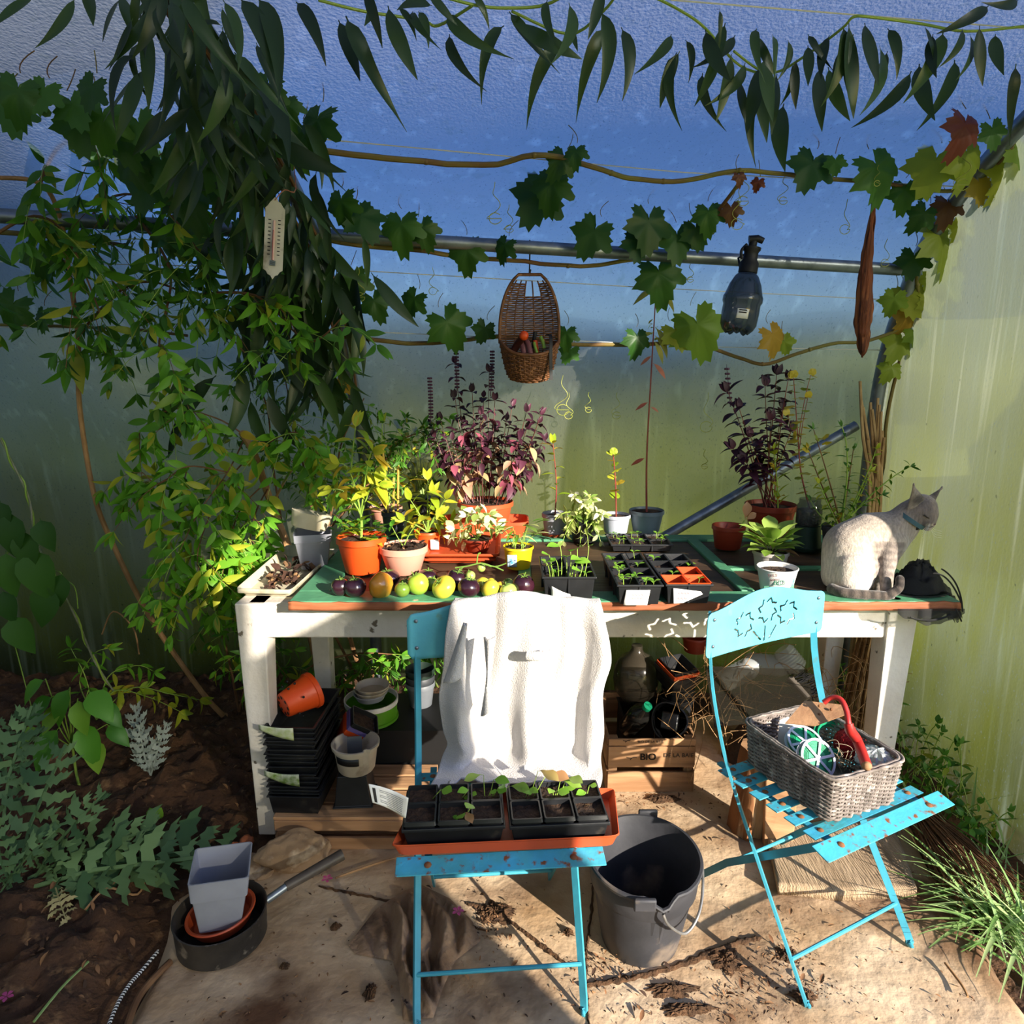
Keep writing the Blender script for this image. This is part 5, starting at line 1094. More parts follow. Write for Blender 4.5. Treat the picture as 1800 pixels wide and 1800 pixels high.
hp = [(.105, .03, .070), (.15, .055, .083), (.29, .125, .105)]; obj('handle_collar', MB().tube(bez(hp[0], (.125, .04, .076), hp[1], 6), .010, 10), M_steel, t, world=False); obj('handle', MB().tube([V(hp[1]), (V(hp[1])+V(hp[2]))/2, V(hp[2])], lambda q: .0125+.003*q, 12), mat('worn bakelite', '#3a3430', '#5a5048', 12, .5), t, world=False)
pc = MW[t.name].translation.copy(); t = thing('pot_saucer', 'round terracotta saucer lying inside the saucepan', 'saucer', pc+V((-.002, .012, .042)), 0, None, Matrix.Rotation(R(-6), 4, 'Y'))
obj('dish', MB().lathe([(0, 0), (.068, 0), (.080, .028), (.084, .029), (.082, .032), (.076, .030), (.066, .004), (0, .004)], 48), M_terra, t, world=False)
sqpot('square_pot', 'tall square grey pot standing in saucer in the pan', 'plant pot', pc+V((-.003, .012, .052)), .066, .046, .155, M_grey2, R(17), Matrix.Rotation(R(4), 4, 'Y'), 0, None, .35)
# rag
def ragf(u, v):
    a = 2*pi*u; OUT = [(845, 1655), (800, 1690), (778, 1740), (762, 1790), (708, 1795), (702, 1730), (690, 1690), (625, 1678), (612, 1662), (660, 1600), (700, 1572), (740, 1556), (790, 1580), (830, 1620)]
    x = u*len(OUT); i = int(x) % len(OUT); f = x-int(x); p = V(OUT[i]).lerp(V(OUT[(i+1) % len(OUT)]), f); c = V((735, 1670)); q = c.lerp(p, v); g = at_z(q.x, q.y, .004)
    side = 1 if q.x > 690 else .3
    z = .006+side*(.040*(1-v**4)*(.5+.5*sin((q.x*.8-q.y*.25)*.22+5*nz(q.x*.012, q.y*.012)))+.018*(1-v**5)*abs(nz(q.x*.07, q.y*.03, 3))); return V((g.x, g.y, max(z, .004)))
t = thing('rag', 'crumpled dirty brown rag on the floor under left chair', 'rag', at_z(735, 1670, 0)); obj('cloth', MB().grid(ragf, 200, 60, closed=True), mat('dirty cloth', '#a3866a', '#7d6148', 9, .95, bump=.5, bscale=70, c3='#4a382c', s3=5), t, ang=180)
def rock(name, label, px, py, rx, ry, rz_, seed, m, z=0, rot=0):
    c = at_z(px, py, z); c.y += ry*.6; c.z = z+rz_*.55; t = thing(name, label, 'stone', c)
    def fn(u, v):
        a = 2*pi*u; b = pi*(v-.5)*.995; d = V((cos(a)*cos(b), sin(a)*cos(b), sin(b))); q = 1+.28*nz(d.x*1.4, d.y*1.4, d.z*1.4+seed)+.08*nz(d.x*4, d.y*4, d.z*4+seed)
        x, y = d.x*rx*q, d.y*ry*q; return (x*cos(rot)-y*sin(rot), x*sin(rot)+y*cos(rot), max(-rz_*.55, d.z*rz_*q))
    obj('stone', MB().grid(fn, 48, 30, closed=True), m, t, world=False, ang=30); return t
M_rock = mat('tan limestone', '#a98c6c', '#8a6e52', 9, .9, bump=.6, bscale=30, c3='#c9b296', s3=14)
rock('rock', 'angular tan rock leaning against the pallet end', 512, 1530, .098, .052, .062, 2.2, M_rock, 0, .3); rock('rock', 'flat buried limestone slab at edge of soil bed', 425, 1545, .08, .05, .02, 5.1, M_rock); rock('rock', 'small reddish stone on soil by table leg', 432, 1485, .022, .016, .014, 7.7, mat('reddish stone', '#a8603c', '#8a4c30', 9, .9), .0); rock('rock', 'small reddish stone beside table foot', 412, 1492, .014, .012, .010, 8.9, MATS['reddish stone'], .0)
# rope and root along the slab edge
t = thing('rope', 'thin black and white rope along edge of slab', 'rope', at_z(230, 1730, 0)); pr = spline([at_z(x, y, .012) for x, y in ((278, 1672), (250, 1705), (228, 1730), (208, 1762), (192, 1800), (180, 1840))], 12)
for k in (0, 1):
    mb = MB(); pts = []
    for i in range(len(pr)*4-3):
        p, T = along(pr, i/(len(pr)*4-4)); s_ = T.orthogonal().normalized(); a = i*.9+k*pi; pts.append(p+s_*.0022*cos(a)+T.cross(s_)*.0022*sin(a))
    obj('strand', mb.tube(pts, .0024, 6), M_paper if k else M_dark, t)
t = thing('root', 'woody brown root running beside the rope', 'root', at_z(250, 1740, 0)); obj('root', MB().tube(spline([at_z(x, y, .008) for x, y in ((300, 1690), (268, 1722), (240, 1760), (215, 1830))], 6), .008, 8), M_twig, t)
# plank of rough wood and fallen bits
t = thing('plank', 'rough sawn grey wooden slab lying under right chair', 'plank', at_z(1480, 1500, 0)); q = [at_z(1368, 1556, .035), at_z(1480, 1566, .035), at_z(1612, 1562, .035), at_z(1572, 1448, .035), at_z(1450, 1440, .035), at_z(1346, 1452, .035)]
M_saw = mat('rough sawn timber', '#b59c7e', '#9a8266', 12, .9, bump=.9, bscale=90, stretch=(2.6, .25, 1), c3='#6d5a48', s3=3)
def plk(u, v): a = q[0].lerp(q[1], u*2) if u < .5 else q[1].lerp(q[2], u*2-1); b = q[5].lerp(q[4], u*2) if u < .5 else q[4].lerp(q[3], u*2-1); return a.lerp(b, v)+V((0, 0, .004*nz(u*3, v*3)))
obj('board', MB().grid(plk, 40, 16), M_saw, t, solid=.03, off=-1)
# ---------------------------------------------------------------- under the table
RN.seed(31)
def crate(name, label, x0, x1, y0, y1, z0, z1, slats, m=None, cat='crate'):
    t = thing(name, label, cat, V(((x0+x1)/2, (y0+y1)/2, z0))); m = m or M_crate; H = z1-z0
    for x in (x0+.018, x1-.018):
        for y in (y0+.02, y1-.02): obj('corner_post', MB().box((x, y, (z0+z1)/2), (.03, .022, H*.98)), m, t, smooth=False, bevel=.002)
    for a, b in slats:
        za, zb_ = z0+H*a, z0+H*b
        for y in (y0, y1): obj('slat', MB().box(((x0+x1)/2, y, (za+zb_)/2), (x1-x0, .009, zb_-za-.001)), m, t, smooth=False, bevel=.0015)
        for x in (x0, x1): obj('slat', MB().box((x, (y0+y1)/2, (za+zb_)/2), (.009, y1-y0-.012, zb_-za-.001)), m, t, smooth=False, bevel=.0015)
    for k in range(5): obj('base_slat', MB().box(((x0+x1)/2, y0+(y1-y0)*(k+.5)/5, z0+.006), (x1-x0-.03, (y1-y0)/5-.014, .009)), m, t, smooth=False)
    return t
tp = crate('pallet', 'low slatted wooden pallet carrying the black seed trays', -.705, -.255, 1.80, 2.085, .0, .104, ((.0, .38), (.60, .92)), None, 'pallet')
for k in range(4): obj('top_slat', MB().box((-.48, 1.832+.073*k, .099), (.46, .060, .010)), M_crate, tp, smooth=False, bevel=.0015)
tb2 = crate('crate', 'printed wooden crate reading BIO DE LA BAIE under table', .3235, .6145, 2.085, 2.42, .0, .197, ((.0, .38), (.47, .86), (.875, 1.0)))
def crt(s_, size, px, py, m): return text(tb2, s_, size, Matrix.Translation(at_y(px, py, 2.078)) @ Matrix.Rotation(R(90), 4, 'X'), m)
crt('BIO', .034, 1139, 1331, M_ink); crt('BIO', .034, 1139.6, 1331, M_ink); crt('DE LA BAIE', .0205, 1193, 1328, M_ink); crt('BIO DE LA BAIE', .0125, 1144, 1304, M_ink)
for px, py, s_ in ((1110, 1333, 1), (1101, 1303, .7)): # small bird mark
    p = at_y(px, py, 2.079); mb = MB(); mb.tube([p+V((-.016*s_, 0, .003*s_)), p+V((-.006*s_, 0, .001)), p, p+V((.008*s_, 0, .004*s_)), p+V((.018*s_, 0, .003*s_))], .0012, 4); mb.tube([p, p+V((-.004*s_, 0, -.006*s_))], .0012, 4); obj('bird_mark', mb, M_ink, tb2)
# stack of seed trays
def open_box(mb, W, D, H, fl, t=.002, rim=.004, n=0):
    q = lambda k, z: [V((-W-k, -D-k, z)), V((W+k, -D-k, z)), V((W+k, D+k, z)), V((-W-k, D+k, z))]
    L_ = [q(-fl, 0), q(-.001, H-.004), q(rim, H-.004), q(rim, H), q(-t, H), q(-fl-t, .002)]
    return mb.add([p for r in L_ for p in r], [(3, 2, 1, 0), (20, 21, 22, 23)]+[(r*4+e, r*4+(e+1) % 4, r*4+4+(e+1) % 4, r*4+4+e) for r in range(5) for e in range(4)])
a, b = at_z(470, 1440, .105), at_z(566, 1436, .105); ang_ = R(-2)
base_c = V(((a.x+b.x)/2, a.y+.155, .105)); W_ = (b.x-a.x)/2*.96
t = thing('seed_tray', 'deep dusty black tray at bottom of the tray stack', 'seed tray', base_c, ang_, 'stack of black seed trays'); obj('tray', open_box(MB(), W_, .135, .062, .008), M_black, t, world=False, smooth=False, bevel=.001)
ords = ['lowest', 'second', 'third', 'fourth', 'fifth', 'sixth', 'seventh', 'eighth', 'ninth', 'tenth', 'eleventh', 'twelfth', 'thirteenth', 'fourteenth', 'fifteenth', 'topmost']
shared = None
for k, od in enumerate(ords):
    z = .125+.0135*k+(.01 if k > 5 else 0); M = Matrix.Translation(base_c+V((.003*sin(k*2.1)-.002, .004*cos(k*1.7), z-.105))) @ Matrix.Rotation(ang_+R(1.2*sin(k*3.3)), 4, 'Z')
    lab = f'thin ribbed black seed tray, {od} of the nested stack' if k in (0, 15) else f'thin ribbed black seed tray, {od} from bottom of the nested stack'
    if shared is None:
        shared = thing('seed_tray', lab, 'seed tray', M.translation, 0, 'stack of black seed trays'); shared.matrix_world = M; MW[shared.name] = M
        obj('tray', open_box(MB(), W_*.95, .125, .045, .012, rim=.005), M_black, shared, world=False, smooth=False, bevel=.001)
    else: dup(shared, M, lab)
top_z = .125+.0135*15+.055; c = at_y(494, 1296, base_c.y-.131)
for px, py, lab, m_ in ((487, 1282, 'torn clear green printed label on top seed tray', '#a9b87a'), (497, 1363, 'curled label picturing green plants on seed tray stack', '#6d8a3c')):
    p = at_y(px, py, base_c.y-.137); t = thing('tray_label', lab, 'label', p); k = pxm(p)
    obj('card', MB().grid(lambda u, v: p+V(((-32+62*u)*k, -.012*sin(u*2.4), (9-20*u*v-4*u-10*v+6*v*u)*k)), 10, 4), mat('label '+m_, m_, '#c9cfb4', 60, .4), t, solid=.0006)
# orange pot lying on the stack
def lying(name, label, p, axis, rt, rb, h, m, holes=True, group=None):
    t = thing(name, label, 'plant pot', p, 0, group, axis.normalized().to_track_quat('Z', 'Y').to_matrix().to_4x4())
    pot_on(t, rt, rb, h, m, 0, rim=.16)
    if holes:
        for e in range(8): a = e*pi/4; obj('drain_hole', MB().lathe([(0, -.0012), (.0055, -.001), (.0055, .002)], 12, (cos(a)*rb*.72, sin(a)*rb*.72, 0)), M_dark, t, world=False)
        for e in range(10): a = e*.9; obj('side_hole', MB().ball((cos(a)*(rb+.014+(e % 2)*.008), sin(a)*(rb+.014+(e % 2)*.008), h*(.22+.2*(e % 2))), .004, 8, 5), M_dark, t, world=False)
    return t
pz = at_y(500, 1262, 1.90); pz.z = top_z+.030; lying('plant_pot', 'bright orange pot with drain holes lying on tray stack', pz, V((.62, .62, .16)), .058, .038, .105, M_orange)
# stacked square pots (purple, orange, black) tilted beside
for i, (m_, lab) in enumerate(((mat('purple plastic', '#6f5f9a', None, rough=.45), 'purple square pot nested outside the tilted black pot'), (M_black, 'black square pot of soil tilted in purple pot'), (M_orange, 'orange square pot nested under the purple pot'))):
    p = at_y(614, 1300, 2.0)+V(((-.012 if i == 2 else .012 if i == 1 else 0), 0, (.010 if i == 1 else -.012 if i == 2 else 0))); sqpot('square_pot', lab, 'plant pot', p, .045, .034, .075, m_, R(20), Matrix.Rotation(R(34), 4, 'Y') @ Matrix.Rotation(R(12), 4, 'X'), .8 if i == 1 else 0)
# black upturned pot with white tub
p = at_z(618, 1420, .105)+V((0, .055, 0)); p.z = .105
t = thing('square_pot', 'glossy black square pot upturned under white tub', 'plant pot', p, R(4)); ob = open_box(MB(), .056, .056, .098, .012); 
for q_ in ob.v: q_.z = .098-q_.z
obj('pot', ob, M_black, t, world=False, smooth=False, bevel=.003)
t = thing('cracked_tub', 'dirty white oval tub with split rim holding grey label', 'tub', p+V((.008, .0, .0995)), R(5)); 
M_dw = mat('dirty white plastic', '#c9c0b0', '#a89c8a', 9, .6, bump=.1, c3='#6d5f4e', s3=12, r3=(.6, .75))
mb = MB().lathe([(0, 0), (.052, 0), (.056, .006), (.066, .075), (.072, .078), (.073, .088), (.068, .089), (.062, .078), (.051, .006), (0, .006)], 56)
for q_ in mb.v:
    a = atan2(q_.y, q_.x)
    if q_.z > .03 and abs(a+.95) < .10: q_.x *= .86; q_.y *= .86
obj('tub', mb, M_dw, t, world=False); obj('band', MB().grid(lambda u, v: (.0622*cos(-2.5+1.2*u)*(1+.05*v), .0622*sin(-2.5+1.2*u)*(1+.05*v), .042+.024*v), 20, 2), M_black, t, world=False, solid=.001, label='black printed band'); obj('inner_card', MB().box((-.006, .02, .065), (.045, .002, .06)), M_grey, t, world=False)
# dark box with green bowl and white stacked dishes, grey pot stack
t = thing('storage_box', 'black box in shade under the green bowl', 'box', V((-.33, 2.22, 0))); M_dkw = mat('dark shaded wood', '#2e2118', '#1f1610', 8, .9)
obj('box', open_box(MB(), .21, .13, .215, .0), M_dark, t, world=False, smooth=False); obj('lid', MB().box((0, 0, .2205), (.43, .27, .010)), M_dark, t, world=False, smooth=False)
c = at_y(650, 1275, 2.13); c.y = 2.17; c.z = .2262
t = thing('round_bowl', 'apple green round tub with white rim on dark box', 'bowl', c); M_gb = mat('apple green plastic', '#5f9a1c', '#528a18', 7, .45); k = pxm(c)
obj('bowl', MB().lathe([(0, 0), (.084, 0), (.089, .004), (.089, .010), (.084, .012), (.086, .058), (.089, .060)], 48), M_gb, t, world=False, solid=.002); obj('rim', MB().lathe([(.086, .058), (.091, .059), (.092, .076), (.088, .076), (.086, .060)], 48), M_paper, t, world=False, label='white rim')
for i in range(3):
    d_ = thing('dish', ('lowest', 'middle', 'topmost')[i]+' of three nested pale grey dishes on green tub', 'dish', c+V((.004*i-.002, .0, .074+.0125*i)), 0, 'nested pale grey dishes'); obj('dish', MB().lathe([(0, 0), (.046, 0), (.055, .020), (.058, .021), (.057, .024), (.053, .022), (.044, .003), (0, .003)], 40), M_dw if i else M_grey2, d_, world=False)
for i, (m_, lab) in enumerate(((M_grey, 'lowest mid grey pot of stack behind green tub'), (M_dgrey, 'dark grey pot in middle of pot stack'), (mat('very dark green plastic', '#1f2e26', None, rough=.5), 'dark green pot at top of the pot stack'))):
    t = thing('plant_pot', lab, 'plant pot', V((at_y(740, 1240, 2.27).x, 2.27, .226+.026*i)), 0, 'stack of grey round pots'); pot_on(t, .052, .040, .088, m_, 0, rim=.2)
for i, (px, py) in enumerate(((758, 1275), (762, 1312))): 
    p = at_y(px, py, 2.14); p.z = .0 if i else .085; t = thing('plant_pot', 'dull red pot in deep shade beside chair leg, '+('upper' if i == 0 else 'lower')+' of two', 'plant pot', p+V((0, 0, .0)), 0, 'dull red pots in the shade'); pot_on(t, .045, .034, .08, M_terra2, 0)
# things piled in the printed crate
def dpos(px, py, Y): return at_y(px, py, Y)
t = thing('rubble_sack', 'shiny black plastic pot sack lying open in crate', 'sack', dpos(1180, 1268, 2.17), 0, None, V((-.35, -.75, .45)).normalized().to_track_quat('Z', 'Y').to_matrix().to_4x4()); M_bag = mat('shiny black film', '#0c0c0d', None, rough=.22, spec=.6, bump=.5, bscale=14)
obj('sack', MB().lathe([(0, -.10), (.050, -.095), (.062, -.03), (.060, .04), (.062, .05), (.057, .05), (.054, .0), (.04, -.05), (0, -.06)], 30, wob=.05), M_bag, t, world=False); obj('inner_pot', MB().box((0, 0, .02), (.06, .06, .05)), M_bag, t, world=False, bevel=.006)
t = thing('bottle', 'dark plastic bottle with mint green cap in crate', 'bottle', dpos(1120, 1262, 2.20), 0, None, V((.28, -.5, .75)).normalized().to_track_quat('Z', 'Y').to_matrix().to_4x4())
obj('bottle', MB().lathe([(0, -.08), (.036, -.078), (.040, -.07), (.040, .02), (.034, .045), (.015, .066), (.013, .08)], 28), mat('smoky bottle', '#1b1a18', None, rough=.15, spec=.6, glass=.15), t, world=False); obj('cap', MB().lathe([(.0145, .072), (.0155, .074), (.0155, .090), (.0, .091)], 20), mat('mint green plastic', '#1fb083', None, rough=.4), t, world=False, label='mint green screw cap')
t = thing('demijohn', 'large dusty clear plastic globe bottle behind printed crate', 'bottle', dpos(1118, 1185, 2.36)); obj('globe', MB().lathe([(0, -.10), (.05, -.098), (.078, -.06), (.084, -.02), (.080, .03), (.06, .065), (.03, .082), (.02, .10), (.02, .115), (0, .115)], 36), mat('dusty clear plastic', '#453e34', '#5a5246', 6, .2, glass=.55, spec=.7), t, world=False)
for i, (px, py, rt, lab) in enumerate(((1190, 1228, .062, 'lowest black round pot in pile on printed crate'), (1192, 1212, .060, 'second black round pot in pile on printed crate'), (1195, 1200, .058, 'third black round pot in pile on printed crate'))):
    p = dpos(px, py, 2.30); p.z -= .07; t = thing('plant_pot', lab, 'plant pot', p, 0, 'black round pots piled on the crate'); pot_on(t, rt, rt*.75, .085, M_black, 0)
for i, (m_, dz, lab) in enumerate(((M_black, 0, 'black square pot under the thin orange one'), (M_terra, .012, 'thin rimmed orange square pot nested in black one'), (M_black, .02, 'black square pot on top of orange one'))):
    p = dpos(1186, 1190, 2.27); p.z += -.03+dz; sqpot('square_pot', lab, 'plant pot', p, .060-.006*i, .045-.006*i, .07, m_, R(24), Matrix.Rotation(R(14), 4, 'X'), 0)
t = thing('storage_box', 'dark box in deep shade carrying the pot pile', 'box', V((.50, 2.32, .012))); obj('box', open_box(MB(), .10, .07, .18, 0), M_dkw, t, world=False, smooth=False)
t = thing('plant_pot', 'dark red pot upturned at top of the crate pile', 'plant pot', dpos(1222, 1135, 2.40)+V((0, 0, -.02))); pot_on(t, .05, .04, .06, M_terra2, 0)
# glass sheet, bottles, brush, log behind the right chair
gq = [at_y(1239, 1172, 2.02), at_y(1418, 1178, 2.05), at_y(1432, 1258, 1.90), at_y(1256, 1279, 1.86)]
t = thing('glass_sheet', 'dusty sheet of window glass leaning behind right chair', 'glass sheet', (gq[0]+gq[2])/2); obj('pane', MB().add(gq, [(0, 3, 2, 1)]), mat('dusty glass', '#7d7768', '#5f5a4e', 4, .1, glass=.8, spec=.8), t, solid=.004, smooth=False)
for i, (x0, y0, x1, y1, lab) in enumerate(((1268, 1200, 1335, 1165, 'ribbed clear plastic bottle lying behind glass sheet'), (1380, 1148, 1402, 1175, 'ribbed clear plastic bottle end above glass sheet'), (1310, 1165, 1395, 1172, 'clear green tinted bottle lying across the pile'))):
    a, b = at_y(x0, y0, 2.18+.03*i), at_y(x1, y1, 2.16+.03*i); d = b-a; t = thing('plastic_bottle', lab, 'bottle', (a+b)/2, 0, None, d.normalized().to_track_quat('Z', 'Y').to_matrix().to_4x4()); Lh = max(d.length/2, .05)
    pr_ = [(0, -Lh), (.03, -Lh)]+[(.036+.0025*(k % 2), -Lh+.01+2*Lh*.7*k/14) for k in range(15)]+[(.03, Lh*.7), (.014, Lh*.95), (.013, Lh)]; obj('bottle', MB().lathe(pr_, 28), mat('clear bottle', '#c9cfd0', None, rough=.15, glass=.5, spec=.7), t, world=False)
t = thing('scrubbing_brush', 'old brush with grey handle and black bristles under glass edge', 'brush', at_y(1410, 1205, 2.0)); a, b = at_y(1388, 1192, 2.02), at_y(1420, 1228, 1.96); obj('handle', MB().tube([a, (a+b)/2, b], .012, 10), mat('grey worn wood', '#5a5248', '#453e36', 12, .8), t)
mb = MB()
for k in range(90): p = at_y(1404+RN.uniform(-8, 26), 1190+RN.uniform(-4, 38), 2.0); mb.tube([p, p+V((.02, -.004, .012))+rv(.006)], .0016, 4)
obj('bristles', mb, M_dark, t, kind='stuff')
M_log = mat('split log', '#8a5a34', '#5f3d24', 9, .85, bump=.6, stretch=(2, 2, .3), c3='#c9a67e', s3=5); t = thing('log', 'split rough brown log standing behind right chair', 'log', V((.73, 1.90, 0)))
def logf(u, v): a = 2*pi*u; r = .062*(1+.22*nz(cos(a)*2, sin(a)*2, v*1.5)+.06*nz(u*24, v*3)); return V((.73+r*cos(a)*.8+.03*v, 1.90+r*sin(a), .0+.27*v))
obj('bark', MB().grid(logf, 40, 16, closed=True), M_log, t); obj('cut_end', MB().add([logf(e/40, 1) for e in range(40)], [tuple(range(40))]), M_crate, t, label='pale sawn end')
t = thing('board', 'broken pale board end standing beside log', 'board', V((.80, 1.80, 0))); obj('board', MB().hexa([V((.755, 1.80, 0)), V((.835, 1.785, 0)), V((.84, 1.815, 0)), V((.76, 1.83, 0)), V((.75, 1.82, .26)), V((.84, 1.80, .30)), V((.845, 1.83, .30)), V((.755, 1.85, .26))]), M_crate, t, smooth=False, bevel=.003)
t = thing('compost_heap', 'brown heap of dead stalks behind glass sheet', 'plant litter', V((.85, 2.2, 0))); mb = MB()
obj('heap', MB().grid(lambda u, v: (.92+.14*(1-v)*cos(2*pi*u), 2.30+.10*(1-v)*sin(2*pi*u), (.24*v**.8)*(1+.2*nz(u*9, v*5))), 30, 10, closed=True), mat('dead stalks', '#2f2418', '#1c150e', 30, .95, bump=1, bscale=80, c3='#5f4a32'), t, kind=None)
for k in range(150):
    p = V((.85+RN.uniform(-.3, .3), 2.16+RN.uniform(-.12, .12), RN.uniform(.15, .42))); mb.tube(bez(p, p+rv(.08)+V((0, 0, .05)), p+rv(.16)+V((0, -.05, 0)), 6), .0011, 4)
obj('dead_stalk', mb, mat('dry stalk', '#a8845a', '#7a5c3c', 20, .9), t, kind='stuff')
# besoms
M_bes = mat('besom twigs', '#a8865a', '#7a5c38', 30, .9); M_bes2 = mat('brown besom twigs', '#5f412a', '#7d5a3a', 30, .9)
def besom(label, a, b, r0, r1, n, m, bands, m_band):
    t = thing('besom_broom', label, 'broom', (a+b)/2); d = b-a; T = d.normalized(); s_ = T.orthogonal().normalized(); w2 = T.cross(s_); mb = MB()
    for k in range(n):
        an = RN.uniform(0, 6.28); q = sqrt(RN.random()); p0 = a+(s_*cos(an)+w2*sin(an))*r0*q+T*RN.uniform(-.02, .02); p1 = b+(s_*cos(an)+w2*sin(an))*r1*q+rv(.02)-T*RN.uniform(0, .3)*d.length*.5
        for p in (p0, p1): p.z = max(p.z, .004)
        m1 = (p0+p1)/2+rv(.008); m1.z = max(m1.z, .004); mb.tube([p0, m1, p1], (.0022, .0008), 4)
    obj('twigs', mb, m, t, kind='stuff')
    for f in bands: c = a+d*f; obj('binding', MB().tube([c+(s_*cos(e*.3)+w2*sin(e*.3))*(r0+(r1-r0)*f*.8)*1.03+T*.0006*e for e in range(42)], .0015, 5), m_band, t)
besom('straw broom standing bristles down behind table leg', V((1.255, 2.22, .66)), V((1.25, 2.26, .02)), .024, .075, 420, M_bes, (.0, .28), M_dark)
besom('dark twig broom lying along foot of the polythene wall', at_z(1612, 1425, .06), at_z(1755, 1605, .03), .025, .10, 520, M_bes2, (), M_dark)
# ---------------------------------------------------------------- strings and hanging things
RN.seed(91)
M_str = mat('white string', '#d9d6ce', None, rough=.7)
for pts, lab in (([(1179, 0), (1800, 50)], 'topmost white string under roof carrying long dark leaves'), ([(470, 236), (1200, 303), (1720, 330)], 'white string below roof beside the highest vine cane'), ([(0, 460), (586, 473), (1110, 504), (1560, 527)], 'thin white string just below the steel rail'), ([(0, 575), (619, 582), (1262, 610), (1575, 616)], 'lowest white string along the polythene wall')):
    P = [wall_at(x, y, .05 if y > 20 else .12) for x, y in pts]; t = thing('trellis_string', lab, 'string', P[0]); obj('string', MB().tube([p for a, b in zip(P, P[1:]) for p in (a, (a+b)/2)]+[P[-1]], .0016, 5), M_str, t)
# hanging wall basket with tools
hb = at_y(930, 660, 2.44); k = pxm(hb); t = thing('hanging_basket', 'brown wicker wall basket hanging from the steel rail', 'basket', hb)
def zpx(y): return at_y(930, y, 2.44).z-hb.z
z0, z1, z2 = zpx(672), zpx(626), zpx(478); HW = 50*k
def pouch(u, v):
    a = pi+pi*u; q = (.62+.38*v**.6); x = HW*q*cos(a)*1.02; y = .105*q*sin(a); zz = z0+(z1-z0)*v+.010*(1-v)*cos(a)**2+(.050*abs(cos(a))**3)*v; return hb+V((x, y, zz)), V((cos(a), sin(a), 0))
weave(t, pouch, 15, 17, .0032, .0033, M_wickb, 84, closed=False, v0=0, v1=1)
def hwf(v): return HW*(.62+.40*(v/.33)**.6 if v < .33 else 1.02 if v < .45 else sqrt(max(.02, 1-((v-.45)/.56)**2))*1.02)
def backp(u, v): x = (2*u-1)*hwf(v*.97); return hb+V((x, .012-.03*(2*u-1)**2, z0+(z2-z0)*(.05+.92*v))), V((0, -1, 0))
mb = MB()
for i in range(47):
    v = i/48; n_ = 60
    a0, a1 = (0, 1)
    segs = [(0, 1)] if v < .80 else [(0, .40), (.74, 1)] if v < .93 else []
    for s0, s1 in segs: mb.tube([backp(s0+(s1-s0)*e/n_, v)[0]+V((0, .0035*sin(pi*11*(s0+(s1-s0)*e/n_)+pi*i), 0)) for e in range(n_+1)], .0033, 5)
for x in (.1, .25, .4, .58, .75, .9): mb.tube([backp(x, v/20)[0] for v in range(20)], .0026, 5)
obj('back_weave', mb, M_wickb, t, kind='stuff', ang=180)
arch = [backp(0, v/24)[0] for v in range(8, 25)]+[backp(1, v/24)[0] for v in range(24, 7, -1)]
obj('rim', MB().tube(arch, .0055, 8), M_wickb, t, ang=180); obj('rim', MB().tube([pouch(u/40, 1.02)[0] for u in range(41)], .0055, 8), M_wickb, t, ang=180)
obj('pouch_base', MB().add([pouch(u/24, .02)[0] for u in range(25)], [tuple(range(25))]), M_wickb, t, solid=.004)
hk = at_y(931, 436, 2.40); obj('hook', MB().tube(spline([hk+V((0, .035, -.012)), hk+V((0, .02, .022)), hk+V((0, -.02, .016)), hk+V((0, -.026, -.02)), hb+V((0, .0, z2+.02)), hb+V((0, .012, z2-.008)), hb+V((.004, .016, z2+.01))], 6), .0028, 6), M_dark, t)
M_tool = mat('dark varnished handle', '#4a2620', '#351a16', 14, .35); M_mauve = mat('mauve rubber grip', '#7a4a4e', '#653c40', 12, .55)
def tool(name, label, pts, r, m, tip=None): 
    q = thing(name, label, 'hand tool', at_y(*pts[0])); P = [at_y(*p) for p in pts]; obj('handle', MB().tube(spline(P, 5), r, 12), m, q)
    if tip: obj('end_cap', MB().ball(P[-1], (r*1.25 if not isinstance(r, tuple) else r[1]*1.25,)*3, 12, 8), tip, q)
tool('trowel', 'dark handled tool with bright orange end in hanging basket', [(895, 632, 2.41), (908, 608, 2.40), (921, 590, 2.36)], .013, M_tool, M_orange)
tool('grip_tool', 'mauve rubber handle in hanging basket, lower of two', [(922, 632, 2.38), (920, 612, 2.385), (916, 600, 2.40)], .010, M_mauve); tool('grip_tool', 'mauve rubber handle curving over front of hanging basket', [(934, 630, 2.37), (929, 606, 2.38), (922, 596, 2.40)], .009, M_mauve)
tool('secateurs', 'bright green handled secateurs in hanging basket', [(957, 612, 2.38), (954, 600, 2.385), (950, 592, 2.39)], .006, mat('lime enamel', '#7a9a3a', None, rough=.4)); tool('secateurs', 'pale green handle tip beside the mauve grips', [(944, 620, 2.37), (940, 608, 2.375), (939, 602, 2.38)], .005, MATS['lime enamel']); tool('small_tool', 'small orange handle at back of hanging basket', [(944, 620, 2.41), (942, 606, 2.41), (941, 598, 2.41)], .008, M_orange); tool('pliers', 'black handled tool sticking up in hanging basket', [(938, 612, 2.42), (939, 596, 2.42), (941, 583, 2.42)], .007, M_dark)
t = thing('strap', 'flat black strap hanging over side of wall basket', 'strap', at_y(968, 620, 2.36)); obj('band', MB().bar(spline([at_y(962, 588, 2.40), at_y(968, 592, 2.365), at_y(968, 630, 2.35), at_y(969, 668, 2.35)], 5), .011, .003), M_dark, t)
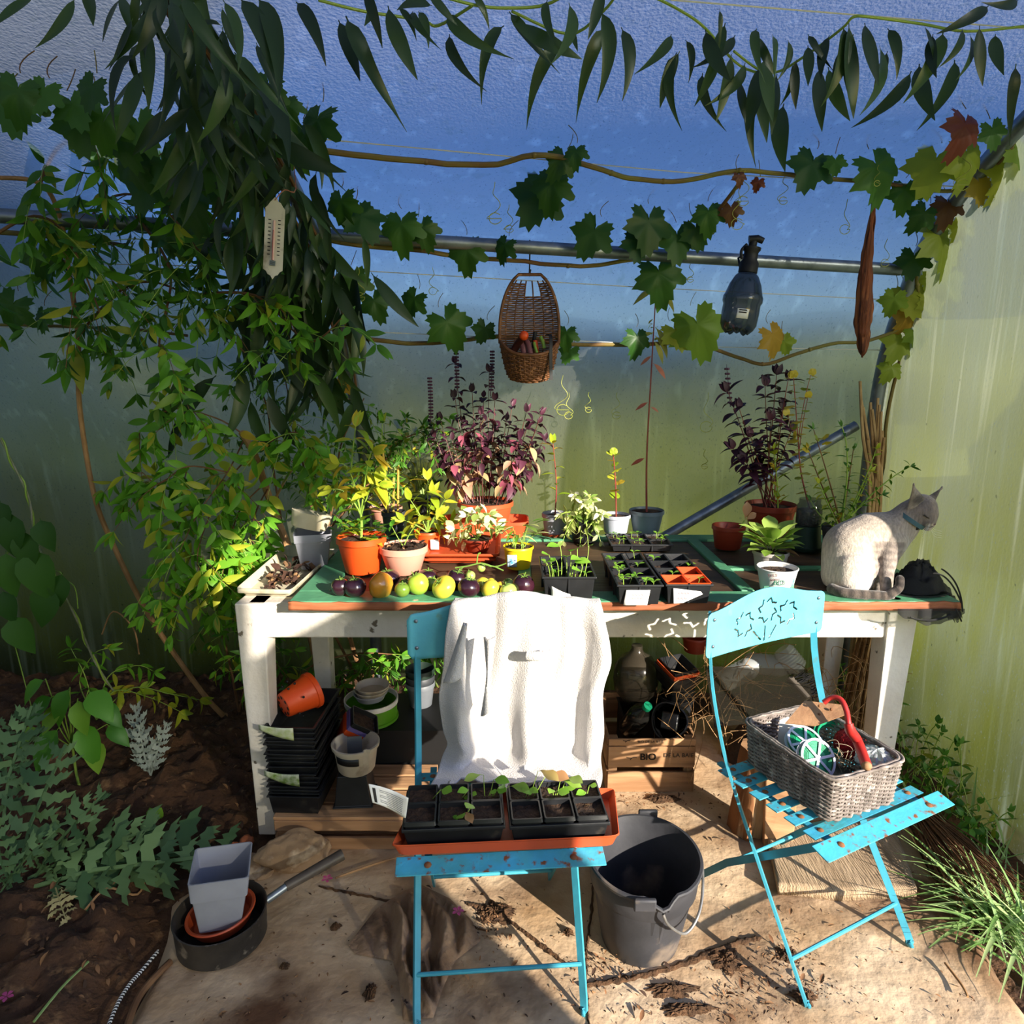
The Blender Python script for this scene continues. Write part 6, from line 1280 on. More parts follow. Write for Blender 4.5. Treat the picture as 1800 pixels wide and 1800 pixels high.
# spray bottle
sb = at_y(1303, 540, 2.36); t = thing('spray_bottle', 'smoky plastic pressure sprayer bottle hanging from steel rail', 'spray bottle', sb, 0, None, Matrix.Rotation(R(7), 4, 'Y')); k = pxm(sb)
pr_ = [(0, -43), (14, -45), (20, -47), (27, -40), (31, -30), (32, -8), (31.5, 4), (34, 9), (34, 17), (32, 21), (27, 38), (20, 52), (12, 60), (11, 64)]
mb = MB().lathe([(r*k, z*k) for r, z in pr_], 40)
for p in mb.v:
    if p.z < -34*k: a = atan2(p.y, p.x); p.z += 9*k*(.5+.5*cos(5*a))*min(1, (-34*k-p.z)/(8*k))
obj('bottle', mb, mat('smoky blue plastic', '#2b333d', '#232a33', 5, .12, glass=.35, spec=.8), t, world=False)
obj('pump_collar', MB().lathe([(11*k, 58*k), (16*k, 58*k), (16*k, 74*k), (12*k, 80*k), (12*k, 92*k), (15*k, 96*k), (15*k, 100*k), (7*k, 102*k), (7*k, 110*k), (0, 110*k)], 24), M_dark, t, world=False)
obj('nozzle', MB().tube([(-8*k, 0, 112*k), (6*k, -2*k, 115*k), (16*k, -3*k, 112*k)], lambda q: 7*k*(1-.25*q), 10), M_dark, t, world=False); obj('trigger', MB().tube(spline([(-10*k, 0, 104*k), (-18*k, -2*k, 92*k), (-15*k, -3*k, 78*k)], 4), 2.6*k, 8), M_dark, t, world=False)
obj('label', MB().grid(lambda u, v: ((31.9*k+.0006)*cos(-2.05+.62*u), (31.9*k+.0006)*sin(-2.05+.62*u), (-22+16*v)*k), 10, 2), M_paper, t, world=False, solid=.0005)
for z in (-9, -13): obj('print_line', MB().grid(lambda u, v: ((32.3*k+.0006)*cos(-1.95+.40*u), (32.3*k+.0006)*sin(-1.95+.40*u), (z+2*v)*k), 8, 1), M_ink, t, world=False, solid=.0004)
obj('neck_strap', MB().tube([(-12*k, 8*k, 66*k), (-14*k, 22*k, 84*k), (-4*k, 24*k, 92*k), (4*k, 12*k, 88*k)], 2*k, 6), M_dark, t, world=False)
# dried brown leaf hanging
M_tob = mat('dried brown leaf', '#7a3f1e', '#4f2814', 30, .8, bump=.8, bscale=50, stretch=(3, 3, .3), c3='#b06a3a', s3=16)
da = [at_y(x, y, 2.30) for x, y in ((1537, 334), (1533, 380), (1526, 430), (1521, 480), (1519, 530), (1516, 570), (1517, 600), (1515, 628))]; dp = spline(da, 6); t = thing('dried_leaf', 'long shrivelled brown dried leaf hanging from vine', 'dried leaf', da[0])
def dlf(u, v):
    p, T = along(dp, v); w_ = .028*(sin(pi*min(1, v*1.02)**1.6)**.7)*(1+.2*nz(v*14, 3))+.002; a = 2*pi*u*1.6; return p+V((cos(a)*w_*(.75+.25*cos(3*a)), sin(a)*w_*.8-.01*nz(u*4, v*9), .006*nz(u*8, v*20)))
obj('leaf_blade', MB().grid(dlf, 30, 60), M_tob, t, solid=.001, ang=70)
# thermometer
tc_ = at_y(482, 420, 1.66); k = pxm(tc_); t = thing('thermometer', 'cream enamel plate thermometer hanging among dark leaves', 'thermometer', tc_, 0, None, Matrix.Rotation(R(-6.5), 4, 'Y').inverted() @ Matrix.Rotation(0, 4, 'X'))
out_ = [(-17, -52), (-12, -55), (-9, -60), (-4, -62), (0, -68), (4, -62), (9, -60), (12, -55), (17, -52), (17, 50), (13, 54), (9, 60), (5, 62), (2, 68), (-2, 68), (-6, 63), (-9, 60), (-13, 54), (-17, 50)]
obj('plate', MB().add([(x*k, 0, z*k) for x, z in out_], [tuple(range(len(out_)))]), mat('cream enamel', '#d9d2bf', '#c6bda8', 14, .5, c3='#9a8f7a', s3=20), t, world=False, solid=.0016, smooth=False)
obj('tube', MB().tube([(0, -.004, 30*k), (0, -.004, -36*k)], 2.2*k, 8), mat('pink glass', '#d8b0a4', None, rough=.2), t, world=False); obj('spirit', MB().tube([(0, -.0085, 14*k), (0, -.0085, -36*k)], .9*k, 6), mat('red spirit', '#8a2a20', None, rough=.3), t, world=False)
for z in (-38, -41, -44): obj('bulb_clip', MB().tube([(-5*k, -.005, z*k), (5*k, -.005, z*k)], 1.4*k, 6), M_steel, t, world=False)
for i in range(10):
    for s_ in (-1, 1): obj('scale_mark', MB().box((s_*8.5*k, -.002, (31-6.4*i)*k), (4.5*k, .001, 1.6*k)), M_ink, t, world=False, smooth=False)
obj('string', MB().tube(spline([at_y(483, 352, 1.658), at_y(500, 334, 1.66), at_y(520, 332, 1.7), at_y(512, 260, 2.02)], 4), .0012, 5), mat('pink string', '#b0705a', None, rough=.8), t)
# ---------------------------------------------------------------- grape vine along the strings
RN.seed(123)
gv = thing('grape_vine', 'grape vine trained along strings and rail across polythene', 'vine', wall_at(1560, 640, .06))
VN = [[(380, 262), (480, 240), (550, 262), (680, 278), (850, 290), (960, 272), (1060, 300), (1120, 315), (1200, 318), (1300, 300), (1390, 308), (1500, 318), (1570, 325), (1680, 335), (1745, 296), (1790, 240)],
 [(548, 416), (640, 432), (740, 440), (800, 450), (900, 458), (1020, 468), (1100, 458), (1180, 446), (1225, 410), (1262, 370), (1300, 320)], [(600, 590), (700, 602), (760, 603), (840, 595), (900, 592), (1000, 605), (1150, 605), (1200, 598), (1260, 615), (1340, 640), (1400, 622), (1460, 605), (1530, 598), (1590, 570), (1615, 530), (1612, 480), (1640, 420), (1690, 350)], [(0, 571), (120, 574), (240, 580), (330, 590)], [(0, 408), (90, 416), (220, 432)], [(1560, 900), (1556, 760), (1580, 640), (1600, 575)]]
for i, V_ in enumerate(VN):
    P = spline([wall_at(x, y, .075) for x, y in V_], 5); obj('cane', MB().tube([p+V((0, 0, .004*nz(p.x*14, i)))for p in P], lambda q: .0075*(1.1-.35*q) if i != 3 else .005, 8), M_vinewood, gv)
    mb = MB()
    for p in P[3::7]: mb.ball(p, (.0095, .0095, .0085), 8, 5)
    obj('node', mb, M_vinewood, gv, kind='stuff')
GL = [(945, 350, 100, 'v'), (985, 285, 60, 'v'), (1012, 270, 45, 'v'), (968, 330, 80, 'v'), (555, 222, 95, 'v'), (515, 255, 80, 'v'), (505, 190, 60, 'v'), (600, 362, 70, 'v'), (640, 388, 80, 'v'), (705, 402, 80, 'v'), (745, 408, 60, 'v'), (885, 436, 50, 'v'), (820, 446, 70, 'v'), (1040, 415, 80, 'v'), (1140, 400, 90, 'v'), (1190, 425, 75, 'v'), (1160, 490, 90, 'v'), (1120, 430, 60, 'v'), (1245, 380, 60, 'v'), (1225, 410, 60, 'v'), (620, 500, 70, 'v'), (660, 535, 60, 'v'), (725, 530, 55, 'v'), (790, 575, 85, 'v'), (850, 582, 45, 'v'), (995, 590, 45, 'v'), (1000, 620, 40, 'v'), (1230, 582, 105, 'b'), (1190, 588, 60, 'b'), (1120, 600, 55, 'v'), (1360, 596, 65, 'b'), (1380, 605, 40, 'b'), (1425, 295, 85, 'v'), (1468, 288, 40, 'v'), (1545, 305, 100, 'v'), (1590, 340, 60, 'v'), (1640, 295, 100, 'b'), (1700, 285, 95, 'b'), (1775, 305, 95, 'b'), (1695, 228, 85, 'r'), (1660, 425, 110, 'b'), (1605, 460, 60, 'v'), (1655, 500, 80, 'b'), (1600, 525, 70, 'b'), (1580, 605, 65, 'b'), (1595, 560, 55, 'b'), (1745, 235, 55, 'v'), (1620, 380, 55, 'v'), (1665, 365, 60, 'r'), (1300, 312, 28, 'r'), (1332, 322, 26, 'r'), (1285, 372, 42, 'r'), (1640, 530, 55, 'b'), (1570, 530, 50, 'b'), (1690, 400, 45, 'b'), (1790, 270, 70, 'b'), (1722, 330, 60, 'b'), (1610, 590, 45, 'b'), (1565, 650, 45, 'b'),
 (30, 170, 90, 'v'), (75, 165, 70, 'v'), (130, 190, 80, 'v'), (160, 160, 70, 'v'), (20, 200, 80, 'v'), (180, 215, 90, 'v'), (215, 250, 80, 'v'), (140, 225, 90, 'v'), (250, 230, 80, 'v'), (330, 270, 110, 'v'), (290, 300, 100, 'v'), (380, 280, 110, 'v'), (440, 230, 90, 'v'), (470, 160, 70, 'v'), (260, 330, 90, 'v'), (330, 350, 100, 'v'), (400, 340, 100, 'v'), (20, 545, 80, 'v'), (75, 560, 50, 'v'), (70, 455, 70, 'v'), (600, 680, 40, 'b'), (300, 410, 80, 'v'), (440, 420, 90, 'v'), (360, 430, 80, 'v'), (540, 240, 70, 'v'), (445, 320, 80, 'v'), (235, 290, 80, 'v')]
for x, y, s_, c_ in GL:
    p = wall_at(x, y, .085+RN.uniform(0, .05)+(.12 if x < 470 else 0)); ms_ = {'v': L_vine, 'b': L_vinelit, 'r': L_vinered}[c_]; k = pxm(p)
    d = V((RN.uniform(-.6, .6), RN.uniform(-.35, .1), -1)); a = p-d.normalized()*s_*k*.45
    put(gv, RN.choice(ms_), a, d, (RN.uniform(-.4, .4), -1, RN.uniform(-.1, .9)), s_*k*1.05)
    stem(gv, bez(a, a+V((RN.uniform(-.02, .02), .0, .02)), a+V((RN.uniform(-.03, .03), .02, .05)), 5), .0012, M_vinewood, 'petiole', 4)
M_ten = mat('yellow tendril', '#b5b35a', '#8f9a3c', 20, .6)
for x, y, L_ in ((990, 660, 60), (1000, 690, 40), (1035, 690, 30), (1085, 690, 40), (1245, 690, 60), (1240, 790, 30), (760, 470, 40), (630, 470, 50), (870, 320, 60), (895, 360, 40), (1310, 300, 50), (1490, 350, 50), (1700, 260, 60), (1760, 300, 40), (1545, 290, 30), (1300, 330, 60), (1380, 310, 40), (1215, 460, 30), (1560, 420, 40)):
    p = wall_at(x, y, .08); k = pxm(p); r = L_*k; pts = [p+V((r*.25*sin(q*.9+x)*(q/9), .01*sin(q), -r*q/9)) for q in range(10)]+[p+V((r*.18*cos(q*.8), 0, -r-r*.16*sin(q*.8))) for q in range(8)]
    stem(gv, spline(pts, 2), .0011, M_ten, 'tendril', 4)
# ---------------------------------------------------------------- long leaved evergreen clematis
def hang(root, ax, ay, tx_, ty_, off, wd=1., me=None):
    a = wall_at(ax, ay, off); Y = a.y; b = at_y(tx_, ty_, Y-RN.uniform(0, .06)); d = b-a; me = me or RN.choice(L_clem); side = V((RN.uniform(-.7, .7), -1, RN.uniform(0, .6)))
    put(root, me, a, d, side, d.length*1.08, wd)
cl = thing('clematis_vine', 'clematis with long dark leaves hanging from top string', 'vine', wall_at(1400, 60, .12))
for V_ in ([(700, -30), (830, 8), (900, 14), (960, 8), (1010, -20)], [(1140, -10), (1195, 18), (1240, 50), (1300, 115), (1360, 128), (1420, 95), (1480, 50), (1500, 30), (1530, 30), (1620, 42), (1700, 55), (1810, 45)], [(560, 0), (640, 20), (740, 35), (770, 45), (830, 10)], [(900, 20), (1000, 60), (1060, 20), (1090, -20)], [(1360, 128), (1330, 120), (1290, 90)]):
    stem(cl, spline([wall_at(x, max(y, -60), .13) for x, y in V_], 5), .0028, M_gstem, 'cane')
CL = [(1195, 90, 1150, 170), (1205, 70, 1237, 118), (1240, 52, 1256, 142), (1265, 15, 1268, 80), (1292, 62, 1264, 122), (1235, 128, 1226, 216), (1286, 95, 1270, 205), (1300, 140, 1304, 208), (1338, 112, 1318, 222), (1366, 130, 1350, 210), (1392, 112, 1404, 172), (1378, 182, 1352, 282), (1322, 170, 1302, 250), (1458, 62, 1428, 125), (1442, 118, 1430, 208), (1456, 118, 1470, 210), (1492, 40, 1494, 188), (1482, 45, 1500, 160), (1520, 40, 1530, 128), (1546, 80, 1572, 190), (1482, 85, 1466, 140), (1602, 125, 1556, 224), (1616, 112, 1612, 202), (1658, 55, 1640, 155), (1678, 105, 1676, 202), (1692, 50, 1690, 112), (1722, 45, 1716, 138), (1738, 10, 1690, 52), (1786, 112, 1768, 234), (1560, 50, 1602, 105), (1790, 0, 1760, 30), (1358, 60, 1370, 110), (1330, 50, 1312, 105), (1420, 60, 1446, 110), (1330, 60, 1352, 130), (1420, 80, 1424, 140),
 (1275, 40, 1250, 130), (1310, 110, 1290, 190), (1345, 100, 1342, 190), (1330, 150, 1352, 240), (1262, 90, 1245, 170), (1400, 105, 1388, 180), (1500, 60, 1478, 150), (1560, 90, 1540, 160), (1640, 60, 1625, 130), (1705, 60, 1722, 130), (1180, 60, 1165, 120), (1385, 70, 1400, 130), (1625, 45, 1650, 110), (1750, 60, 1742, 120),
 (595, 35, 632, 128), (608, 28, 666, 172), (682, 10, 706, 122), (725, 20, 726, 62), (785, 20, 832, 112), (790, 60, 792, 147), (886, 45, 810, 108), (895, 20, 952, 104), (986, 75, 902, 150), (1000, 45, 1016, 84), (1062, 48, 1002, 148), (1056, 18, 1106, 134), (1092, 48, 1136, 142), (1190, 92, 1140, 192), (962, 0, 945, 66), (900, 38, 1002, 108), (660, 10, 645, 40), (700, 15, 740, 40), (735, 20, 765, 55), (760, 10, 700, -10), (1060, -20, 1040, 60), (1000, 5, 1028, 100), (830, -10, 870, 30), (750, -20, 790, 40), (640, -20, 672, 50)]
for q_ in CL: hang(cl, *q_, RN.uniform(.1, .2), 1.12)
c2_ = thing('clematis_vine', 'dense dark clematis climbing the curved hoop at left', 'vine', V((-.5, 2.5, .0)))
hoop = [(300, -40), (335, 40), (385, 110), (425, 180), (460, 250), (500, 320), (530, 390), (560, 450), (580, 520), (600, 600), (612, 680)]
hp_ = [V((x, y, 0)) for x, y in hoop]
for dx in (-30, -10, 14): stem(c2_, spline([wall_at(x+dx, max(y, -30), .09) for x, y in hoop], 4), .005, M_twig, 'cane')
for i in range(270):
    f = RN.random()**.9; p, _ = along(hp_, f); x = p.x+RN.gauss(-35 if f < .75 else -55, 48); y = p.y+RN.uniform(-35, 30); L_ = RN.uniform(75, 140)
    a = RN.gauss(0, .33); hang(c2_, x, y, x+L_*sin(a), y+L_*cos(a)*RN.uniform(.75, 1), RN.uniform(.08, .42), RN.uniform(.8, 1.05))
for q_ in ((60, -5, -10, 32), (132, -5, 97, 90), (150, -20, 165, 32), (240, 95, 138, 156), (266, 118, 174, 198), (258, 50, 268, 155), (300, 0, 336, 84), (322, -10, 372, 115), (392, 0, 452, 92), (420, -5, 516, 102), (452, -5, 532, 102), (520, 3, 578, 62), (412, 92, 476, 178), (300, 188, 230, 278), (326, 184, 302, 268), (350, 150, 386, 252), (330, 90, 300, 130), (390, 45, 330, 20), (350, 50, 400, 90), (430, 130, 560, 220), (440, 180, 570, 300), (400, 370, 345, 440), (470, 240, 575, 320), (330, 640, 300, 760), (420, 640, 450, 770), (470, 690, 500, 790), (560, 690, 600, 740), (380, 660, 290, 740), (350, 700, 275, 810), (440, 700, 455, 800), (540, 690, 530, 750)):
    hang(c2_, q_[0], q_[1], q_[2], q_[3], RN.uniform(.25, .45), 1.0)
# ---------------------------------------------------------------- lemon verbena bushes at the left
lv = thing('verbena_bush', 'leggy lemon verbena bush with bare curved tan trunk at left', 'shrub', at_z(392, 1256, .03))
def pathY(pts, n=6): return spline([at_y(x, y, Y) for x, y, Y in pts], n)
T1 = pathY([(392, 1258, 2.56), (350, 1210, 2.52), (262, 1082, 2.46), (200, 960, 2.42), (165, 868, 2.38), (140, 715, 2.32), (137, 590, 2.26), (120, 470, 2.20), (105, 380, 2.12), (70, 322, 2.05), (-10, 312, 1.98)]); stem(lv, T1, lambda q: .0105*(1-.45*q), M_cane, 'trunk', 9)
mains = [pathY(q_) for q_ in ([(118, 450, 2.2), (190, 350, 2.16), (280, 360, 2.12), (370, 470, 2.08)], [(137, 590, 2.26), (230, 500, 2.2), (330, 520, 2.16), (430, 620, 2.12)], [(70, 322, 2.05), (110, 250, 2.05), (190, 230, 2.05), (280, 300, 2.05)], [(-20, 420, 2.0), (60, 380, 2.0), (120, 420, 2.0), (180, 560, 2.0)], [(240, 380, 2.15), (300, 480, 2.1), (280, 620, 2.1), (330, 700, 2.1)], [(330, 520, 2.16), (450, 520, 2.1), (540, 600, 2.1), (600, 560, 2.05)])]
for m_ in mains: stem(lv, m_, (.005, .002), M_twig, 'branch')
def twigs(root, mains, n, L_, size, ms, lo=.0, hi=1., drop=(.2, .9), seedn=4, stems=True, Yj=.08, tip=3):
    for i in range(n):
        m_ = RN.choice(mains); p, T = along(m_, RN.uniform(lo, hi)); d = V((RN.uniform(-1, 1), RN.uniform(-.6, .2), -RN.uniform(*drop))).normalized()*L_*RN.uniform(.6, 1.2); c = p+d*.5+V((0, 0, L_*.22)); P = bez(p, c, p+d, 8)
        if stems: stem(root, P, (.0016, .0008), M_gstem if i % 3 else M_twig, 'twig', 4)
        sprig(root, P, ms if not callable(ms) else ms(i), seedn, size, .2, 1, 'whorl' if i % 3 == 0 else 'opp', 58, .35, .25, tip, .3)
twigs(lv, mains, 76, .24, .088, lambda i: L_verbd if i % 3 else L_verb)
for px, py, L_ in ((20, 960, 0), (135, 650, 90), (150, 640, 60), (125, 660, 70)): 
    if L_: a = at_y(px, py-L_*.5, 2.25); put(lv, L_verb[0], a, V((RN.uniform(-.3, .3), -.3, -1)), (0, -1, .3), L_*pxm(a))
v2 = thing('verbena_bush', 'sunlit lemon verbena bush with pale trunk behind the cream tray', 'shrub', V((-.95, 2.62, 0)))
T2 = pathY([(520, 1000, 2.66), (500, 945, 2.62), (482, 900, 2.58), (465, 850, 2.52), (448, 800, 2.46), (425, 760, 2.4)]); T2 = [V((-.78, 2.66, 0))]+T2; stem(v2, T2, lambda q: .016*(1-.25*q), M_cane, 'trunk', 9)
stem(v2, pathY([(481, 882, 2.56), (510, 830, 2.5), (548, 790, 2.45)]), (.006, .003), M_cane, 'branch')
mains2 = [pathY(q_) for q_ in ([(430, 765, 2.42), (380, 735, 2.36), (300, 720, 2.3), (235, 770, 2.26)], [(430, 770, 2.42), (400, 830, 2.3), (350, 900, 2.2), (310, 980, 2.16)], [(445, 795, 2.45), (390, 860, 2.3), (350, 960, 2.2), (350, 1010, 2.16)], [(465, 850, 2.5), (420, 900, 2.35), (400, 980, 2.26), (405, 1020, 2.22)], [(448, 800, 2.46), (470, 780, 2.4), (520, 760, 2.34), (560, 800, 2.3)], [(400, 830, 2.3), (330, 820, 2.24), (280, 850, 2.2), (250, 830, 2.2)], [(470, 860, 2.52), (450, 900, 2.4), (440, 960, 2.3), (460, 1000, 2.26)])]
for m_ in mains2: stem(v2, m_, (.0032, .0014), M_twig, 'branch')
twigs(v2, mains2, 84, .20, .092, lambda i: L_verb, .3, 1., (.3, 1.2))
for i in range(14): put(v2, RN.choice(L_lime), at_y(RN.uniform(360, 480), RN.uniform(760, 900), 2.35), V((RN.uniform(-1, 1), -.3, RN.uniform(-1, 0))), (0, -1, .5), .08)
v3 = thing('jasmine_bush', 'fine leaved dark green bush in front of left hoop foot', 'shrub', V((-.62, 2.72, 0)))
mains3 = [pathY(q_) for q_ in ([(560, 960, 2.74), (540, 850, 2.72), (520, 760, 2.66), (500, 660, 2.6)], [(570, 960, 2.74), (590, 860, 2.72), (600, 780, 2.68), (640, 700, 2.62)], [(560, 950, 2.74), (640, 860, 2.72), (700, 780, 2.7), (740, 760, 2.68)], [(500, 950, 2.74), (480, 820, 2.7), (470, 720, 2.62), (440, 640, 2.5)])]
for m_ in mains3: stem(v3, [V((-.62, 2.74, 0))]+m_, (.006, .002), M_twig, 'branch')
twigs(v3, mains3, 70, .17, .05, L_verbd, .1, 1., (-.5, .6), 5)
v4 = thing('jasmine_bush', 'bush with glossy leaves growing behind and under the table', 'shrub', V((-.62, 2.55, 0)))
mains4 = [pathY(q_) for q_ in ([(520, 1290, 2.56), (500, 1220, 2.5), (480, 1150, 2.46)], [(520, 1290, 2.56), (540, 1180, 2.56), (620, 1150, 2.6), (690, 1150, 2.6)], [(420, 1250, 2.6), (400, 1150, 2.6), (380, 1080, 2.56), (360, 1000, 2.5)], [(420, 1250, 2.6), (440, 1160, 2.56), (430, 1080, 2.52), (420, 1000, 2.46)], [(620, 1290, 2.66), (660, 1180, 2.66), (720, 1150, 2.66), (760, 1140, 2.66)])]
for m_ in mains4: stem(v4, m_, (.006, .002), M_twig, 'branch')
twigs(v4, mains4, 46, .16, .075, lambda i: L_verbd if i % 2 else L_verb, .2, 1., (-.3, .8), 4)
# ---------------------------------------------------------------- soil bed plants
def ez(px, py): p = at_z(px, py, .03); p.z = earth_z(p.x, p.y); return p
b_ = ez(190, 1200); t = thing('bean_plant', 'climbing bean with broad leaves on twisted grey string', 'bean plant', b_)
P = pathY([(0, 770, 2.2), (30, 830, 2.22), (52, 880, 2.24), (62, 950, 2.26), (100, 1020, 2.3), (140, 1100, 2.36), (165, 1160, 2.4), (200, 1215, 2.45)]); stem(t, P, .0035, mat('grey string', '#8a8a78', '#6f7a55', 60, .9), 'support_string', 6)
stem(t, [p+V((.006*sin(i*.9), .006*cos(i*.9), 0)) for i, p in enumerate(P)], .003, M_gstem, 'stem')
for x, y, s_ in ((20, 930, 80), (45, 960, 70), (55, 1000, 95), (10, 1000, 80), (95, 1060, 80), (20, 1110, 75), (5, 1060, 60), (110, 1030, 60), (70, 935, 60), (0, 900, 50)): a = at_y(x, y-s_*.4, 2.15); put(t, L_bean[0], a, V((RN.uniform(-.5, .5), -.3, -1)), (0, -1, .4), s_*pxm(a)*1.1)
for x1, y1, x2, y2, x3, y3 in ((60, 940, 20, 960, 0, 1010), (65, 1010, 105, 1005, 118, 1045), (100, 1015, 130, 1030, 137, 1070), (5, 1040, 20, 1110, 60, 1260)): stem(t, spline([at_y(x1, y1, 2.25), at_y(x2, y2, 2.2), at_y(x3, y3, 2.2)], 5), .0018, M_gstem, 'shoot', 5)
b_ = ez(137, 1362); t = thing('pepper_plant', 'young pepper plant with broad glossy leaves in soil bed', 'pepper plant', b_)
P = spline([b_, b_+V((-.005, 0, .06)), at_y(125, 1285, b_.y), at_y(122, 1215, b_.y+.02)], 5); stem(t, P, (.005, .003), M_gstem)
for x, y, s_, dx in ((100, 1290, 75, -.4), (150, 1280, 75, .4), (170, 1310, 55, .2), (85, 1235, 55, -.9), (120, 1220, 65, -.3), (165, 1225, 65, .9), (200, 1285, 50, 1.2), (70, 1205, 55, -1), (140, 1240, 60, .3), (60, 1290, 50, -1), (105, 1250, 55, -.6), (185, 1245, 55, 1)): a = at_y(x-dx*10, y-12, b_.y-.03); stem(t, bez(P[8], (P[8]+a)/2+V((0, -.01, .01)), a, 5), .0018, M_gstem, 'petiole', 4); put(t, RN.choice(L_pep), a, V((dx, -.5, -.75)), (dx*.3, -.8, .8), s_*pxm(a)*1.15)
b_ = ez(180, 1280); t = thing('verbena_seedling', 'low lime green verbena shoot spreading over soil', 'shrub', b_)
for q_ in ([(170, 1265), (200, 1215), (260, 1225), (315, 1250)], [(170, 1265), (150, 1190), (130, 1150), (125, 1140)], [(170, 1265), (190, 1190), (240, 1170), (270, 1180)], [(170, 1265), (230, 1210), (300, 1220), (350, 1230)], [(170, 1265), (140, 1200), (165, 1150), (190, 1140)]):
    P = pathY([(x, y, b_.y-.02) for x, y in q_]); stem(t, P, (.0025, .001), M_gstem); sprig(t, P, L_lime if q_[3][0] > 300 else L_verb, 6, .075, .25, 1, 'opp', 55, .5, .2, 3)
def pinnate(kind, m, nl=8, W=.29):
    k = ('pin'+kind, m.name)
    if k in LEAF: return LEAF[k]
    mb = MB()
    for i in range(nl):
        t0, t1 = .12+.86*i/nl, .12+.86*(i+1)/nl; w_ = W*sin(pi*(.12+.8*(i+.5)/nl))**.8
        for s_ in (-1, 1):
            j1, j2 = .02*sin(i*7.3+s_*2), .9+.2*sin(i*3.1+s_)
            z = lambda x, y: -.35*y*y+.25*abs(x)-.5*x*x+.02*sin(y*40)
            pts = [(0, t0+.012), (.22*w_, t0+.006), (.34*w_, t0-.022), (.44*w_, t0+.018), (.62*w_, t0+.012), (.68*w_, t0+.045), (.84*w_, t0+.058), (w_, t0+.12), (.76*w_, t0+.092), (.70*w_, t0+.115), (.56*w_, t0+.084), (.42*w_, t0+.092), (.30*w_, t0+.058), (0, t1-.035)]
            mb.add([(s_*x*j2, y+j1, z(x, y)) for x, y in pts], [(0, 1, 12, 13), (1, 2, 3), (1, 3, 11, 12), (3, 4, 5, 10), (3, 10, 11), (5, 6, 8, 9), (5, 9, 10), (6, 7, 8)])
    mb.bar([(0, 0, 0), (0, .4, -.05), (0, .95, -.31)], .025, .012); LEAF[k] = mesh('leaf_pinnate', mb, m, ang=80); return LEAF[k]
PIN = pinnate('a', K_card)
b_ = ez(30, 1545); t = thing('cardoon', 'large grey green cardoon with deeply cut leaves at bed edge', 'cardoon', b_)
for x0, y0, x1, y1, Y0, Y1 in ((30, 1545, 75, 1330, 0, .12), (75, 1560, 385, 1480, -.02, .10), (60, 1545, 150, 1410, 0, .05), (50, 1550, 250, 1460, 0, .08), (60, 1570, 300, 1510, -.03, .0), (20, 1560, -40, 1470, -.05, -.1), (5, 1450, 20, 1260, .1, .2), (-20, 1400, 50, 1290, .15, .2), (-30, 1330, 60, 1250, .2, .3), (0, 1570, 70, 1480, -.06, -.04)):
    a = at_y(x0, y0, b_.y+Y0); e = at_y(x1, y1, b_.y+Y1); a.z = max(a.z, .03); e.z = max(e.z, .06); put(t, PIN, a, e-a+V((0, 0, .06)), (0, -.5, 1), (e-a).length*1.1, 1.0)
PIT = pinnate('b', K_cardw, 7); c = ez(100, 1575); t = thing('dry_leaf', 'dry tan pinnate leaf lying on bare soil', 'dry leaf', c); put(t, PIT, c+V((0, 0, .035)), ez(122, 1668)-c+V((0, 0, -.01)), (0, -.3, 1), .125)
PIS = pinnate('c', K_silver, 9, .20); b_ = ez(265, 1362); t = thing('artichoke_seedling', 'silvery artichoke seedling upright in soil bed', 'seedling', b_)
for x, y, dy in ((218, 1240, .06), (282, 1285, -.02), (235, 1290, -.04), (270, 1300, .02)): e = at_y(x, y, b_.y+dy); put(t, PIS, b_, e-b_, (.2, -1, .2), (e-b_).length)
b_ = ez(60, 1265); t = thing('seedling_weed', 'small leafy seedling beside fallen twigs on soil', 'seedling', ez(275, 1440))
for x, y in ((268, 1440), (285, 1425), (292, 1405), (262, 1430), (275, 1445)): put(t, L_seed[0], ez(275, 1445)+V((0, 0, .02)), at_y(x, y, ez(275, 1445).y-.01)-ez(275, 1445), (0, -1, .5), .05)
# litter on soil and slab
M_lit = mat('bark litter', '#6d4a30', '#8f6a48', rand=1, c3='#3a281c', r3=(.6, .65), rough=.9); LT = blade('litter', M_lit, .35, .5, .3, .5, 4, .0)
t = thing('soil_litter', 'scattered bark bits and dead leaves on the soil bed', 'litter', V((-1, 2, 0)))
for i in range(900):
    x, y = RN.uniform(-1.5, -.6), RN.uniform(.95, 2.75)
    if x > slab_lx(y)-.02: continue
    p = V((x, y, earth_z(x, y)+.004)); put(t, LT, p, rv()+V((0, 0, .1)), (RN.uniform(-.3, .3), 0, 1), RN.uniform(.01, .035), 1, 'fragment', 120)
t['kind'] = 'stuff'; del t['category']
t = thing('floor_litter', 'scattered soil crumbs and dead leaf bits on concrete', 'litter', V((.2, 1.5, 0)))
for i in range(1500):
    if i < 700: q_ = RN.choice(((1300, 1720, 70, 40), (1420, 1740, 60, 25), (860, 1620, 50, 40), (1180, 1410, 80, 20), (1060, 1700, 60, 40), (1380, 1680, 50, 20), (1250, 1780, 120, 30))); x, y = RN.gauss(q_[0], q_[2]*.6), RN.gauss(q_[1], q_[3]*.6)
    else: x, y = RN.uniform(300, 1750), RN.uniform(1400, 1800)
    p = at_z(x, min(y, 1850), .004); put(t, LT, p, rv()+V((0, 0, .1)), (RN.uniform(-.3, .3), 0, 1), RN.uniform(.004, .014) if i % 9 else RN.uniform(.015, .03), 1, 'fragment', 100)
t['kind'] = 'stuff'; del t['category']
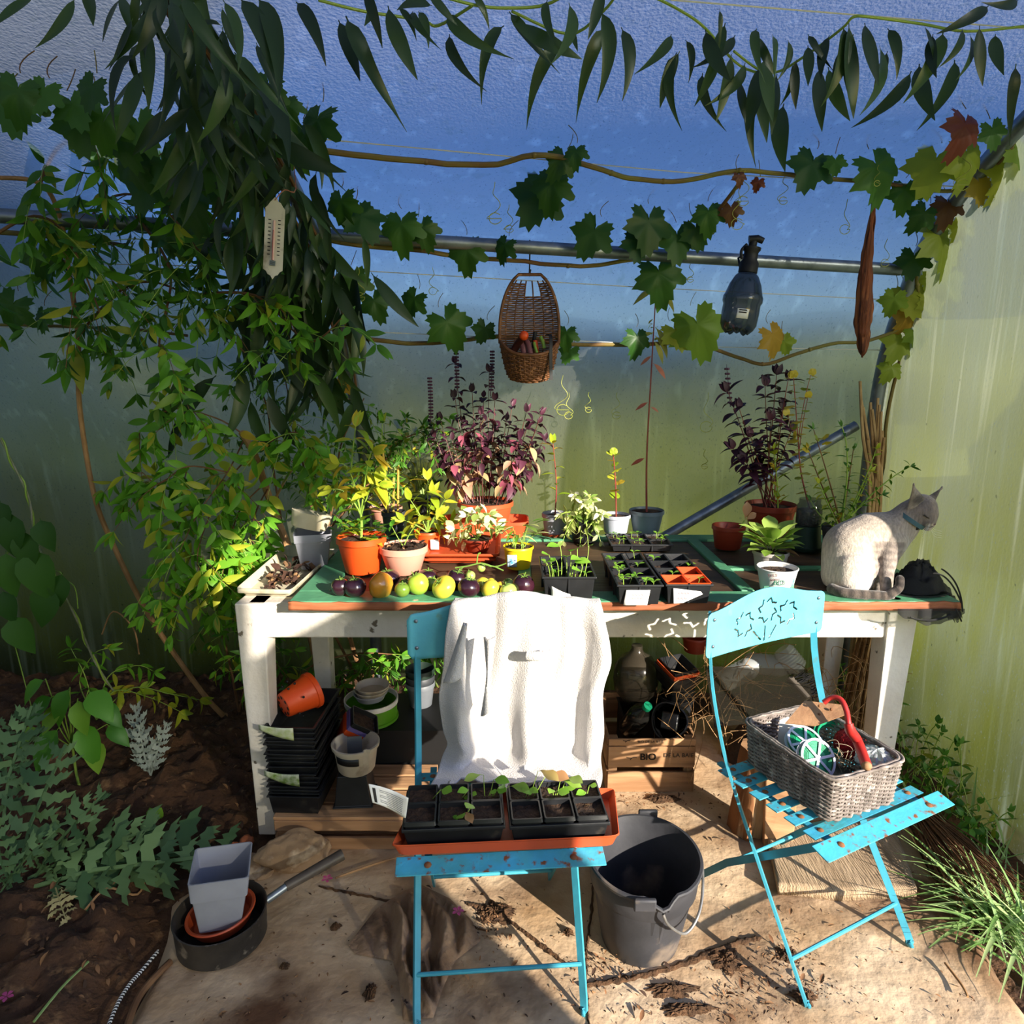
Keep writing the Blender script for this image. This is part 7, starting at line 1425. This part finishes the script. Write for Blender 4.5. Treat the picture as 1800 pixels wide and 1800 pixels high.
for lab, pts in (('long thin dead stem lying beside the pan handle', [(590, 1550), (660, 1525), (720, 1508)]), ('bent pale twig on soil by cardoon leaves', [(150, 1600), (190, 1570), (240, 1560), (258, 1530)]), ('brown twig arching from the soil near the film', [(180, 1120), (200, 1080), (235, 1110), (245, 1155)]), ('green grass stem lying on the dark soil', [(60, 1800), (110, 1740), (155, 1690)]), ('dark twig on sunny concrete by grass tuft', [(1660, 1700), (1690, 1740), (1700, 1760)])):
    P = spline([(lambda p: p+V((0, 0, .012)))(ez(x, y) if x < 300 and y > 1200 else at_z(x, y, .0) if y > 1300 else at_y(x, y, 2.5)) for x, y in pts], 5); q_ = thing('dead_twig', lab, 'twig', P[0]); stem(q_, P, .003, K_grass if 'green grass' in lab else M_cane, 'twig')
# fallen pink petals
M_pet = mat('pink petal', '#d0588a', None, rough=.6)
for x, y, lab in ((12, 1755, 'fallen pink flower on dark soil'), (575, 1545, 'fallen pink petals near pan handle'), (805, 1602, 'tiny pink flower on the dirty rag')):
    c = at_z(x, y, .02 if x < 700 else .05); 
    if x < 100: c.z = earth_z(c.x, c.y)+.01
    q_ = thing('fallen_flower', lab, 'flower', c)
    for e in range(5): put(q_, blade('petal', M_pet, .6, .6, .2, .2, 4), c, (cos(e*1.26), sin(e*1.26), .3), (0, 0, 1), .017, name='petal')
# ---------------------------------------------------------------- weeds and grass at the right wall
b_ = at_z(1765, 1625, 0); t = thing('grass_tuft', 'tuft of long pale green grass at foot of polythene', 'grass', b_)
GB = [blade('grass', K_grass, .045, .3, .45, .3, 7), blade('grass2', K_grass, .035, .3, .2, .3, 7)]
for i in range(230):
    a = RN.uniform(0, 6.28); p = b_+V((RN.gauss(0, .035), RN.gauss(0, .06), 0)); put(t, RN.choice(GB), p, V((cos(a)-.25, sin(a)-.2, RN.uniform(.35, 1.6))), (0, 0, 1), RN.uniform(.09, .26), 1, 'grass_blade')
t = thing('ground_weeds', 'dark leafy weeds along foot of the right polythene wall', 'weeds', V((1.38, 2.1, 0)))
for i in range(70):
    y = RN.uniform(1.75, 2.65); x = RN.uniform(1.33, 1.46); h_ = RN.uniform(.05, .2)*(1.2 if y > 1.9 else .7); P = bez((x, y, 0), (x, y, h_*.7), (x+RN.uniform(-.06, .03), y+RN.uniform(-.05, .05), h_), 5); stem(t, P, .0015, M_gstem, n=4); sprig(t, P, L_verbd, 3, .042, .3, 1, 'opp', 65, .2, .2, 2, .2, 1.5)
for i in range(25): x, y = RN.uniform(1.3, 1.46), RN.uniform(1.6, 2.5); put(t, GB[0], V((x, y, 0)), rv(.5)+V((0, 0, 1)), (0, 0, 1), RN.uniform(.12, .3))
t['kind'] = 'stuff'; del t['category']
flush()
